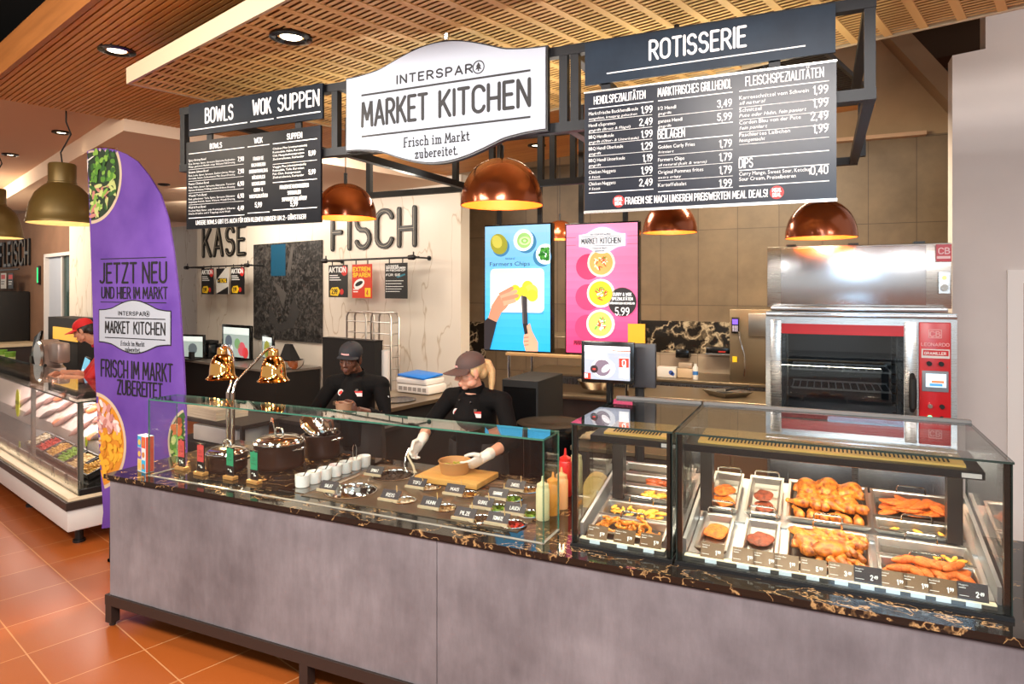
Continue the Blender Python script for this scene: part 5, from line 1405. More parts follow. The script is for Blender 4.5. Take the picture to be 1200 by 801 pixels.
for px, py, c in ((1089, 468, 'chrome'), (1103, 468, 'matte_black'), (1103, 481, 'matte_black')):
    m = MB(); m.M = T(oxx(px), y_, Z_(py)); m.cyl((0, 0, 0), (0, -.018, 0), .013, n=16); m.bx(-.002, .002, -.022, -.018, -.011, .011); m.build('knob', M[c], cp)
m = MB(); m.M = T(oxx(1089), y_, Z_(481)); m.cyl((0, 0, 0), (0, -.012, 0), .014, n=16); m.build('start_button', mat('green_lit_button', (120, 240, 170), .3, emit=1.5), cp)
lamp('oven_light', 'AREA', (ox0+.4, OY+.35, zb+wz1-.02), 5, (.8, .9, 1), (ox0+.4, OY+.4, zb), .5, .2)
t = thing('oven_stand', 'steel cabinet the rotisserie oven stands on', 'cabinet', (ox0, OY, 0))
m = MB(); m.bx(0, ow, .02, .82, .1, zb); m.build('cabinet', M['steel'], t)
for k in range(2): m = MB(); m.rbox((ow*(.25+.5*k), .01, zb*.55), (ow*.47, .025, zb*.8), .004); m.build('door', M['blue_steel'], t)
for x in (.04, ow-.04):
    for y in (.08, .76): m = MB(); m.cyl((x, y, 0), (x, y, .1), .02, n=12); m.build('foot', M['black'], t)

# ---- advertising screens
SYY = 4.55
def ad_screen(px0, px1, pt, pb, label):
    a, b = atY(px0, pt, SYY), atY(px1, pb, SYY)
    zt, zb = a.z, b.z
    t = thing('advertising_screen', label, 'screen', (a.x, SYY, zb))
    W, H = b.x-a.x, zt-zb
    m = MB(); m.rbox((W/2, .03, H/2), (W, .06, H), .004, 1); m.build('housing', M['black_gloss'], t)
    for fx in (.2, .8):
        m = MB(); m.bx(W*fx-.018, W*fx+.018, .035, .055, H-.1, ZS-.002-zb); m.build('hanger', M['black'], t)
    return t, W, H
t, W, H = ad_screen(567, 646.5, 264, 414, 'portrait screen showing hands slicing potatoes on a blue background')
m = MB(); e = 1.0; bz = .011
X = lambda f: bz+(W-2*bz)*f
Zs = lambda f: H-bz-(H-2*bz)*f
L0 = [0]
def ly(c, e=1.0):
    L0[0] += .0004; m.use(glow(c, e)); return (-.0005-L0[0], 0)
for i in range(16):
    f = i/15; m.use(glow(tuple(int(a+(b-a)*f) for a, b in zip((150, 205, 236), (30, 160, 222))), e)).bx(X(0), X(1), -.0005, 0, Zs((i+1)/16), Zs(i/16))
y = ly((60, 130, 170)); m.disc(X(.25), Zs(.17), W*.13, *y); m.disc(X(.64), Zs(.135), W*.15, *y); m.disc(X(.88), Zs(.255), W*.13, *y)
y = ly((160, 160, 52)); m.disc(X(.22), Zs(.145), W*.125, *y, rz=W*.145, a=.5); y = ly((206, 200, 84)); m.disc(X(.19), Zs(.125), W*.07, *y, rz=W*.09, a=.5)
y = ly((240, 246, 240)); m.disc(X(.60), Zs(.12), W*.145, *y); y = ly((160, 206, 120)); m.disc(X(.61), Zs(.122), W*.105, *y)
for r_ in (.08, .05, .025): y = ly((206, 232, 170) if r_ != .05 else (140, 190, 96)); m.disc(X(.62), Zs(.125), W*r_, *y, rz=W*r_*.7)
y = ly((232, 244, 244)); m.prism([(min(X(.93)+W*.135*math.cos(k), X(1)), Zs(.235)+W*.135*math.sin(k)) for k in [2*PI*i/26 for i in range(26)]], *y)
y = ly((44, 120, 40))
for i in range(30):
    a = rnd.uniform(0, 6.28); rr = W*.09*math.sqrt(rnd.random()); m.disc(min(X(.93)+rr*math.cos(a), X(.97)), Zs(.232)+rr*math.sin(a), W*.022, y[0]-.0001*(i % 3), 0, 8)
y = ly((80, 160, 60))
for i in range(16):
    a = rnd.uniform(0, 6.28); rr = W*.08*math.sqrt(rnd.random()); m.disc(min(X(.93)+rr*math.cos(a), X(.97)), Zs(.232)+rr*math.sin(a), W*.014, *y, 8)
y = ly((50, 80, 100)); strokes(m, 'natural'.replace('l', 'l'), X(.38), Zs(.272), W*.055, W*.007, y0=y[0], y1=0, align='c', w=W*.19) if False else fine(m, 'natural', X(.40), Zs(.272), W*.035, y=y[0], align='c')
y = ly((40, 66, 84)); strokes(m, 'Farmers'.replace('a', 'a'), X(.08), Zs(.322), W*.095, W*.011, y0=y[0], y1=0, w=W*.36, serif=True) if False else fine(m, 'Farmers Chips', X(.08), Zs(.322), W*.055, y=y[0], w=W*.68)
y = ly((60, 150, 190)); m.prism([(X(.10), Zs(.705)), (X(.90), Zs(.705)), (X(.90), Zs(.5)), (X(.10), Zs(.5))], *y)
y = ly((222, 220, 214))
def rr(x0, x1, z0, z1, r): return [(cx+r*math.cos(R(a)), cz+r*math.sin(R(a))) for cx, cz, s in ((x1-r, z1-r, 0), (x0+r, z1-r, 90), (x0+r, z0+r, 180), (x1-r, z0+r, 270)) for a in (s, s+30, s+60, s+90)]
m.prism(rr(X(.09), X(.91), Zs(.695), Zs(.345), W*.06), *y)
for i in range(7): y = ly((208, 206, 200)); rule(m, X(.12), X(.88), Zs(.38+.045*i+.01*(i % 2)), .003, *y)
y = ly((226, 206, 40)); m.disc(X(.48), Zs(.54), W*.085, *y, rz=W*.11)
for cx, cz, r_ in ((.67, .49, .08), (.72, .53, .10), (.60, .53, .07), (.74, .56, .08)): y = ly((232, 226, 80) if r_ > .085 else (214, 206, 50)); m.disc(X(cx), Zs(cz), W*r_, *y)
y = ly((50, 46, 50)); m.prism([(X(.575), Zs(.56)), (X(.66), Zs(.57)), (X(.665), Zs(.78)), (X(.595), Zs(.785))], *y)
y = ly((90, 84, 84)); m.prism([(X(.575), Zs(.56)), (X(.60), Zs(.56)), (X(.615), Zs(.78)), (X(.595), Zs(.785))], *y)
SK = [(196, 132, 104), (214, 156, 126), (176, 108, 84)]
y = ly((36, 30, 34)); m.prism([(X(0), Zs(.77)), (X(.06), Zs(.74)), (X(.19), Zs(.77)), (X(.15), Zs(.86)), (X(.08), Zs(1)), (X(0), Zs(1))], *y)
y = ly(SK[0]); m.prism([(X(.06), Zs(.745)), (X(.12), Zs(.64)), (X(.22), Zs(.56)), (X(.34), Zs(.555)), (X(.42), Zs(.60)), (X(.34), Zs(.66)), (X(.26), Zs(.70)), (X(.19), Zs(.775))], *y)
for k, (a, b, c, d) in enumerate(((.24, .56, .44, .50), (.26, .58, .50, .525), (.28, .60, .52, .56), (.30, .625, .48, .60))):
    y = ly(SK[1] if k % 2 else SK[0]); A_, B_ = Vector((X(a), Zs(b))), Vector((X(c), Zs(d))); dd = (B_-A_).normalized(); q = Vector((-dd.y, dd.x))*W*.032
    m.prism([tuple(A_+q), tuple(B_+q*.8), tuple(B_+dd*W*.02), tuple(B_-q*.8), tuple(A_-q)], *y)
y = ly((30, 26, 28)); m.prism([(X(.60), Zs(.785)), (X(.665), Zs(.78)), (X(.70), Zs(.90)), (X(.64), Zs(.90))], *y)
y = ly(SK[1]); m.prism([(X(.645), Zs(1)), (X(.61), Zs(.93)), (X(.62), Zs(.87)), (X(.68), Zs(.86)), (X(.66), Zs(.80)), (X(.70), Zs(.78)), (X(.73), Zs(.84)), (X(.82), Zs(.93)), (X(.82), Zs(1))], *y)
y = ly(SK[2])
for k in range(3): m.prism([(X(.62), Zs(.89+.03*k)), (X(.69), Zs(.885+.03*k)), (X(.69), Zs(.892+.03*k)), (X(.62), Zs(.898+.03*k))], *y)
m.build('screen_picture', None, t)

t, W, H = ad_screen(662, 749, 262, 418, 'portrait screen with three soup bowls and the white badge on pink')
m = MB(); L0[0] = 0
for i in range(16):
    f = i/15; m.use(glow(tuple(int(a+(b-a)*f) for a, b in zip((236, 150, 190), (226, 56, 110))), e)).bx(X(0), X(1), -.0005, 0, Zs((i+1)/16), Zs(i/16))
for x0, x1 in ((0, .14), (.86, 1)):
    for z in (.10, .16): y = ly((150, 80, 120)); rule(m, X(x0), X(x1), Zs(z), .003, *y)
for k, (cz, c1, c2) in enumerate(((.30, (234, 170, 96), (200, 96, 50)), (.535, (236, 190, 30), (206, 80, 30)), (.77, (176, 206, 96), (206, 90, 60)))):
    y = ly((196, 56, 104)); m.disc(X(.32), Zs(cz+.03), W*.17, *y)
    y = ly((240, 226, 206)); m.disc(X(.50), Zs(cz), W*.185, *y); y = ly(c1); m.disc(X(.50), Zs(cz), W*.158, *y)
    for i in range(26):
        a = rnd.uniform(0, 6.28); rr_ = W*.085*math.sqrt(rnd.random()); y = ly(rnd.choice((c2, (240, 236, 220), (90, 150, 50), (240, 240, 226), (190, 70, 40))))
        m.disc(X(.5)+rr_*math.cos(a), Zs(cz)+rr_*math.sin(a), W*.030, *y, 8, rz=W*.007, a=rnd.uniform(0, 3))
y = ly((240, 240, 244)); L0[0] += .001
bm_ = MB(); wave_sign(bm_, W*.62, .085, .05, -.014, -.0125); bm_.v = [v+Vector((X(.195), 0, Zs(.175))) for v in bm_.v]
m.use(glow((242, 242, 246), e)); m.add(bm_.v, bm_.f)
m.use(glow((30, 30, 36), 1)); mk_logo(m, W, H, X(.51), Zs(.175)+.0425, .325, yy=-.0152)
y = (-.0145, -.013); m.use(glow((30, 24, 26), 1)); m.disc(X(.80), Zs(.60), W*.185, *y); m.use(glow((244, 244, 240), 1))
strokes(m, 'CURRY & WOK', X(.80), Zs(.553), .020, .0030, y0=-.016, y1=-.0145, align='c', w=W*.24); strokes(m, 'SPEZIALITÄTEN', X(.80), Zs(.587), .020, .0030, y0=-.016, y1=-.0145, align='c', w=W*.27)
strokes(m, 'WÖCHENTLICH WECHSELND', X(.80), Zs(.617), .013, .002, y0=-.016, y1=-.0145, align='c', w=W*.32); strokes(m, '5.99', X(.80), Zs(.70), .052, .006, y0=-.016, y1=-.0145, align='c')
m.use(glow((120, 20, 50), 1)); strokes(m, 'MARKT', X(.12), Zs(.935), .028, .005, y0=-.012, y1=-.001); rule(m, X(.12), X(.4), Zs(.905), .003, -.012, -.001)
m.build('screen_picture', None, t)

# ---- copper pendants
M['copper'] = mat('brown_copper_shade', (150, 74, 34), .22, metal=.55, coat=.4)
M['copper_in'] = mat('orange_shade_lining', (236, 128, 40), .5)
def dome(px, py, tdist, dia, label, ceil):
    p = atT(px, py, tdist); r = dia/2
    t = thing('dome_pendant', label, 'pendant lamp', (p.x, p.y, p.z), 0, 'copper dome pendants over the kitchen')
    m = MB(); n = 14
    out = [(r*math.cos(a)**.9 if a < PI/2-1e-3 else 0, r*1.12*math.sin(a)) for a in [PI/2*i/n for i in range(n+1)]]
    m.lathe([(r, -.004)]+out, n=48); s_ = m.build('shade', M['copper'], t)
    m = MB(); m.lathe([(r*.985, -.004)]+[(a*.975, b*.975-.002) for a, b in out], n=48); m.build('inner_shade', M['copper_in'], s_)
    m = MB(); m.cyl((0, 0, r*1.1), (0, 0, r*1.12+.07), .012, n=12); m.build('cord_grip', M['black'], t)
    m = MB(); m.cyl((0, 0, r*1.12+.06), (0, 0, ceil-p.z-.001), .0035, n=8); m.build('cord', M['black'], t)
    m = MB(); m.ell((0, 0, r*.55), (.04, .04, .05), None, 14, 9); m.build('bulb', M['lamp_on'], t)
    l = lamp('pendant_glow', 'POINT', (p.x, p.y, p.z+r*.22), 5.5, (1, .78, .46), None, .04)
    return t
dome(588, 240, 3.64, .45, 'large copper dome pendant hanging below the white sign', ZS)
dome(405, 255, 4.5, .41, 'copper dome pendant behind the left menu board above the server in the black cap', ZS)
dome(785, 272, 5.4, .43, 'copper dome pendant right of the pink screen under the menu board', 5.4)
dome(962, 278, 4.15, .415, 'copper dome pendant above the steel oven hood', 3.304)
dome(656, 280, 7.2, .36, 'small far copper dome pendant between the two screens', 5.4)

# ---- worktops at the back
M['steel_top'] = mat('worn_steel_top', (150, 132, 108), .32, metal=.8)
t = thing('steel_worktop', 'long steel worktop against the kitchen back wall', 'worktop', (0, 0, 0))
m = MB(); m.rbox((-1.5, 7.8, .985), (3.6, .78, .03), .004, 1); m.build('top', M['steel_top'], t)
m = MB(); m.bx(-3.25, .25, 7.5, 8.15, 0, .97); m.build('cabinet', M['steel'], t)
for k in range(4): m = MB(); m.rbox((-2.8+.88*k, 7.49, .56), (.84, .02, .76), .003, 1); m.build('door', M['steel_h'], t)
t = thing('kitchen_table', 'steel kitchen table with cupboards standing before the back worktop', 'table', (0, 0, 0))
m = MB(); m.rbox((-.73, 6.55, .985), (1.76, .75, .03), .004, 1); m.build('top', M['steel_top'], t)
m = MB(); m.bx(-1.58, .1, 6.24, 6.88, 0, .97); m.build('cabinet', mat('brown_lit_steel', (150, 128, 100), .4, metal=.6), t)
for k in range(4): m = MB(); m.rbox((-1.36+.42*k, 6.23, .62), (.39, .02, .56), .003, 1); m.build('door', M['steel_top'], t)
# combi steamer
a, b = atY(855, 362, 7.42), atY(905, 450, 7.42)
t = thing('combi_steamer', 'tall steel combi steamer with keypad and hose left of the oven', 'oven', (a.x, 7.42, 1.0))
W, H = .75, a.z-1.0
m = MB(); m.rbox((W/2, .35, H/2), (W, .68, H), .008); m.build('body', M['steel_top'], t)
m = MB(); m.rbox((.036*1.6, -.006, H-.17), (.075, .02, .17), .004); kp = m.build('keypad', M['black_gloss'], t)
m = MB(); m.use(glow((110, 80, 220), 1)).bx(.03, .085, -.018, -.016, H-.16, H-.105)
m.use(glow((190, 180, 200), .6))
for i in range(3):
    for j in range(4): m.bx(.032+.019*i, .045+.019*i, -.018, -.016, H-.185-.016*j, H-.175-.016*j)
m.build('keys', None, kp)
m = MB(); m.rbox((.36, -.006, H-.16), (.34, .02, .24), .006); m.build('flap', M['inox'], t)
m = MB(); m.tube([(.10, -.02, H-.24), (.11, -.04, H-.32), (.15, -.05, H-.46), (.16, -.05, H-.6), (.15, -.03, H-.7)], .009, 10); m.build('hose', M['chrome'], t)
m = MB(); m.bx(.03, .075, -.004, .002, H-.56, H-.50); m.build('yellow_sticker', M['yellow'], t)
# things on the back worktops
p = atZ(856, 456, 1.0)
t = thing('roasting_tray', 'shallow dark tray with a scraper on the kitchen table', 'tray', (atY(852, 455, 6.5).x, 6.5, 1.0))
m = MB(); m.lathe([(0, .004), (.12, .004), (.17, .05), (.18, .05), (.125, 0), (0, 0)], n=4, sx=1.3, sy=1.1); m.build('tray', M['inox'], t)
m = MB(); m.bx(-.1, .12, -.05, .06, .012, .03); m.build('grill_plate', M['matte_black'], t)
m = MB(); m.tube([(-.02, .02, .05), (.18, .10, .085)], .012, 8); m.build('scraper', M['black'], t)
t = thing('tissue_box', 'white box with blue print on the kitchen worktop', 'box', (atY(781, 440, 7.55).x, 7.55, 1.0))
m = MB(); m.rbox((0, .06, .06), (.21, .12, .115), .004); m.build('box', M['white'], t)
m = MB(); m.disc(.05, .06, .025, -.002, .0); m.disc(.07, .045, .02, -.002, 0); m.build('blue_print', mat('blue_ink', (60, 90, 170), .5), t)
t = thing('deli_container', 'clear plastic container stack beside the white box on the worktop', 'container', (atY(803, 440, 7.6).x, 7.6, 1.0))
m = MB(); m.rbox((0, .06, .055), (.18, .14, .105), .008); m.build('container', mat('cloudy_plastic', (196, 170, 140), .3), t)
m = MB(); m.rbox((0, .06, .14), (.15, .12, .06), .008); m.build('upper_container', mat('clear_plastic_grey', (170, 150, 130), .15), t)
t = thing('spray_bottle', 'slim white bottle with a blue band beside the clear container', 'bottle', (atY(815, 440, 7.55).x, 7.55, 1.0))
m = MB(); m.lathe([(0, 0), (.028, 0), (.03, .01), (.03, .13), (.016, .15), (.014, .17), (0, .17)], n=18); m.build('bottle', M['white'], t)
m = MB(); m.lathe([(.0305, .05), (.0305, .09)], n=18); m.build('band', mat('blue_band', (60, 120, 190), .5), t)
t = thing('label_printer', 'small black printer with red lettering below the dark stone strip', 'printer', (atY(843, 417, 8.05).x, 8.05, 1.25))
m = MB(); m.rbox((0, .0, .04), (.28, .16, .07), .008); m.build('housing', M['black_gloss'], t); m = MB(); m.bx(.0, .08, -.083, -.08, .02, .035); m.build('red_mark', M['red'], t)
m = MB(); m.bx(-.15, .15, -.08, .11, -.012, .004); m.build('wall_shelf', M['steel'], t)
t = thing('paper_towel_holder', 'small black towel box on the tiles under the dark stone strip', 'dispenser', (atY(800, 417, 8.05).x, 8.05, 1.17))
m = MB(); m.rbox((0, .04, .06), (.16, .14, .10), .01); m.build('housing', M['black_gloss'], t)
# dark fridge-like counter units behind the blonde server
a, b = atY(588, 443, 5.2), atY(640, 443, 5.2)
t = thing('drinks_cooler', 'tall black cooler cabinet behind the blonde server', 'cabinet', (a.x, 5.2, 0))
m = MB(); m.rbox((.17, .3, .62), (.34, .60, 1.20), .01); m.build('cabinet', M['matte_black'], t)
m = MB(); m.bx(.02, .32, -.006, 0, .15, 1.16); m.build('door', M['black_gloss'], t); m = MB(); m.bx(.05, .07, -.02, -.006, .6, .95); m.build('handle', M['steel'], t)
t = thing('wok_station', 'steel and glass cooking station with lit shelf behind the screens', 'cooking station', (-3.0, 6.3, 0))
m = MB(); m.bx(0, 1.3, 0, .7, 0, .9); m.build('base', M['brown_black'], t)
m = MB(); m.rbox((.65, .35, .92), (1.34, .74, .04), .006); m.build('top', M['steel_top'], t)
m = MB()
for x in (.02, 1.28): m.cyl((x, .05, .94), (x, .05, 1.5), .018, n=12); m.cyl((x, .66, .94), (x, .66, 1.5), .018, n=12)
m.build('shelf_posts', M['chrome'], t)
m = MB(); m.rbox((.65, .35, 1.32), (1.3, .7, .03), .004, 1); m.build('shelf', mat('pale_wood_shelf', (196, 160, 112), .5), t)
m = MB(); m.rbox((.65, .35, 1.51), (1.3, .7, .02), .004, 1); m.build('glass_shelf', M['steel_top'], t)
m = MB(); m.lathe([(0, 0), (.14, .03), (.20, .10), (.205, .10), (.15, .02), (0, -.01)], (.9, .3, .96), 28); m.build('wok', M['chrome'], t)
# smoked cylinder bin of cutlery stand by the case
p = Vector((-1.70, 4.3, 0))
t = thing('bin', 'round black stand with steel rim behind the squeeze bottles', 'bin', (p.x, 4.3, 0))
m = MB(); m.lathe([(0, 0), (.19, 0), (.19, 1.05), (0, 1.05)], n=32); m.build('body', M['black_gloss'], t); m = MB(); m.lathe([(.19, 1.05), (.235, 1.06), (.235, 1.08), (.15, 1.085), (0, 1.07)], n=32); m.build('rim', mat('dark_steel', (80, 78, 78), .2, metal=.9), t)
t = thing('napkin', 'crumpled cream cloth lying on the dark counter behind the monitor', 'cloth', (0, 0, 0))
m = MB(); c = atY(688, 482, 4.3)
for i in range(7):
    for j in range(7): pass
g = [[(c.x-.02+.05*i, c.y-.12+.04*j, 1.0+.03*noise.noise(Vector((i*.8, j*.9, 2)))+.02) for i in range(7)] for j in range(7)]
vs = [q for r_ in g for q in r_]+[(q[0], q[1], q[2]-.006) for r_ in g for q in r_]
fs = [(j*7+i, j*7+i+1, (j+1)*7+i+1, (j+1)*7+i) for i in range(6) for j in range(6)]; fs += [tuple(49+k for k in reversed(f_)) for f_ in fs[:36]]
m.add(vs, fs); m.build('cloth', mat('cream_cloth', (226, 200, 160), .8), t)
t = thing('service_counter', 'low dark counter unit behind the small hot case carrying the cream cloth', 'counter', (0, 0, 0))
m = MB(); m.bx(c.x-.02, c.x+.75, 4.05, 4.65, 0, .97); m.build('unit', M['brown_black'], t); m = MB(); m.rbox((c.x+.365, 4.35, .985), (.78, .64, .03), .004, 1); m.build('top', M['steel_top'], t)
# ================================================================== MARBLE WALL, FISH COUNTER, BANNER
def wthing(name, label, cat, px, py, off=0, group=None):
    """a thing standing off the marble wall, placed at its lower left corner"""
    x, z = wl(px, py, -off)
    p = W0+WX*x+WN*off
    return thing(name, label, cat, (p.x, p.y, z), -WA, group)
def wsize(px0, py0, px1, py1, off=0):
    a, b = wl(px0, py0, -off), wl(px1, py1, -off)
    return abs(b[0]-a[0]), abs(a[1]-b[1])
M['letter'] = mat('black_wall_letter', (12, 11, 11), .4); M['inline'] = mat('pale_letter_inlay', (150, 140, 124), .4)
def wall_word(t, word, W, h, dep=.03):
    tw = stroke_width(word, .24)*h; xs = W/tw; x = 0
    for c in word:
        m = MB(); m.use(M['letter']); strokes(m, c, x, 0, h, h*.145, y0=-dep, y1=-.003, xs=xs)
        m.use(M['inline']); strokes(m, c, x, 0, h, h*.02, y0=-dep-.004, y1=-dep, xs=xs)
        m.build('letter', None, t); x += (CAPS[c][0]+.24)*h*xs
W, _ = wsize(239.5, 301, 288, 298); _, h = wsize(239, 301, 239, 270.5)
t = wthing('shop_lettering', 'large black letters KÄSE on the marble wall left of the picture', 'sign', 239.5, 300); wall_word(t, 'KÄSE', W, h)
W, _ = wsize(391, 292, 487, 287); _, h = wsize(390, 292.5, 390, 254)
t = wthing('shop_lettering', 'large black letters FISCH on the marble wall right of the picture', 'sign', 391, 292); wall_word(t, 'FISCH', W, h)
# rails with spotlights-like brackets
def rail(px0, py0, px1, py1, label):
    off = .30
    W, dz = wsize(px0, py0, px1, py1, off)
    t = wthing('poster_rail', label, 'rail', px0, py0, off)
    m = MB(); m.cyl((0, 0, 0), (W, 0, 0), .013, n=12); m.build('bar', M['black'], t)
    for x in (.03*W, .94*W):
        m = MB(); m.cyl((x-.06, 0, 0), (x+.02, 0, 0), .03, .034, n=14); m.cyl((x+.02, 0, 0), (x+.05, 0, 0), .034, .02, n=14); m.cyl((x, 0, 0), (x, off-.004, 0), .012, n=10); m.cyl((x, off-.02, 0), (x, off-.003, 0), .03, n=14); m.cyl((x+.02, 0, .01), (x+.02, 0, .07), .009, n=8); m.build('bracket', M['black'], t)
    return off
rail(217, 313.5, 295, 308.3, 'black poster rail under the letters KÄSE')
rail(378, 305.7, 491, 300.8, 'black poster rail under the letters FISCH')
M['poster_black'] = mat('black_poster', (24, 22, 22), .5); M['poster_red'] = mat('red_poster', (206, 52, 26), .5); M['poster_grey'] = mat('grey_poster', (206, 204, 196), .5)
def poster(px0, py0, px1, py1, base, label, draw, group=None):
    off = .30
    W, H = wsize(px0, py1, px1, py0, off)
    t = wthing('poster', label, 'poster', px0, py1, off, group)
    m = MB(); m.bx(0, W, .016, .024, 0, H); m.build('sheet', M[base], t)
    m = MB(); L = lambda k: (.016-.001*k, .016-.001*(k-1)); draw(m, W, H, L); m.build('print', None, t)
    for x in (.2*W, .8*W): m = MB(); m.bx(x-.008, x+.008, .014, .02, H, H+.05); m.build('clip', M['black'], t)
def d_aktion(price):
    def f(m, W, H, L):
        m.use(M['red']).disc(W*.84, H*.82, W*.17, *L(1)); m.use(M['paper']); strokes(m, 'AKTION', W*.04, H*.78, H*.15, W*.035, y0=L(2)[0], y1=.016, w=W*.86)
        for i, k in enumerate((.68, .61, .54)): rule(m, W*.06, W*(.5+.08*i), H*k, H*.028, *L(1))
        m.use(M['yellow']); m.prism([(W*.1, H*.06), (W*.5, H*.04), (W*.62, H*.2), (W*.5, H*.32), (W*.18, H*.3), (W*.08, H*.2)], *L(1)); m.use(M['red']).disc(W*.7, H*.17, W*.1, *L(1))
        m.use(M['ink']); strokes(m, price, W*.18, H*.11, H*.14, W*.03, y0=L(2)[0], y1=L(1)[0])
    return f
def d_sparen(m, W, H, L):
    m.use(M['yellow']); strokes(m, 'EXTREM', W*.06, H*.80, H*.11, W*.035, y0=L(1)[0], y1=.016, w=W*.86); strokes(m, 'SPAREN', W*.06, H*.63, H*.11, W*.035, y0=L(1)[0], y1=.016, w=W*.86)
    m.use(M['paper']).disc(W*.36, H*.42, W*.28, *L(1), rz=W*.16, a=.3); m.use(M['ink']).disc(W*.36, H*.43, W*.2, *L(2), rz=W*.07, a=.3); m.use(M['paper']); rule(m, W*.06, W*.34, H*.26, H*.03, *L(1)); rule(m, W*.06, W*.3, H*.19, H*.03, *L(1))
    m.use(M['yellow']).bx(W*.66, W*.94, *L(1), H*.04, H*.3); m.use(M['red']); strokes(m, '4', W*.74, H*.08, H*.16, W*.03, y0=L(2)[0], y1=L(1)[0])
def d_minus(m, W, H, L):
    m.use(M['ink']).prism([(0, 0), (W, 0), (W, H*.3), (0, 0)][:3]+[(0, H*.02)], *L(1)); m.prism([(0, H), (0, H*.55), (W*.75, H)], *L(1)); m.use(M['poster_black']).bx(W*.1, W*.9, *L(2), H*.44, H*.62)
    m.use(M['yellow']); strokes(m, '-10%', W*.16, H*.46, H*.13, W*.035, y0=L(3)[0], y1=L(2)[0], w=W*.66)
def d_list(m, W, H, L):
    m.use(M['paper'])
    for i, (s, k, hh) in enumerate((('UNSERE', .90, .04), ('SERVICELEISTUNGEN', .84, .045), ('IM FISCHSHOP', .77, .045), ('FÜR SIE', .64, .055))): strokes(m, s, W*.06, H*k, H*hh, W*.014, y0=L(1)[0], y1=.016, w=W*min(.86, .075*len(s)+.1))
    for k in (.50, .42, .34, .27, .20): rule(m, W*.10, W*rnd.uniform(.6, .9), H*k, H*.016, *L(1)); m.disc(W*.06, H*k, W*.02, *L(1), 8)
    m.use(mat('teal_print', (40, 120, 140), .5)); m.prism([(W*.5, H*.62), (W*.9, H*.70), (W*.92, H*.66), (W*.6, H*.58)], *L(1))
poster(384, 310, 406, 348, 'poster_black', 'black AKTION poster under the FISCH rail, left of the red poster', d_aktion('2,99'))
poster(411.5, 309, 434.5, 349, 'poster_red', 'red poster with yellow words EXTREM SPAREN under the FISCH rail', d_sparen)
poster(450, 307.5, 476, 349.5, 'poster_black', 'black service poster with white list, right end of the FISCH rail', d_list)
poster(235, 314, 249, 344.5, 'poster_black', 'left AKTION poster under the KÄSE rail', d_aktion('1,99'))
poster(252.5, 314, 266.5, 344.5, 'poster_grey', 'grey and black discount poster in the middle of the KÄSE rail', d_minus)
poster(269.5, 312.5, 285, 344.5, 'poster_black', 'right AKTION poster under the KÄSE rail', d_aktion('1,99'))
# picture
W, H = wsize(299, 395.5, 378.5, 281)
t = wthing('picture_panel', 'tall dark grey picture panel between KÄSE and FISCH with a blue patch', 'picture', 299, 395.5)
k = NT('dark_picture_print'); v = k.coords((9, 9, 9)); nz = k.n('TexNoise'); nz.inputs['Scale'].default_value = 1.6; nz.inputs['Detail'].default_value = 9; nz.inputs['Distortion'].default_value = 1.2; k.l(v, nz.inputs['Vector'])
k.l(k.ramp(nz.outputs['Fac'], [(.38, (28, 27, 26)), (.5, (52, 50, 48)), (.66, (92, 88, 84))]), k.b.inputs['Base Color']); k.b.inputs['Roughness'].default_value = .35
m = MB(); m.bx(0, W, -.03, -.002, 0, H); m.build('panel', k.m, t)
m = MB(); m.use(mat('picture_blue', (24, 78, 104), .4)).bx(W*.28, W*.50, -.032, -.03, H*.66, H*.985)
m.use(mat('picture_grey', (84, 80, 76), .5)); m.prism([(W*.3, H*.62), (W*.52, H*.48), (W*.46, H*.33), (W*.38, H*.5)], -.032, -.03); m.prism([(W*.52, H*.72), (W*.58, H*.95), (W*.62, H*.94), (W*.57, H*.66)], -.032, -.03)
m.use(mat('picture_net', (62, 60, 58), .5)); m.prism([(W*.24, H*.2), (W*.4, H*.08), (W*.62, H*.14), (W*.7, H*.3), (W*.62, H*.45), (W*.52, H*.2), (W*.4, H*.16), (W*.3, H*.3), (W*.28, H*.42)], -.031, -.03)
m.build('picture_print', None, t)

# FLEISCH on the far wall
def ft(px, py):
    x, z = fl(px, py); p = F0+GS*x-GN*.005; return (p.x, p.y, z)
a, b = fl(2, 313), fl(36, 308); hh = fl(2, 288)[1]-a[1]
t = thing('shop_lettering', 'black letters FLEISCH on the brown wall at the far left', 'sign', ft(2, 311.5), -GA); wall_word(t, 'FLEISCH', b[0]-a[0], hh)
t = thing('poster_rail', 'dark poster rail with clustered posters under the letters FLEISCH', 'rail', ft(0, 318), -GA)
m = MB(); m.cyl((-1.2, -.2, 0), (fl(40, 317)[0]-fl(0, 317)[0], -.2, 0), .014, n=10); m.build('bar', M['black'], t)
for i, (px, w_, c, lab) in enumerate(((3, 7, 'poster_grey', 'pale poster at the far left under FLEISCH'), (13, 8, 'poster_black', 'black poster with red top under FLEISCH'), (22, 6, 'poster_grey', 'pale tilted poster in the middle under FLEISCH'), (31, 6, 'poster_black', 'dark poster at the right under FLEISCH'))):
    a = fl(px-w_/2, 338); b = fl(px+w_/2, 320)
    q = F0+GS*a[0]-GN*.22
    t = thing('poster', lab, 'poster', (q.x, q.y, a[1]), -GA); W, H = b[0]-a[0], b[1]-a[1]
    m = MB(); m.bx(0, W, 0, .008, 0, H); m.build('sheet', M[c], t); m = MB(); m.use(M['red']).bx(W*.1, W*.9, -.001, 0, H*.62, H*.9); m.use(M['paper'] if c == 'poster_black' else M['ink']); rule(m, W*.1, W*.8, H*.45, H*.05); rule(m, W*.1, W*.7, H*.3, H*.05); m.build('print', None, t)
a = fl(-2, 392); b = fl(36, 341); q = F0+GS*a[0]-GN*.6
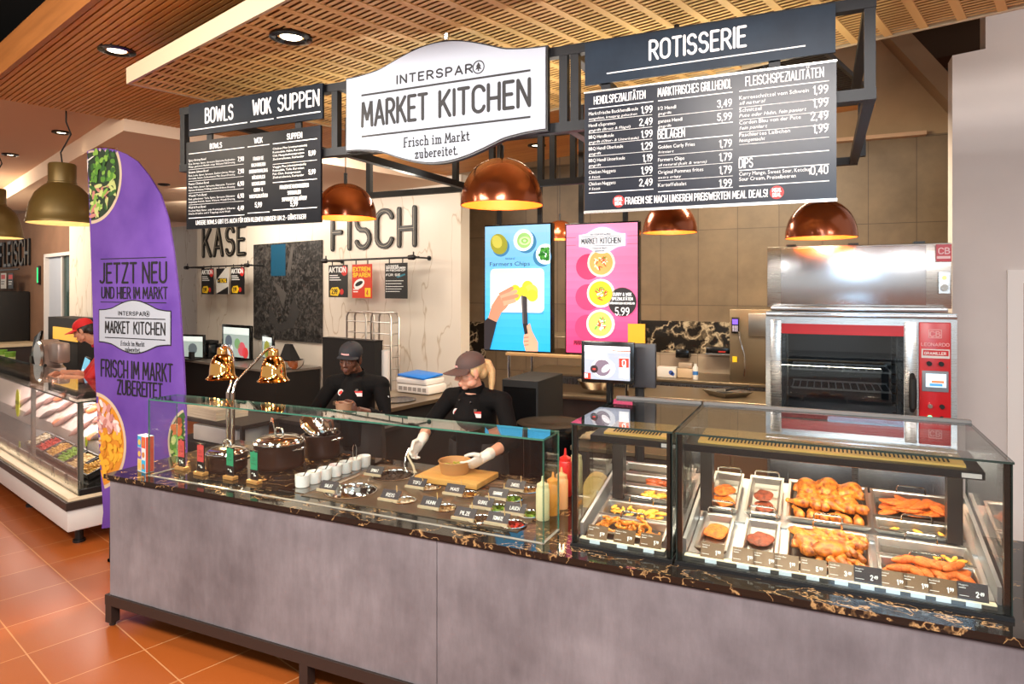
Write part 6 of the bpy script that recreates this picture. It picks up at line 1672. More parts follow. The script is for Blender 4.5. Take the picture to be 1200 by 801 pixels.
t = thing('meat_oven', 'black square oven against the far brown wall under FLEISCH', 'oven', (q.x, q.y, a[1]), -GA); W, H = b[0]-a[0], b[1]-a[1]
m = MB(); m.rbox((W/2, .3, H/2), (W, .58, H), .02); m.build('body', M['matte_black'], t); m = MB(); m.rbox((W*.45, -.005, H*.45), (W*.8, .02, H*.75), .01); m.build('door', M['black_gloss'], t); m = MB(); m.disc(W*.95, H*.3, .03, -.01, .02); m.build('knob', M['steel'], t)
t = thing('back_bench', 'pale service bench under the black wall oven at the far left', 'bench', (q.x, q.y, 0), -GA); m = MB(); m.bx(-1.5, W+.6, -.05, .56, 0, a[1]-.05); m.build('cabinet', M['brown_black'], t); m = MB(); m.bx(-1.52, W+.62, -.07, .57, a[1]-.05, a[1]-.005); m.build('top', M['cream'], t)
a = fl(47.5, 331); q = F0+GS*a[0]-GN*.02
t = thing('exit_light', 'narrow green glowing light strip beside the pale blue door', 'light', (q.x, q.y, a[1]), -GA); m = MB(); m.rbox((0, .0, .12), (.07, .04, .30), .01); m.build('housing', M['black'], t); m = MB(); m.bx(-.02, .02, -.026, -.02, 0, .24); m.build('light', mat('green_light', (40, 220, 120), .5, emit=1.2), t)

# ---- cheese counter along the marble wall
zc = .86
xa, xb = wl(205, 430)[0], wl(377, 430)[0]
t = thing('cheese_counter', 'dark service counter standing along the marble wall below the picture', 'counter', tuple(W0+WX*xa), -WA)
m = MB(); m.bx(0, xb-xa, -.75, -.03, .08, zc-.03); m.build('cabinet', M['matte_black'], t); m = MB(); m.bx(-.02, xb-xa+.02, -.78, -.02, zc-.03, zc); m.build('top', mat('grey_top', (120, 112, 104), .3), t)
def on_counter(name, label, cat, px, py, off, group=None):
    x, z = wl(px, py, -off); p = W0+WX*x+WN*off
    return thing(name, label, cat, (p.x, p.y, zc), -WA, group)
def shop_scale(px0, py0, px1, py1, off, label, art, tilt=0):
    W, H = wsize(px0, py1, px1, py0, off); _, z = wl(px0, py1, -off)
    t = on_counter('scale_monitor', label, 'monitor', px0, py1, off); z0 = max(z-zc, .03)
    mt = T(0, 0, z0)@rotmat(0, 0, tilt)
    m = MB(); m.M = mt; m.rbox((W/2, .02, H/2), (W, .04, H), .006); m.build('housing', M['black_gloss'], t)
    m = MB(); m.bx(W/2-.04, W/2+.04, .02, .08, 0, z0+.1); m.bx(W/2-.12, W/2+.12, -.05, .14, 0, .02); m.build('stand', M['black'], t)
    m = MB(); m.M = mt; b = W*.06
    m.use(glow((160, 176, 170), .7)).bx(b, W-b, -.002, 0, H*.05, H*.92); m.use(glow((214, 226, 222), .8)).bx(b, W-b, -.003, -.002, H*.72, H*.92)
    for c, x, z_, r_ in art: m.use(glow(c, .7)).disc(W*x, H*z_, W*r_, -.004, -.002, 12)
    m.build('screen', None, t)
shop_scale(260, 388, 294, 424, .35, 'black monitor with pale advert standing under the middle of the KÄSE wall', [((200, 90, 100), .7, .3, .13), ((120, 160, 110), .55, .45, .1), ((200, 60, 60), .82, .2, .1), ((90, 100, 110), .25, .5, .12), ((230, 230, 230), .3, .25, .1)])
shop_scale(307, 393, 328, 419, .4, 'small tilted monitor with a green picture under the dark wall picture', [((140, 140, 50), .5, .4, .28), ((90, 110, 50), .6, .3, .16)], R(-14))
shop_scale(213, 424, 229, 449, .8, 'dark monitor beside the purple banner, turned away at the left end of the counter', [((90, 100, 104), .5, .4, .2)], R(20))
t = on_counter('deli_scale', 'black wedge-shaped scale head right of the small tilted monitor', 'scale', 337, 420, .42)
m = MB(); m.add([(-.14, -.05, .12), (.14, -.05, .12), (.05, 0, .34), (-.07, 0, .34), (-.14, .12, .12), (.14, .12, .12), (.05, .05, .34), (-.07, .05, .34)], [(0, 1, 2, 3), (5, 4, 7, 6), (0, 4, 5, 1), (3, 2, 6, 7), (0, 3, 7, 4), (1, 5, 6, 2)]); m.build('head', M['matte_black'], t); m = MB(); m.bx(-.04, .04, 0, .06, 0, .13); m.build('neck', M['black'], t)
t = on_counter('foil_bowl', 'crumpled clear glass bowl glinting on the dark counter', 'bowl', 343, 438, .45)
m = MB(); m.lathe([(0, 0), (.10, 0), (.15, .05), (.17, .13), (.155, .13), (.13, .05), (0, .02)], n=11); m.build('bowl', M['chrome'], t)
t = on_counter('receipt_printer', 'low black printer left of the pale monitor', 'printer', 247, 428, .4); m = MB(); m.rbox((0, 0, .12), (.34, .26, .24), .03); m.build('housing', M['black_gloss'], t); m = MB(); m.rbox((.02, -.02, .27), (.26, .16, .05), .01); m.build('lid', M['matte_black'], t)
for i, (px, py, lab) in enumerate(((262, 480, 'upper stack of pale folded paper on the dark unit behind the pots'), (262, 506, 'lower white drawer box on the dark unit behind the pots'))): pass

# dark unit behind the pots holding boxes and trays
DX, DY = -4.98, 4.25
t = thing('storage_unit', 'dark open storage unit behind the pots and heat lamps', 'shelf unit', (DX, DY, 0), R(-6))
m = MB(); m.bx(-.5, .5, 0, .5, 0, .62); m.build('base', M['matte_black'], t); m = MB(); m.bx(-.5, .5, 0, .5, .80, .83); m.build('shelf', M['brown_black'], t)
for x in (-.49, .46):
    for y in (.01, .46): m = MB(); m.bx(x, x+.03, y, y+.03, .62, .80); m.build('post', M['black'], t)
t = thing('paper_stack', 'pale stack of wrapping paper lying on the storage unit', 'paper stack', (DX-.1, DY+.2, .83), R(-10)); m = MB()
for i in range(4): m.box((.004*(i % 2), .003*i, .012+.024*i), (.52-.01*i, .32, .022)); 
m.build('paper', mat('ivory_paper', (222, 206, 184), .7), t)
t = thing('drawer_box', 'white open box in the storage unit under the paper stack', 'box', (DX+.08, DY+.06, .622), R(-6)); m = MB(); m.rbox((0, .14, .075), (.62, .34, .14), .01); m.build('box', M['white'], t); m = MB(); m.bx(-.26, .26, -.002, .30, .145, .150); m.build('contents', mat('ivory_paper_top', (226, 212, 190), .7), t)

t = thing('service_counter', 'low black counter behind the pots between the two servers and the cheese counter', 'counter', (-4.35, 4.58, 0), R(-8))
m = MB(); m.bx(-.1, 1.0, 0, .40, 0, .80); m.build('cabinet', M['matte_black'], t); m = MB(); m.bx(-.12, 1.02, -.02, .41, .80, .83); m.build('top', M['brown_black'], t)
# ---- right part: black cabinet, racks, sink counter
W, H = wsize(378, 480, 439, 398, .9)
t = wthing('black_cabinet', 'plain black cabinet side behind the server in the black cap', 'cabinet', 378, 480, .9); t.location.z = 0
zt_ = wl(410, 398, -.9)[1]
m = MB(); m.bx(0, W, 0, .12, 0, zt_); m.build('body', M['matte_black'], t); m = MB(); m.bx(-.005, W+.005, -.005, .125, zt_, zt_+.01); m.build('top', M['black'], t)
for px0, px1, py, lab in ((406.5, 429, 365, 'left steel tray trolley behind the black cabinet'), (435, 458, 366, 'right steel tray trolley beside the towel roll')):
    W, _ = wsize(px0, 440, px1, 440, .45); zt_ = wl(px0, py, -.45)[1]
    t = wthing('tray_trolley', lab, 'trolley', px0, 440, .45, None); t.location.z = 0
    m = MB()
    for y in (0, .13):
        m.tube([(0, y, .1), (0, y, zt_-.06), (.03, y, zt_-.01), (.08, y, zt_), (W-.08, y, zt_), (W-.03, y, zt_-.01), (W, y, zt_-.06), (W, y, .1)], .013, 8)
    m.build('frame', M['inox'], t)
    for i in range(10):
        z = .3+(zt_-.42)*i/9; m = MB(); m.tube([(0, 0, z), (W, 0, z)], .008, 6); m.tube([(0, 0, z), (0, .13, z)], .008, 6); m.tube([(W, 0, z), (W, .13, z)], .008, 6); m.build('rung', M['inox'], t)
    for x in (0, W):
        for y in (0, .13): m = MB(); m.cyl((x, y, .0), (x, y, .1), .025, n=10); m.build('castor', M['black'], t)
# sink counter, long side running to the back
c0_, c1_ = atZ(460, 478, .9), atZ(517, 466, .9)
dv = (c1_-c0_).normalized(); az = math.atan2(dv.y, dv.x)
t = thing('sink_counter', 'steel sink counter with round basin behind the two servers', 'counter', (c0_.x, c0_.y, 0), az)
m = MB(); m.bx(-.05, 1.0, 0, .75, .865, .9); top_ = m.build('top', M['steel_top'], t)
m = MB(); m.bx(0, .97, .03, .72, 0, .865); m.build('cabinet', M['matte_black'], t)
m = MB(); m.lathe([(.17, .905), (.175, .909), (.15, .904), (.11, .9012), (0, .9008)], (.34, .26, 0), 30, sx=1.1); m.build('basin', mat('dark_steel_basin', (70, 62, 54), .2, metal=.9), t)
def on_sink(px, py): return atZ(px, py, .9)
p = on_sink(487, 461)
t = thing('plastic_crate', 'white plastic crate stack on the sink counter under the blue lid', 'crate', (p.x, p.y+.12, .9), R(-8))
m = MB(); m.use(mat('white_crate', (226, 220, 212), .5)).rbox((0, 0, .05), (.44, .30, .09), .015)
m.use(mat('grey_slot', (150, 144, 138), .6))
for i in range(6): m.bx(-.19+.065*i, -.14+.065*i, -.152, -.148, .03, .07)
m.build('lower_crate', None, t); m = MB(); m.rbox((-.02, 0, .13), (.42, .30, .06), .015); m.build('upper_crate', mat('white_crate_lid', (232, 226, 220), .5), t)
t = thing('blue_lid', 'flat bright blue lid lying on the white crates', 'lid', (p.x-.02, p.y+.12, 1.062), R(-14)); t.rotation_euler = (R(4), R(2), R(-14))
m = MB(); m.rbox((0, 0, .012), (.40, .29, .022), .008); o = m.build('lid', mat('bright_blue_plastic', (24, 116, 206), .4), t); t.location.z = 1.072
p = on_sink(452, 452)
t = thing('paper_towel_roll', 'white paper towel roll standing beside the black cabinet', 'paper roll', (p.x, p.y, .9))
m = MB(); m.lathe([(0, 0), (.05, 0), (.05, .40), (.015, .40), (.015, .38), (0, .38)], n=24); m.build('roll', M['white'], t)
t.location = (c0_.x+.02, c0_.y+.42, .9)
t2 = W0+WX*(wl(452, 450, -.75)[0])+WN*.75
t.location = (t2.x, t2.y, 0)
m = MB(); m.cyl((0, 0, 0), (0, 0, .86), .03, n=14); m.build('stand', M['black'], t); t.children[0].location.z = .88

# ---- purple banner
BY = 3.2
def bp(px, py): p = atY(px, py, BY); return (p.x, p.z)
OUT = [(102, 177), (113.5, 173.5), (124, 173.5), (134, 175), (147, 180), (161, 189), (174, 205), (188, 228), (197, 256), (203, 291), (210, 350), (214.5, 420), (217.5, 480), (218.5, 560), (214, 612), (128, 618), (119, 619), (121, 600), (117, 540), (110.5, 420), (106.5, 300), (104, 230)]
O0 = bp(160, 619)
outl = [(bp(*q)[0]-O0[0], bp(*q)[1]) for q in OUT]
t = thing('feather_banner', 'tall purple feather banner with food pictures left of the counter', 'banner', (O0[0], BY, 0))
k = NT('purple_banner_cloth'); v = k.coords((1, 1, 1)); nz = k.n('TexNoise'); nz.inputs['Scale'].default_value = 2.5; nz.inputs['Detail'].default_value = 8; k.l(v, nz.inputs['Vector'])
k.l(k.ramp(nz.outputs['Fac'], [(.3, (84, 48, 142)), (.7, (114, 78, 170))]), k.b.inputs['Base Color']); k.b.inputs['Roughness'].default_value = .55
m = MB(); m.prism(outl, 0, .012); m.build('cloth', k.m, t)
def inside(x, z, poly):
    c = False; n = len(poly); j = n-1
    for i in range(n):
        if (poly[i][1] > z) != (poly[j][1] > z) and x < (poly[j][0]-poly[i][0])*(z-poly[i][1])/(poly[j][1]-poly[i][1])+poly[i][0]: c = not c
        j = i
    return c
def clip_poly(poly, clip):
    """keep the part of a small convex polygon whose corners all lie inside"""
    return all(inside(a, b, clip) for a, b in poly)
ppm = 784/5.0
def bl(px, py): a, b = bp(px, py); return a-O0[0], b
def dish(m, cpx, cpy, rpx, rim, ground, bits, seed, n=150):
    r_ = random.Random(seed); cx, cz = bl(cpx, cpy); rad = rpx/ppm
    def disk(rr, y):
        pts = [(cx+rr*math.cos(a), cz+rr*math.sin(a)) for a in [2*PI*i/72 for i in range(72)]]
        # cut the disc along the outline: keep fan wedges whose ends are inside
        for i in range(72):
            steps = 12
            for s in range(steps):
                q0, q1 = s/steps, (s+1)/steps
                a, b = pts[i], pts[(i+1) % 72]
                quad = [(cx+(p[0]-cx)*q, cz+(p[1]-cz)*q) for p, q in ((a, q0), (a, q1), (b, q1), (b, q0))]
                if clip_poly(quad, outl): m.add([(p[0], y, p[1]) for p in quad], [(0, 1, 2, 3)])
    m.use(rim); disk(rad, -.0008); m.use(ground); disk(rad*.93, -.0014)
    for i in range(n):
        a = r_.uniform(0, 2*PI); q = rad*.86*math.sqrt(r_.random()); x, z = cx+q*math.cos(a), cz+q*math.sin(a)
        mt_, ra, rb = bits(math.cos(a)*q/rad, math.sin(a)*q/rad, r_); an = r_.uniform(0, PI); ca, sa = math.cos(an), math.sin(an)
        pol = [(x+ra*math.cos(k_)*ca-rb*math.sin(k_)*sa, z+ra*math.cos(k_)*sa+rb*math.sin(k_)*ca) for k_ in [2*PI*j/9 for j in range(9)]]
        if clip_poly(pol, outl): m.use(mt_).add([(p[0], -.002-.00003*i, p[1]) for p in pol], [tuple(range(9))])
pm = {k_: mat('print_'+k_, c, .6) for k_, c in dict(rim=(206, 186, 160), dark=(40, 58, 40), green=(86, 140, 48), lime=(130, 176, 70), white=(226, 222, 216), pale=(196, 206, 130), pink=(226, 176, 170), rose=(196, 130, 120), yellow=(236, 176, 50), gold=(214, 140, 40), leaf=(52, 96, 44), orange=(206, 110, 60), brown=(150, 70, 40)).items()}
def bits1(u, v, r_):
    if u < .1 and v > .25: return (pm['white'] if r_.random() < .8 else pm['rose'], .05, .006)
    if u > 0 and v > -.1: return (pm[r_.choice(('green', 'lime', 'leaf'))], .028, .018)
    return (pm[r_.choice(('leaf', 'pale', 'lime', 'dark', 'rose', 'pale'))], .045, .015)
def bits2(u, v, r_):
    if v > .25: return (pm[r_.choice(('pink', 'rose', 'white', 'pink'))], .034, .018)
    if u > .1 and v > -.9: return (pm[r_.choice(('yellow', 'gold', 'yellow'))], .032, .020)
    return (pm[r_.choice(('leaf', 'green', 'white', 'rose', 'yellow'))], .040, .010)
def bits3(u, v, r_):
    return (pm[r_.choice(('orange', 'brown', 'orange'))], .035, .024) if v > .2 else (pm[r_.choice(('lime', 'pale', 'green'))], .032, .022)
m = MB(); dish(m, 107, 208, 54, pm['rim'], pm['dark'], bits1, 1, 260); m.build('salad_picture', None, t)
m = MB(); dish(m, 110, 516, 57, pm['rim'], pm['gold'], bits2, 2, 300); m.build('curry_picture', None, t)
m = MB(); dish(m, 228, 522, 41, pm['rim'], pm['leaf'], bits3, 3, 220); m.build('vegetable_picture', None, t)
m = MB(); m.use(M['ink'])
def btext(s, px0, py0, px1, pyt, sw):
    x0, z0 = bl(px0, py0); x1, _ = bl(px1, py0); _, z1 = bl(px0, pyt); strokes(m, s, x0, z0, z1-z0, sw, y0=-.003, y1=-.0005, w=x1-x0)
btext('JETZT NEU', 118, 331, 195, 309, .016); btext('UND HIER IM MARKT', 119.5, 349, 196, 336.5, .0095)
for py in (302.5, 354): rule(m, bl(118, py)[0], bl(195, py)[0], bl(150, py)[1], .006, -.002, -.0005)
m.build('lettering', None, t)
m = MB(); m.use(M['ink'])
btext('FRISCH IM MARKT', 119, 440, 202, 421, .012); btext('ZUBEREITET', 138, 461, 190, 445, .012)
m.build('lettering', None, t)
a = bl(117, 400); b = bl(200, 372); W = b[0]-a[0]; H = W*.30
m = MB(); wave_sign(m, W, H, W*.095, -.0030, -.001, .008); m.v = [v_+Vector((a[0], 0, bl(150, 401)[1])) for v_ in m.v]; m.build('badge_border', M['ink'], t)
m = MB(); wave_sign(m, W, H, W*.095, -.0036, -.001); m.v = [v_+Vector((a[0], 0, bl(150, 401)[1])) for v_ in m.v]; m.build('badge', M['white_sign'], t)
m = MB(); mk_logo(m, W, H, a[0]+W*.52, bl(150, 401)[1]+H*.5, W/1.037, yy=-.0046); m.build('badge_lettering', M['ink'], t)
m = MB(); m.tube([(q[0]-.006, .016, q[1]) for q in [outl[i] for i in (15, 17, 18, 19, 20, 21, 0)]]+[(outl[1][0], .016, outl[1][1]+.004), (outl[3][0], .016, outl[3][1]+.002)], .010, 8); m.build('pole', M['chrome'], t)
px_ = outl[15][0]
m = MB(); m.cyl((px_, .016, .01), (px_, .016, outl[15][1]), .014, n=10); m.bx(px_-.02, px_+.6, .0, .035, 0, .02); m.bx(px_-.02, px_+.02, 0, .3, 0, .02); m.build('cross_base', M['black'], t)

# ---- fish counter at far left (turned with the building grid)
FC = atT(79, 624, 5.12); FC.z = 0
FL, FD = 5.6, .62
t = thing('fish_counter', 'glass fish counter with white base and lit ice display at the left edge', 'display case', tuple(FC), -GA)
M['ice'] = mat('crushed_ice', (236, 214, 206), .5, var=(214, 190, 184), vscale=50, bump=.5)
M['tray_black'] = mat('black_tray', (34, 30, 28), .4)
m = MB(); m.rbox((-FL/2, FD/2, .215), (FL, FD, .17), .012); m.build('base_panel', M['white'], t)
m = MB(); m.bx(-FL-.01, .012, -.012, FD+.01, .30, .36); m.build('bumper', M['brown_black'], t)
m = MB(); m.bx(-FL, -.02, .01, FD, .36, .385); m.build('lit_ledge', mat('cream_ledge', (236, 214, 180), .35), t)
for x in (-.14, -1.45, -2.9, -4.4):
    for y in (.12, FD-.12): m = MB(); m.cyl((x, y, 0), (x, y, .13), .03, n=14); m.cyl((x, y, 0), (x, y, .02), .045, n=14); m.build('foot', M['black'], t)
m = MB(); pane(m, -FL, -.05, .085, .093, .385, 1.105, 'glass', 'case_edge'); m.build('front_glass', None, t)
m = MB(); pane(m, -FL, -.04, .075, .62, 1.105, 1.117, 'glass_top', 'case_edge'); m.build('top_glass', None, t)
m = MB(); pane(m, -.058, -.05, .10, .62, .385, 1.105, 'glass', 'case_edge'); m.build('end_glass', None, t)
for x in (-.20, -1.5, -2.8, -4.2): m = MB(); m.bx(x-.025, x+.025, .13, .16, .385, 1.10); m.build('post', mat('grey_post', (120, 112, 106), .4), t)
m = MB(); m.bx(-.06, -.03, .09, FD, .385, .43); m.build('end_rail', M['black'], t)
m = MB(); prof(m, [(.40, .40), (.40, .66), (FD-.01, .90), (FD-.01, .40)], -FL+.02, -.30); m.build('ice_bed', M['ice'], t)
m = MB(); prof(m, [(.16, .386), (.16, .44), (.395, .54), (.395, .386)], -FL+.02, -.09); m.build('tray_step', M['tray_black'], t)
for i in range(12):
    x = -.25-.36*i; m = MB(); m.tube([(x+.15, .115, .40), (x+.15, .115, .475), (x-.15, .115, .475), (x-.15, .115, .40)], .006, 6); m.bx(x-.13, x+.13, .112, .118, .415, .465); m.build('ticket_rail', M['inox'], t)
lamp('fish_light', 'AREA', tuple(FC-GS*1.9+GN*.35+Vector((0, 0, 1.09))), 26, (1, .82, .76), tuple(FC-GS*1.9+GN*.5), 3.4, .1)
lw_ = rotmat(0, 0, -GA)
def fp(x, y, z): return tuple(Matrix.Translation(FC)@lw_@Vector((x, y, z)))
cols = [('golden salad', 'corn', 'yellow'), ('pale noodle salad', 'pale', 'pale'), ('green salad', 'green', 'green'), ('yellow salad', 'corn', 'golden'), ('red pepper salad', 'red', 'red'), ('white salad', 'white', 'white')]
for i in range(6):
    c = cols[i]; tt = thing('salad_tray', ['nearest', 'second', 'third', 'fourth', 'fifth', 'sixth'][i]+' black tray of '+c[0]+' in the fish counter, counted from its glass end', 'tray', fp(-.26-.30*i, .28, .506), -GA, 'salad trays in the fish counter')
    tt.rotation_euler = (math.atan(.1/.235), 0, -GA)
    m = MB(); m.use(M['tray_black']); W_, D_ = .135, .10
    for x0, x1, y0, y1 in ((-W_, W_, -D_, -D_+.01), (-W_, W_, D_-.01, D_), (-W_, -W_+.01, -D_, D_), (W_-.01, W_, -D_, D_)): m.bx(x0, x1, y0, y1, 0, .05)
    m.bx(-W_, W_, -D_, D_, 0, .006); m.build('tray', None, tt)
    k_ = MB()
    for j in range(60): k_.rbox((0, 0, 0), (.04, .015, .012), .003, 1, Matrix.Translation((rnd.uniform(-.11, .11), rnd.uniform(-.075, .075), .035+.015*rnd.random()))@rotmat(rnd.random(), rnd.random(), rnd.random()*3))
    k_.bx(-W_+.012, W_-.012, -D_+.012, D_-.012, .008, .032)
    o = k_.build('salad', fillm[c[1]], tt); o['kind'] = 'stuff'
M['fish'] = mat('pink_fish_skin', (206, 150, 140), .25, var=(120, 96, 92), vscale=14)
M['fillet'] = mat('salmon_fillet', (236, 116, 60), .35, var=(240, 150, 100), vscale=20)
M['fish_dark'] = mat('dark_fish_skin', (96, 78, 74), .25, var=(150, 116, 108), vscale=16)
m = MB(); m.tube([(-.17, 0, 0), (-.13, 0, 0), (-.05, 0, 0), (.04, 0, 0), (.11, 0, 0), (.14, 0, 0)], [.012, .03, .045, .038, .016, .010], 14, flat=.5); m.add([(.135, -.005, .0), (.20, -.05, .0), (.18, 0, 0), (.20, .05, 0), (.135, .005, 0), (.135, 0, .012), (.18, 0, .008)], [(0, 1, 2), (2, 3, 4), (0, 2, 6, 5), (4, 5, 6, 2), (0, 5, 4)]); FISH = m.build('fish', M['fish'])
m = MB(); m.tube([(-.17, 0, 0), (-.13, 0, 0), (-.05, 0, 0), (.04, 0, 0), (.11, 0, 0), (.14, 0, 0)], [.012, .03, .045, .038, .016, .010], 14, flat=.5); m.add([(.135, -.005, .0), (.20, -.05, .0), (.18, 0, 0), (.20, .05, 0), (.135, .005, 0), (.135, 0, .012), (.18, 0, .008)], [(0, 1, 2), (2, 3, 4), (0, 2, 6, 5), (4, 5, 6, 2), (0, 5, 4)]); FISHD = m.build('fish', M['fish_dark'])
FIL = blob('fish_fillet', (.11, .05, .018), M['fillet'], 3, .2, 14)
first = {id(FISH): 1, id(FISHD): 1, id(FIL): 1}
al = math.atan((.90-.66)/(FD-.41))
def on_ice(src, x, v, rz, label, cat, group):
    o = src
    if first[id(src)]: first[id(src)] = 0
    else: o = src.copy(); COL.objects.link(o)
    y = .40+(FD-.41)*v; z = .66+.24*v
    o.matrix_world = Matrix.Translation(fp(x, y, z))@lw_@rotmat(al)@rotmat(0, 0, rz)@T(0, 0, .017)
    tag(o, label, cat, group)
for i in range(11):
    on_ice(FISH if i % 3 else FISHD, -.62-.25*i, .25+.5*(i % 2), .5+.15*(i % 3), 'whole pink fish lying on the ice of the left counter' if i % 3 else 'whole dark-skinned fish lying on the ice of the left counter', 'fish', 'whole fish on the ice' if i % 3 else 'dark fish on the ice')
for i in range(4): on_ice(FIL, -.75-.5*i, .80 if i % 2 else .12, .3, ['salmon fillet nearest the glass end on the ice', 'second salmon fillet from the glass end, high on the ice', 'third salmon fillet from the glass end, low on the ice', 'last salmon fillet on the ice at the frame edge'][i], 'fillet', None)
def sign_leaf(x, y, z, label, dark=False):
    t = thing('price_tag', label, 'price tag', fp(x, y, z), -GA, None)
    m = MB(); m.disc(0, .10, .028, -.002, .002, 18, rz=.045); m.build('leaf', mat('lime_tag', (196, 206, 40), .5), t); m = MB(); m.cyl((0, .003, 0), (0, .003, .08), .003, n=6); m.build('pin', M['matte_black'], t); m = MB(); fine(m, '1,99', 0, .10, .012, y=-.003, align='c'); m.build('lettering', M['ink'], t)
sign_leaf(-.50, .385, .535, 'lime oval price tag over the trays, right one of the counter'); sign_leaf(-.86, .385, .535, 'lime oval price tag over the trays, middle one of the counter'); sign_leaf(-1.9, .13, .386, 'lime oval price tag low behind the front glass')
t = thing('price_oval', 'large yellow-green oval sign stuck on the fish counter glass at the left edge', 'sign', fp(-1.75, .08, .92), -GA); m = MB(); m.disc(0, 0, .06, -.002, .002, 24, rz=.13); m.build('oval', mat('lime_oval', (190, 196, 50), .5), t); m = MB(); fine(m, 'FRISCH', 0, -.01, .03, y=-.003, align='c'); m.build('lettering', M['ink'], t)
# service shelf behind the fish counter with slicer, scale and cups
t = thing('service_shelf', 'pinkish steel service shelf behind the fish counter glass', 'shelf', fp(0, FD+.02, 0), -GA)
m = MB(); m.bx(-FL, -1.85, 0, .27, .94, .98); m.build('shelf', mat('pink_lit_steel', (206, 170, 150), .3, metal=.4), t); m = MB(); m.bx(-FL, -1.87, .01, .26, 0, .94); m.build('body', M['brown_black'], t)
SZ = .98
def shelf_at(px, n):
    d = ray(px, 400); t = n/(d.x*GN.x+d.y*GN.y); return (d.x*t, d.y*t, SZ)
t = thing('meat_slicer', 'grey meat slicer with round blade guard on the service shelf', 'slicer', shelf_at(60, 2.50), -GA)
M['slicer'] = mat('grey_cast_metal', (150, 132, 124), .35, metal=.5)
m = MB(); m.prism([(-.26, 0), (.26, 0), (.24, .07), (.12, .10), (.04, .34), (-.06, .40), (-.14, .34), (-.24, .08)], -.09, .09); m.build('body', M['slicer'], t)
m = MB(); m.M = T(-.10, -.10, .22)@rotmat(R(90)); m.lathe([(0, .02), (.15, .02), (.165, 0), (.15, -.02), (0, -.02)], n=32); m.build('blade_guard', M['inox'], t)
m = MB(); m.rbox((.24, .02, .26), (.36, .14, .24), .03); m.build('motor_box', M['slicer'], t); m = MB(); m.tube([(.1, -.10, .10), (.18, -.13, .06), (.24, -.12, .12)], .016, 8); m.build('handle', M['matte_black'], t)
t = thing('scale_display', 'blue lit scale display tilted beside the man in the red cap', 'display', shelf_at(97, 2.43), -GA)
m = MB(); m.M = T(0, 0, .02)@rotmat(R(-12), R(8)); m.rbox((0, 0, .13), (.19, .03, .27), .008); m.build('housing', M['black_gloss'], t); m = MB(); m.M = T(0, 0, .02)@rotmat(R(-12), R(8)); m.use(glow((96, 170, 200), .8)).bx(-.08, .08, -.018, -.015, .02, .25); m.use(glow((230, 240, 244), .9)).disc(-.03, .12, .012, -.02, -.018); m.disc(.03, .12, .012, -.02, -.018); m.build('screen', None, t); m = MB(); m.bx(-.06, .06, -.05, .09, 0, .02); m.build('foot', M['black'], t)
for i, (x, lab) in enumerate(((12, 'green paper cup nearest the slicer on the service shelf'), (2, 'green paper cup left of the other one at the frame edge'))):
    t = thing('green_cup', lab, 'cup', shelf_at(x, 2.44), -GA); m = MB(); m.lathe([(0, 0), (.055, 0), (.062, .15), (.066, .152), (.064, .158), (.05, .01), (0, .01)], n=24); m.build('cup', mat('lime_green_paper', (110, 160, 50), .5), t); m = MB(); m.lathe([(.0585, .05), (.0605, .09)], n=24); m.build('pale_band', mat('pale_green_print', (196, 214, 150), .5), t)
t = thing('cash_screen', 'dark tilted screen standing behind the slicer', 'monitor', shelf_at(38, 2.58), -GA); m = MB(); m.M = rotmat(R(-14), R(-18)); m.rbox((0, 0, .26), (.34, .03, .36), .008); m.build('housing', M['black_gloss'], t); m = MB(); m.bx(-.05, .05, -.02, .08, 0, .12); m.build('stand', M['black'], t)
# yellow-topped dark cabinet behind
q = atT(70, 400, 8.8)
t = thing('hot_cabinet', 'dark cabinet with a yellow lit top strip behind the slicer', 'cabinet', (q.x, q.y, 0), -GA); m = MB(); m.bx(-.5, .7, 0, .3, 0, atT(70, 372, 8.8).z); m.build('cabinet', M['matte_black'], t); m = MB(); zq = atT(70, 383, 8.8).z; m.bx(-.22, .72, -.02, 0, zq-.16, zq); m.build('yellow_strip', mat('yellow_lit_strip', (240, 190, 70), .5, emit=.35), t)

# ---- olive dome lamps over the fish counter
M['olive'] = mat('olive_bronze_enamel', (104, 84, 40), .42, metal=.4)
def olive(px, py, td, dia, label):
    p = atT(px, py, td); r = dia/2
    t = thing('shop_pendant', label, 'pendant lamp', tuple(p))
    m = MB(); m.lathe([(r*1.02, -.02), (r*1.02, .0), (r*.99, .01), (r*.97, .06), (r*.90, .14), (r*.76, .22), (r*.55, .275), (r*.42, .30), (r*.42, .31), (r*.40, .315), (r*.40, .45), (r*.37, .462), (0, .465)], n=48); s_ = m.build('shade', M['olive'], t); m = MB(); m.lathe([(r*1.0, -.02), (r*.95, .06), (r*.88, .13), (r*.5, .26), (0, .29)], n=40); m.build('inner_shade', mat('pale_lamp_lining', (214, 190, 140), .5), s_)
    m = MB(); L = 3.48-p.z; m.tube([(0, 0, .46), (-.02, .0, .46+(L-.46)*.2), (.08, .02, .46+(L-.46)*.5), (.05, 0, .46+(L-.46)*.7), (.05, 0, L)], .006, 8); m.build('cord', M['matte_black'], t)
    m = MB(); m.ell((0, 0, .12), (.05, .05, .06), None, 14, 9); m.build('bulb', M['lamp_on'], t)
    lamp('pendant_glow', 'POINT', (p.x, p.y, p.z+.02), 2.5, (1, .8, .5), None, .05)
olive(73, 259, 5.4, .49, 'olive dome pendant lamp with neck hanging left of the purple banner')
olive(-6, 276, 6.6, .46, 'second olive pendant lamp cut by the left photo edge')
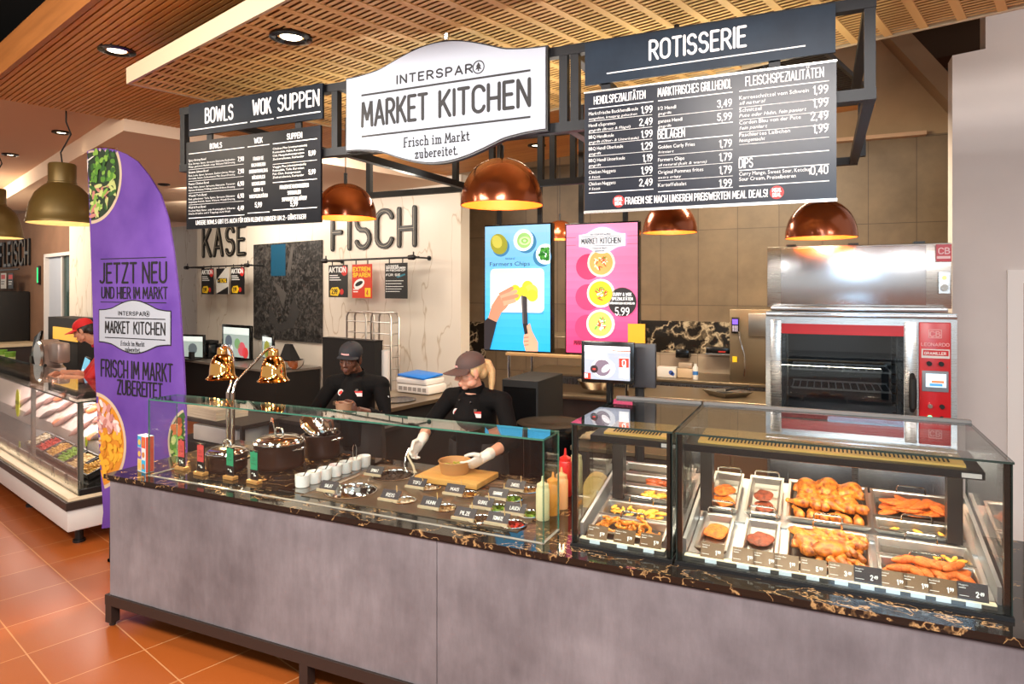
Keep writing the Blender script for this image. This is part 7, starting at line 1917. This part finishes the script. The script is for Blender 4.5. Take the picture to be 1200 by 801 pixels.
# fire sprinkler under the canopy
p = atZ(523, 40, ZC)
t = thing('sprinkler', 'small chrome sprinkler head under the canopy above the white sign', 'sprinkler', (p.x, p.y, ZC)); m = MB(); m.cyl((0, 0, 0), (0, 0, -.03), .016, .010, n=12); m.build('body', M['chrome'], t); m = MB(); m.lathe([(0, -.034), (.022, -.034), (.022, -.03), (0, -.03)], n=12); m.build('deflector', M['chrome'], t)
# ================================================================== PEOPLE
def hand_tubes(mb, W, D, N, thumb, curl, spread=.05, k=1.0, fat=1.0, thumb_in=.5):
    """palm, four fingers and a thumb: W wrist, D towards the fingers, N out of the palm, thumb = side vector sign"""
    D = D.normalized(); N = (N-D*N.dot(D)).normalized(); S = D.cross(N).normalized()*thumb
    B = Matrix((S, D, N)).transposed().to_4x4()
    mb.ell((0, 0, 0), (.040*k*fat, .050*k, .016*k*fat), Matrix.Translation(W+D*.048*k)@B, 16, 10)
    mb.ell((0, 0, 0), (.036*k*fat, .024*k, .014*k*fat), Matrix.Translation(W+D*.082*k)@B, 16, 8)
    L = [.070, .078, .073, .058]
    for i in range(4):
        off = (.030-.0205*i)
        p = W+D*(.088-.004*abs(i-1.2))*k+S*off*k
        d = (D+S*spread*(1.5-i)).normalized()
        pts = [p-D*.02*k, p]; r = [.0095*k*fat, .0092*k*fat]
        a = 0
        c = curl[i] if hasattr(curl, '__len__') else curl
        for q, (f_, cc) in enumerate(((.45, .75), (.31, 1.0), (.24, .7))):
            a += c*cc
            dd = d*math.cos(a)+N*math.sin(a)
            p = p+dd*L[i]*f_*k
            pts.append(p); r.append((.0088, .0080, .0066)[q]*k*fat)
        mb.tube(pts, r, 10)
        mb.ell(tuple(pts[-1]), (r[-1],)*3, None, 10, 6)
    p = W+D*.026*k+S*.028*k
    d1 = (D*.62+S*.72+N*.25).normalized(); d2 = (D*.85+S*.25*(1-thumb_in)+N*thumb_in).normalized(); d3 = (D*.8-S*.2*thumb_in+N*thumb_in).normalized()
    pts = [p, p+d1*.036*k, p+d1*.036*k+d2*.032*k, p+d1*.036*k+d2*.032*k+d3*.026*k]
    mb.tube(pts, [.015*k*fat, .0115*k*fat, .0100*k*fat, .0078*k*fat], 10); mb.ell(tuple(pts[-1]), (.0078*k*fat,)*3, None, 10, 6)

def head_shapes(m, Hm):
    E = lambda c, r: m.ell(c, r, Hm, 20, 14)
    E((0, .014, .034), (.073, .090, .080)); E((0, -.022, -.030), (.057, .064, .074)); E((0, -.058, -.083), (.026, .022, .020))
    for s in (-1, 1):
        E((s*.030, -.074, .024), (.028, .014, .009)); E((s*.036, -.053, -.020), (.021, .021, .027)); E((s*.010, -.095, -.027), (.0075, .010, .007))
        E((s*.074, .012, -.008), (.009, .019, .031)); E((s*.071, .006, -.034), (.008, .010, .012)); E((s*.046, -.02, -.064), (.016, .034, .024))
        E((s*.031, -.071, .004), (.016, .012, .011))
    m.tube([Hm@Vector(p) for p in ((0, -.082, .016), (0, -.094, -.006), (0, -.108, -.026))], [.0075, .0088, .0095], 12)
    E((0, -.086, -.055), (.022, .010, .008)); E((0, -.084, -.066), (.019, .010, .008))

def person(label, loc, rz, skin, o):
    """body is one mesh; hair and clothes are its children. o holds the pose in the person's own frame (facing -y)"""
    hc = Vector(o['head']); nk = Vector(o['neck']); ch = Vector(o['chest']); pv = Vector(o['pelvis'])
    Hm = Matrix.Translation(hc)@rotmat(0, 0, o['yaw'])@rotmat(o['pitch'])@rotmat(0, o.get('roll', 0))
    hr = o.get('hr', 1.0)
    m = MB()
    head_shapes(m, Hm)
    m.tube([ch+Vector((0, .03, .10)), nk, hc+Vector((0, .018, -.05))], [.07, .054, .052], 16)
    sp = [pv, pv.lerp(ch, .5), ch]
    m.tube([pv-Vector((0, 0, .10)), pv, sp[1], ch, ch+Vector((0, .01, .13))], [.15, .16, .140, .155, .10], 20, flat=.70)
    for s in (-1, 1):
        A = o['R'] if s < 0 else o['L']
        sh, el, wr = (Vector(q) for q in A['pts'])
        m.ell(tuple(sh), (.046, .045, .045)); m.tube([ch+Vector((s*.06, 0, .08)), sh], [.062, .044], 12)
        m.tube([sh, sh.lerp(el, .4), el, el.lerp(wr, .35), wr], [.042, .039, .036, .037, .026], 14); m.ell(tuple(el), (.036,)*3)
        hand_tubes(m, wr, Vector(A['D']), Vector(A['N']), A['t'], A['curl'], k=.95, fat=.9 if A.get('glove') else 1.0, thumb_in=A.get('ti', .5))
        hp = pv+Vector((s*.085, 0, -.08))
        kn, an = Vector((hp.x+s*.01, hp.y-.02, .48)), Vector((hp.x+s*.015, .02, .09))
        m.tube([hp, hp.lerp(kn, .4), kn, kn.lerp(an, .35), an], [.085, .078, .056, .056, .038], 14)
        m.ell((an.x, an.y-.06, .042), (.042, .115, .040)); m.ell((an.x, an.y, .07), (.038, .045, .05))
    body = remesh(m, 'person', skin, .0044, 4)
    body.location = loc; body.rotation_euler = (0, 0, rz)
    tag(body, label, 'person')
    # face details
    m = MB()
    for s in (-1, 1): m.ell((s*.031, -.0790, -.0005), (.0105, .006, .0028), Hm, 14, 8)
    m.build('eyes', mat('eye_white', o.get('eye', (206, 196, 186)), .4), body)
    m = MB()
    for s in (-1, 1): m.ell((s*.031, -.0838, -.0010), (.0045, .0022, .0030), Hm, 12, 8)
    m.build('irises', mat('dark_iris', o.get('iris', (60, 46, 36)), .2), body)
    m = MB()
    for s in (-1, 1):
        m.tube([Hm@Vector((s*x, y, z)) for x, y, z in ((.018, -.0845, .0020), (.031, -.0858, .0030), (.045, -.0775, .0010))], [.0012, .0018, .0012], 6)
    m.build('eyelashes', mat('dark_lash', (40, 28, 24), .6), body)
    m = MB()
    for s in (-1, 1): m.tube([Hm@Vector((s*x, y, z)) for x, y, z in ((.014, -.0885, .024), (.031, -.089, .030), (.050, -.076, .026))], [.0018, .003, .0015], 8)
    m.build('eyebrows', mat('eyebrow_hair', o.get('brow', (60, 40, 28)), .7), body)
    m = MB(); m.ell((0, -.0905, -.0545), (.020, .006, .0045), Hm, 16, 8); m.ell((0, -.0895, -.0635), (.017, .006, .0052), Hm, 16, 8); m.build('lips', mat('lip', o['lip'], .55), body)
    # hair
    hm = mat('hair', o['hair'], .5, var=o.get('hair2'), vscale=60, stretch=(4, 4, .6))
    m = MB(); m.ell((0, .024, .030), (.0745, .086, .078), Hm, 20, 14)
    for s in (-1, 1): m.ell((s*.066, .012, .006), (.012, .034, .040), Hm, 12, 8)
    m.ell((0, .07, -.02), (.056, .036, .052), Hm)
    if o.get('pony'):
        q = o['pony']; m.tube([Hm@Vector(p) for p in q], [.020, .034, .036, .030, .019, .006], 14, flat=.75)
    ho = remesh(m, 'hair', hm, .005, 2, parent=body)
    return body, Hm

def jacket(body, o, m_, cuff=(.75, .75), grow=.014):
    ch = Vector(o['chest']); pv = Vector(o['pelvis']); nk = Vector(o['neck'])
    m = MB()
    mid = pv.lerp(ch, .5)
    m.tube([pv-Vector((0, 0, .06)), pv, mid, ch, ch+Vector((0, .01, .12)), nk+Vector((0, .01, .0))], [.182, .180, .166, .178, .128, .066], 22, flat=.74)
    for s, A, cf in ((-1, o['R'], cuff[0]), (1, o['L'], cuff[1])):
        sh, el, wr = (Vector(q) for q in A['pts'])
        m.tube([ch+Vector((s*.07, 0, .09)), sh], [.078, .060], 14); m.ell(tuple(sh), (.066, .064, .062)); m.tube([nk+Vector((s*.03, .015, -.035)), sh+Vector((0, .005, .012))], [.045, .048], 12)
        e2 = el.lerp(wr, cf)
        m.tube([sh, sh.lerp(el, .45), el, e2], [.058, .055, .050, .046], 16); m.ell(tuple(el), (.050,)*3)
    for v in m.v:   # folds
        v += noise.noise_vector(v*11)*.005+noise.noise_vector(Vector((v.x*30, v.y*30, v.z*9)))*.0035
    j = remesh(m, 'jacket', m_, .007, 2, parent=body)
    c = MB(); n = 20
    c.M = Matrix.Translation(nk)@rotmat(R(14))
    c.lathe([(.066, -.03), (.068, .0), (.064, .022), (.060, .022), (.060, -.03)], n=28, sx=1.0, sy=1.05); c.build('collar', m_, j)
    return j
def front_of(o, x, z, d=.0):
    """point on the jacket front at height z"""
    ch = Vector(o['chest']); pv = Vector(o['pelvis'])
    f = (z-pv.z)/(ch.z-pv.z); c = pv.lerp(ch, f)
    r = .172*.74
    return Vector((c.x+x, c.y-r*math.sqrt(max(.05, 1-(x/.172)**2))-d, z))
def trousers(body, o, m_):
    pv = Vector(o['pelvis']); m = MB(); m.tube([pv+Vector((0, 0, .06)), pv, pv-Vector((0, 0, .12))], [.172, .178, .16], 20, flat=.76)
    for s in (-1, 1):
        hp = pv+Vector((s*.085, 0, -.08)); kn, an = Vector((hp.x+s*.01, hp.y-.02, .48)), Vector((hp.x+s*.015, .02, .09))
        m.tube([hp, hp.lerp(kn, .4), kn, an], [.098, .092, .072, .062], 14)
    remesh(m, 'trousers', m_, .012, 2, parent=body)
    for s in (-1, 1):
        hp = pv+Vector((s*.1, 0, 0)); q = MB(); q.ell((hp.x, -.045, .046), (.050, .128, .046)); q.ell((hp.x, .02, .075), (.047, .055, .06)); q.build('shoe', M['matte_black'], body)
def apron(body, o, m_):
    pv = Vector(o['pelvis']); m = MB(); vs = []; fs = []; nu, nv = 20, 12
    for k in range(2):
        for j in range(nv+1):
            z = pv.z+.10-(.58)*j/nv
            for i in range(nu+1):
                a = -PI*.5+(i/nu-.5)*PI*1.25
                rr = (.190+.03*j/nv+.006*math.sin(i*1.9+j*.4))-(.006 if k else 0)
                vs.append((pv.x+rr*1.02*math.cos(a), pv.y+rr*.80*math.sin(a), z))
    st = (nu+1)*(nv+1)
    for j in range(nv):
        for i in range(nu):
            q = (j*(nu+1)+i, j*(nu+1)+i+1, (j+1)*(nu+1)+i+1, (j+1)*(nu+1)+i); fs.append(q); fs.append(tuple(st+t_ for t_ in reversed(q)))
    m.add(vs, fs); a_ = m.build('apron', m_, body)
    b = MB(); b.lathe([(.186, pv.z+.075), (.189, pv.z+.075), (.189, pv.z+.10), (.186, pv.z+.10)], (pv.x, pv.y, 0), 32, sy=.79); b.build('apron_band', m_, a_)
def cap(body, Hm, m_, brim=.075, strip=True, dome=.96, low=.048):
    m = MB(); m.M = Hm@T(0, .012, low)@rotmat(R(2))
    prof_ = [(.083*math.cos(a), .082*dome*math.sin(a)) for a in [PI/2*i/10 for i in range(11)]]
    m.lathe([(.080, -.016), (.083, -.016)]+prof_, n=32, sy=1.17); c = m.build('cap', m_, body)
    m = MB(); m.M = Hm@T(0, .012, low)@rotmat(R(2)); m.ell((0, 0, .082*dome), (.008, .008, .005)); m.build('top_button', m_, c)
    if brim:
        m = MB(); m.M = Hm@T(0, .012, low)@rotmat(R(-3)); vs = []; fs = []; nu, nv = 16, 5
        for k in range(2):
            for j in range(nv+1):
                for i in range(nu+1):
                    a = -PI/2+(i/nu-.5)*PI*.80
                    rr = .95+(brim/.09)*j/nv*math.cos((i/nu-.5)*PI*.9)**.6 if abs(i/nu-.5) < .5 else .95
                    x = .083*rr*math.cos(a); y = .097*rr*math.sin(a)
                    vs.append((x, y, -.006-.012*(abs(x)/.08)**2*1.0-.012*j/nv-(.004 if k else 0)))
        st = (nu+1)*(nv+1)
        for j in range(nv):
            for i in range(nu):
                q = (j*(nu+1)+i, j*(nu+1)+i+1, (j+1)*(nu+1)+i+1, (j+1)*(nu+1)+i); fs.append(q); fs.append(tuple(st+t_ for t_ in reversed(q)))
        for i in range(nu): fs.append((nv*(nu+1)+i, nv*(nu+1)+i+1, st+nv*(nu+1)+i+1, st+nv*(nu+1)+i))
        m.add(vs, fs); m.build('brim', m_, c)
    if strip:
        m = MB(); m.M = Hm@T(0, .012, low)@rotmat(R(2)); pts = []
        for k in range(9):
            a = -PI/2+(k/8-.5)*.75; pts.append((.0842*math.cos(a), .0842*1.17*math.sin(a)))
        for k in range(8):
            (xa, ya), (xb, yb) = pts[k], pts[k+1]
            m.add([(xa, ya, .010), (xb, yb, .010), (xb, yb, .021), (xa, ya, .021), (xa*.97, ya*.97, .010), (xb*.97, yb*.97, .010), (xb*.97, yb*.97, .021), (xa*.97, ya*.97, .021)], [(0, 1, 2, 3), (3, 2, 6, 7), (0, 4, 5, 1)])
        m.build('name_strip', mat('pink_white_strip', (232, 176, 172), .5), c)
    return c
def badges(j, o, x1, x2, z, rot=0):
    q = front_of(o, x1, z, .010); m = MB(); m.M = Matrix.Translation(q)@rotmat(R(-8), 0, x1*2.5); m.disc(0, 0, .024, -.003, .003, 22); b = m.build('round_badge', M['white'], j)
    m = MB(); m.M = Matrix.Translation(q)@rotmat(R(-8), 0, x1*2.5); m.disc(0, 0, .018, -.004, -.003, 20, rz=.011, a=.7); m.build('red_mark', M['red'], b)
    q = front_of(o, x2, z-.005, .010); m = MB(); m.M = Matrix.Translation(q)@rotmat(R(-8), 0, x2*2.5); m.use(M['red']).bx(-.036, .036, -.003, .003, .004, .018); m.use(mat('badge_pink', (240, 206, 204), .5)).bx(-.036, .036, -.003, .003, -.020, .004); b = m.build('name_badge', None, j)
    m = MB(); m.M = Matrix.Translation(q); m.bx(-.010, .010, -.006, .0, .018, .034); m.build('badge_clip', M['chrome'], b)

# ---- blonde server in the brown cap
SKIN1 = mat('fair_skin', (224, 168, 140), .45, var=(214, 150, 122), vscale=18, sss=.12)
P1 = Vector((-2.04, 3.84, 0))
def w2l(P, rz, v): return rotmat(0, 0, -rz)@(Vector(v)-P)
rw, lw2 = Vector((-2.225, 3.485, 1.075)), Vector((-1.745, 3.40, 1.045))
o1 = dict(head=(.012, -.10, 1.475), neck=(.005, -.035, 1.365), chest=(0, -.02, 1.20), pelvis=(0, .03, .92), yaw=R(-44), pitch=R(15), lip=(196, 120, 110), hair=(222, 190, 140), hair2=(190, 150, 100), brow=(150, 116, 84), iris=(90, 110, 120),
          R=dict(pts=[(-.185, 0, 1.285), (-.285, -.13, 1.10), tuple(rw-P1)], D=(-.30, -.50, -.62), N=(.55, -.35, -.25), t=1, curl=[.62, .68, .74, .8], glove=1, ti=.6),
          L=dict(pts=[(.185, 0, 1.285), (.325, -.14, 1.075), tuple(lw2-P1)], D=(-.62, -.30, -.42), N=(-.55, .25, .15), t=-1, curl=[.28, .32, .36, .4], glove=1, ti=.35),
          pony=[(0, .095, .045), (.002, .125, .02), (.004, .135, -.04), (.006, .120, -.10), (.008, .10, -.16), (.008, .085, -.20)])
JK = mat('black_jacket', (9, 7, 7), .85, var=(15, 12, 12), vscale=8, spec=.2)
AP = mat('brown_grey_apron', (46, 39, 36), .85, var=(38, 32, 30), vscale=10)
b1, H1 = person('blonde server in brown cap and black jacket with white gloves holding the brown bowl', P1, 0, SKIN1, o1)
j1 = jacket(b1, o1, JK, (.42, .50)); trousers(b1, o1, JK); apron(b1, o1, AP)
cap(b1, H1, mat('brown_cap_cloth', (84, 66, 62), .75), .085)
badges(j1, o1, -.06, .075, 1.22)
q = front_of(o1, -.02, 1.30, .02); m = MB(); m.ell((-.03, q.y+.018, 1.30), (.008, .005, .008)); m.ell((.05, q.y+.02, 1.29), (.008, .005, .008)); m.build('jacket_buttons', M['black_gloss'], j1)
GL = mat('white_vinyl_glove', (226, 218, 208), .45, sss=.05)
for A in (o1['R'], o1['L']):
    m = MB(); wr, el = Vector(A['pts'][2]), Vector(A['pts'][1])
    hand_tubes(m, wr, Vector(A['D']), Vector(A['N']), A['t'], A['curl'], k=.95, fat=1.10, thumb_in=A['ti'])
    m.tube([wr+(el-wr).normalized()*.055, wr+(el-wr).normalized()*.02, wr+Vector(A['D']).normalized()*.03], [.035, .032, .030], 16)
    remesh(m, 'glove', GL, .0032, 2, parent=b1)
# tongs in her right hand, over the dark bowl
tp = Vector((-2.235, 3.385, .885))
t = thing('salad_tongs', 'steel salad tongs held by the blonde server over the dark bowl', 'tongs', tuple(tp))
hp_ = Vector((-2.285, 3.41, .985))-tp
for s in (-1, 1):
    m = MB(); e = Vector((s*.032, -.01, .01)); d_ = Vector((s*.010, -.004, 0))
    m.tube([hp_+Vector((0, .02, .045)), hp_+d_, (hp_+d_).lerp(e, .55)+Vector((s*.01, 0, 0)), e], [.004, .006, .007, .007], 10, flat=.5); m.ell(tuple(e), (.014, .008, .022)); m.build('tong_arm', M['chrome'] if s < 0 else M['cream'], t)

# ---- server in the black cap with a kraft cup
SKIN2 = mat('dark_brown_skin', (104, 64, 46), .42, var=(86, 52, 38), vscale=18, sss=.08)
P2 = Vector((-3.135, 4.02, 0)); r2 = R(14)
o2 = dict(head=(-.02, -.07, 1.485), neck=(-.005, -.015, 1.375), chest=(0, -.01, 1.205), pelvis=(0, .02, .92), yaw=R(-2), pitch=R(13), roll=R(4), lip=(96, 50, 44), hair=(24, 20, 20), brow=(26, 20, 18), iris=(40, 28, 22), eye=(150, 126, 110),
          R=dict(pts=[(-.185, 0, 1.295), (-.265, -.17, 1.085), tuple(w2l(P2, r2, (-3.135, 3.68, 1.125)))], D=(.05, -.50, -.78), N=(.1, .55, -.4), t=1, curl=.5, ti=.6),
          L=dict(pts=[(.185, 0, 1.295), (.265, -.09, 1.06), tuple(w2l(P2, r2, (-2.955, 3.80, 1.15)))], D=(-.70, -.42, .15), N=(-.45, .55, -.05), t=-1, curl=.42, ti=.5))
b2, H2 = person('server in black cap and black jacket standing behind the pots with a kraft cup', P2, r2, SKIN2, o2)
j2 = jacket(b2, o2, JK, (.6, .62)); trousers(b2, o2, JK); apron(b2, o2, AP)
cap(b2, H2, mat('black_cap_cloth', (36, 38, 44), .75), .03, True, .96, .050)
badges(j2, o2, -.06, .065, 1.25)
m = MB(); m.M = T(.245, -.05, 1.19)@rotmat(0, 0, R(40)); m.bx(-.02, .02, -.016, -.012, -.03, .03); m.build('sleeve_patch', M['white'], j2)
cw = Vector((-3.02, 3.73, 1.115))
c = thing('kraft_cup', 'brown kraft paper cup in the hand of the server with the black cap', 'cup', tuple(cw))
m = MB(); m.lathe([(0, .003), (.046, .003), (.057, .092), (.060, .096), (.062, .092), (.058, .088), (.048, 0), (0, 0)], n=32); m.build('cup', mat('kraft_paper_cup', (164, 124, 96), .6), c)

# ---- man in the red cap behind the fish counter
SKIN3 = mat('tanned_skin', (206, 146, 116), .45, var=(190, 128, 100), vscale=18, sss=.1)
hpos = atT(98, 385, 6.8)
P3 = Vector(hpos)+GN*.36; P3 = Vector((P3.x, P3.y, 0)); r3 = -GA-R(16)
hl = w2l(P3, r3, (hpos.x, hpos.y, 0))
o3 = dict(head=(hl.x, hl.y, hpos.z-.02), neck=(hl.x*.6, hl.y*.62, hpos.z-.15), chest=(hl.x*.3, hl.y*.32, hpos.z-.34), pelvis=(0, .05, .95), yaw=R(-28), pitch=R(24), lip=(176, 104, 92), hair=(36, 28, 24), brow=(40, 30, 24),
          R=dict(pts=[(hl.x*.3-.20, hl.y*.4, hpos.z-.26), (hl.x*.3-.27, hl.y*.6-.10, hpos.z-.50), (hl.x*.3-.24, hl.y*.6-.34, hpos.z-.46)], D=(.1, -.8, -.25), N=(.4, 0, -.5), t=1, curl=.5),
          L=dict(pts=[(hl.x*.3+.20, hl.y*.4, hpos.z-.26), (hl.x*.3+.25, hl.y*.6-.10, hpos.z-.50), (hl.x*.3+.10, hl.y*.6-.30, hpos.z-.48)], D=(-.3, -.8, -.2), N=(-.4, 0, -.5), t=-1, curl=.5))
b3, H3 = person('man in red cap and red shirt bending over the slicer behind the fish counter', P3, r3, SKIN3, o3)
RS = mat('red_shirt', (190, 24, 26), .7, var=(160, 18, 20), vscale=8)
jacket(b3, o3, RS, (.05, .05)); trousers(b3, o3, JK)
c3 = cap(b3, H3, mat('red_cap_cloth', (206, 22, 28), .7), .085, False)
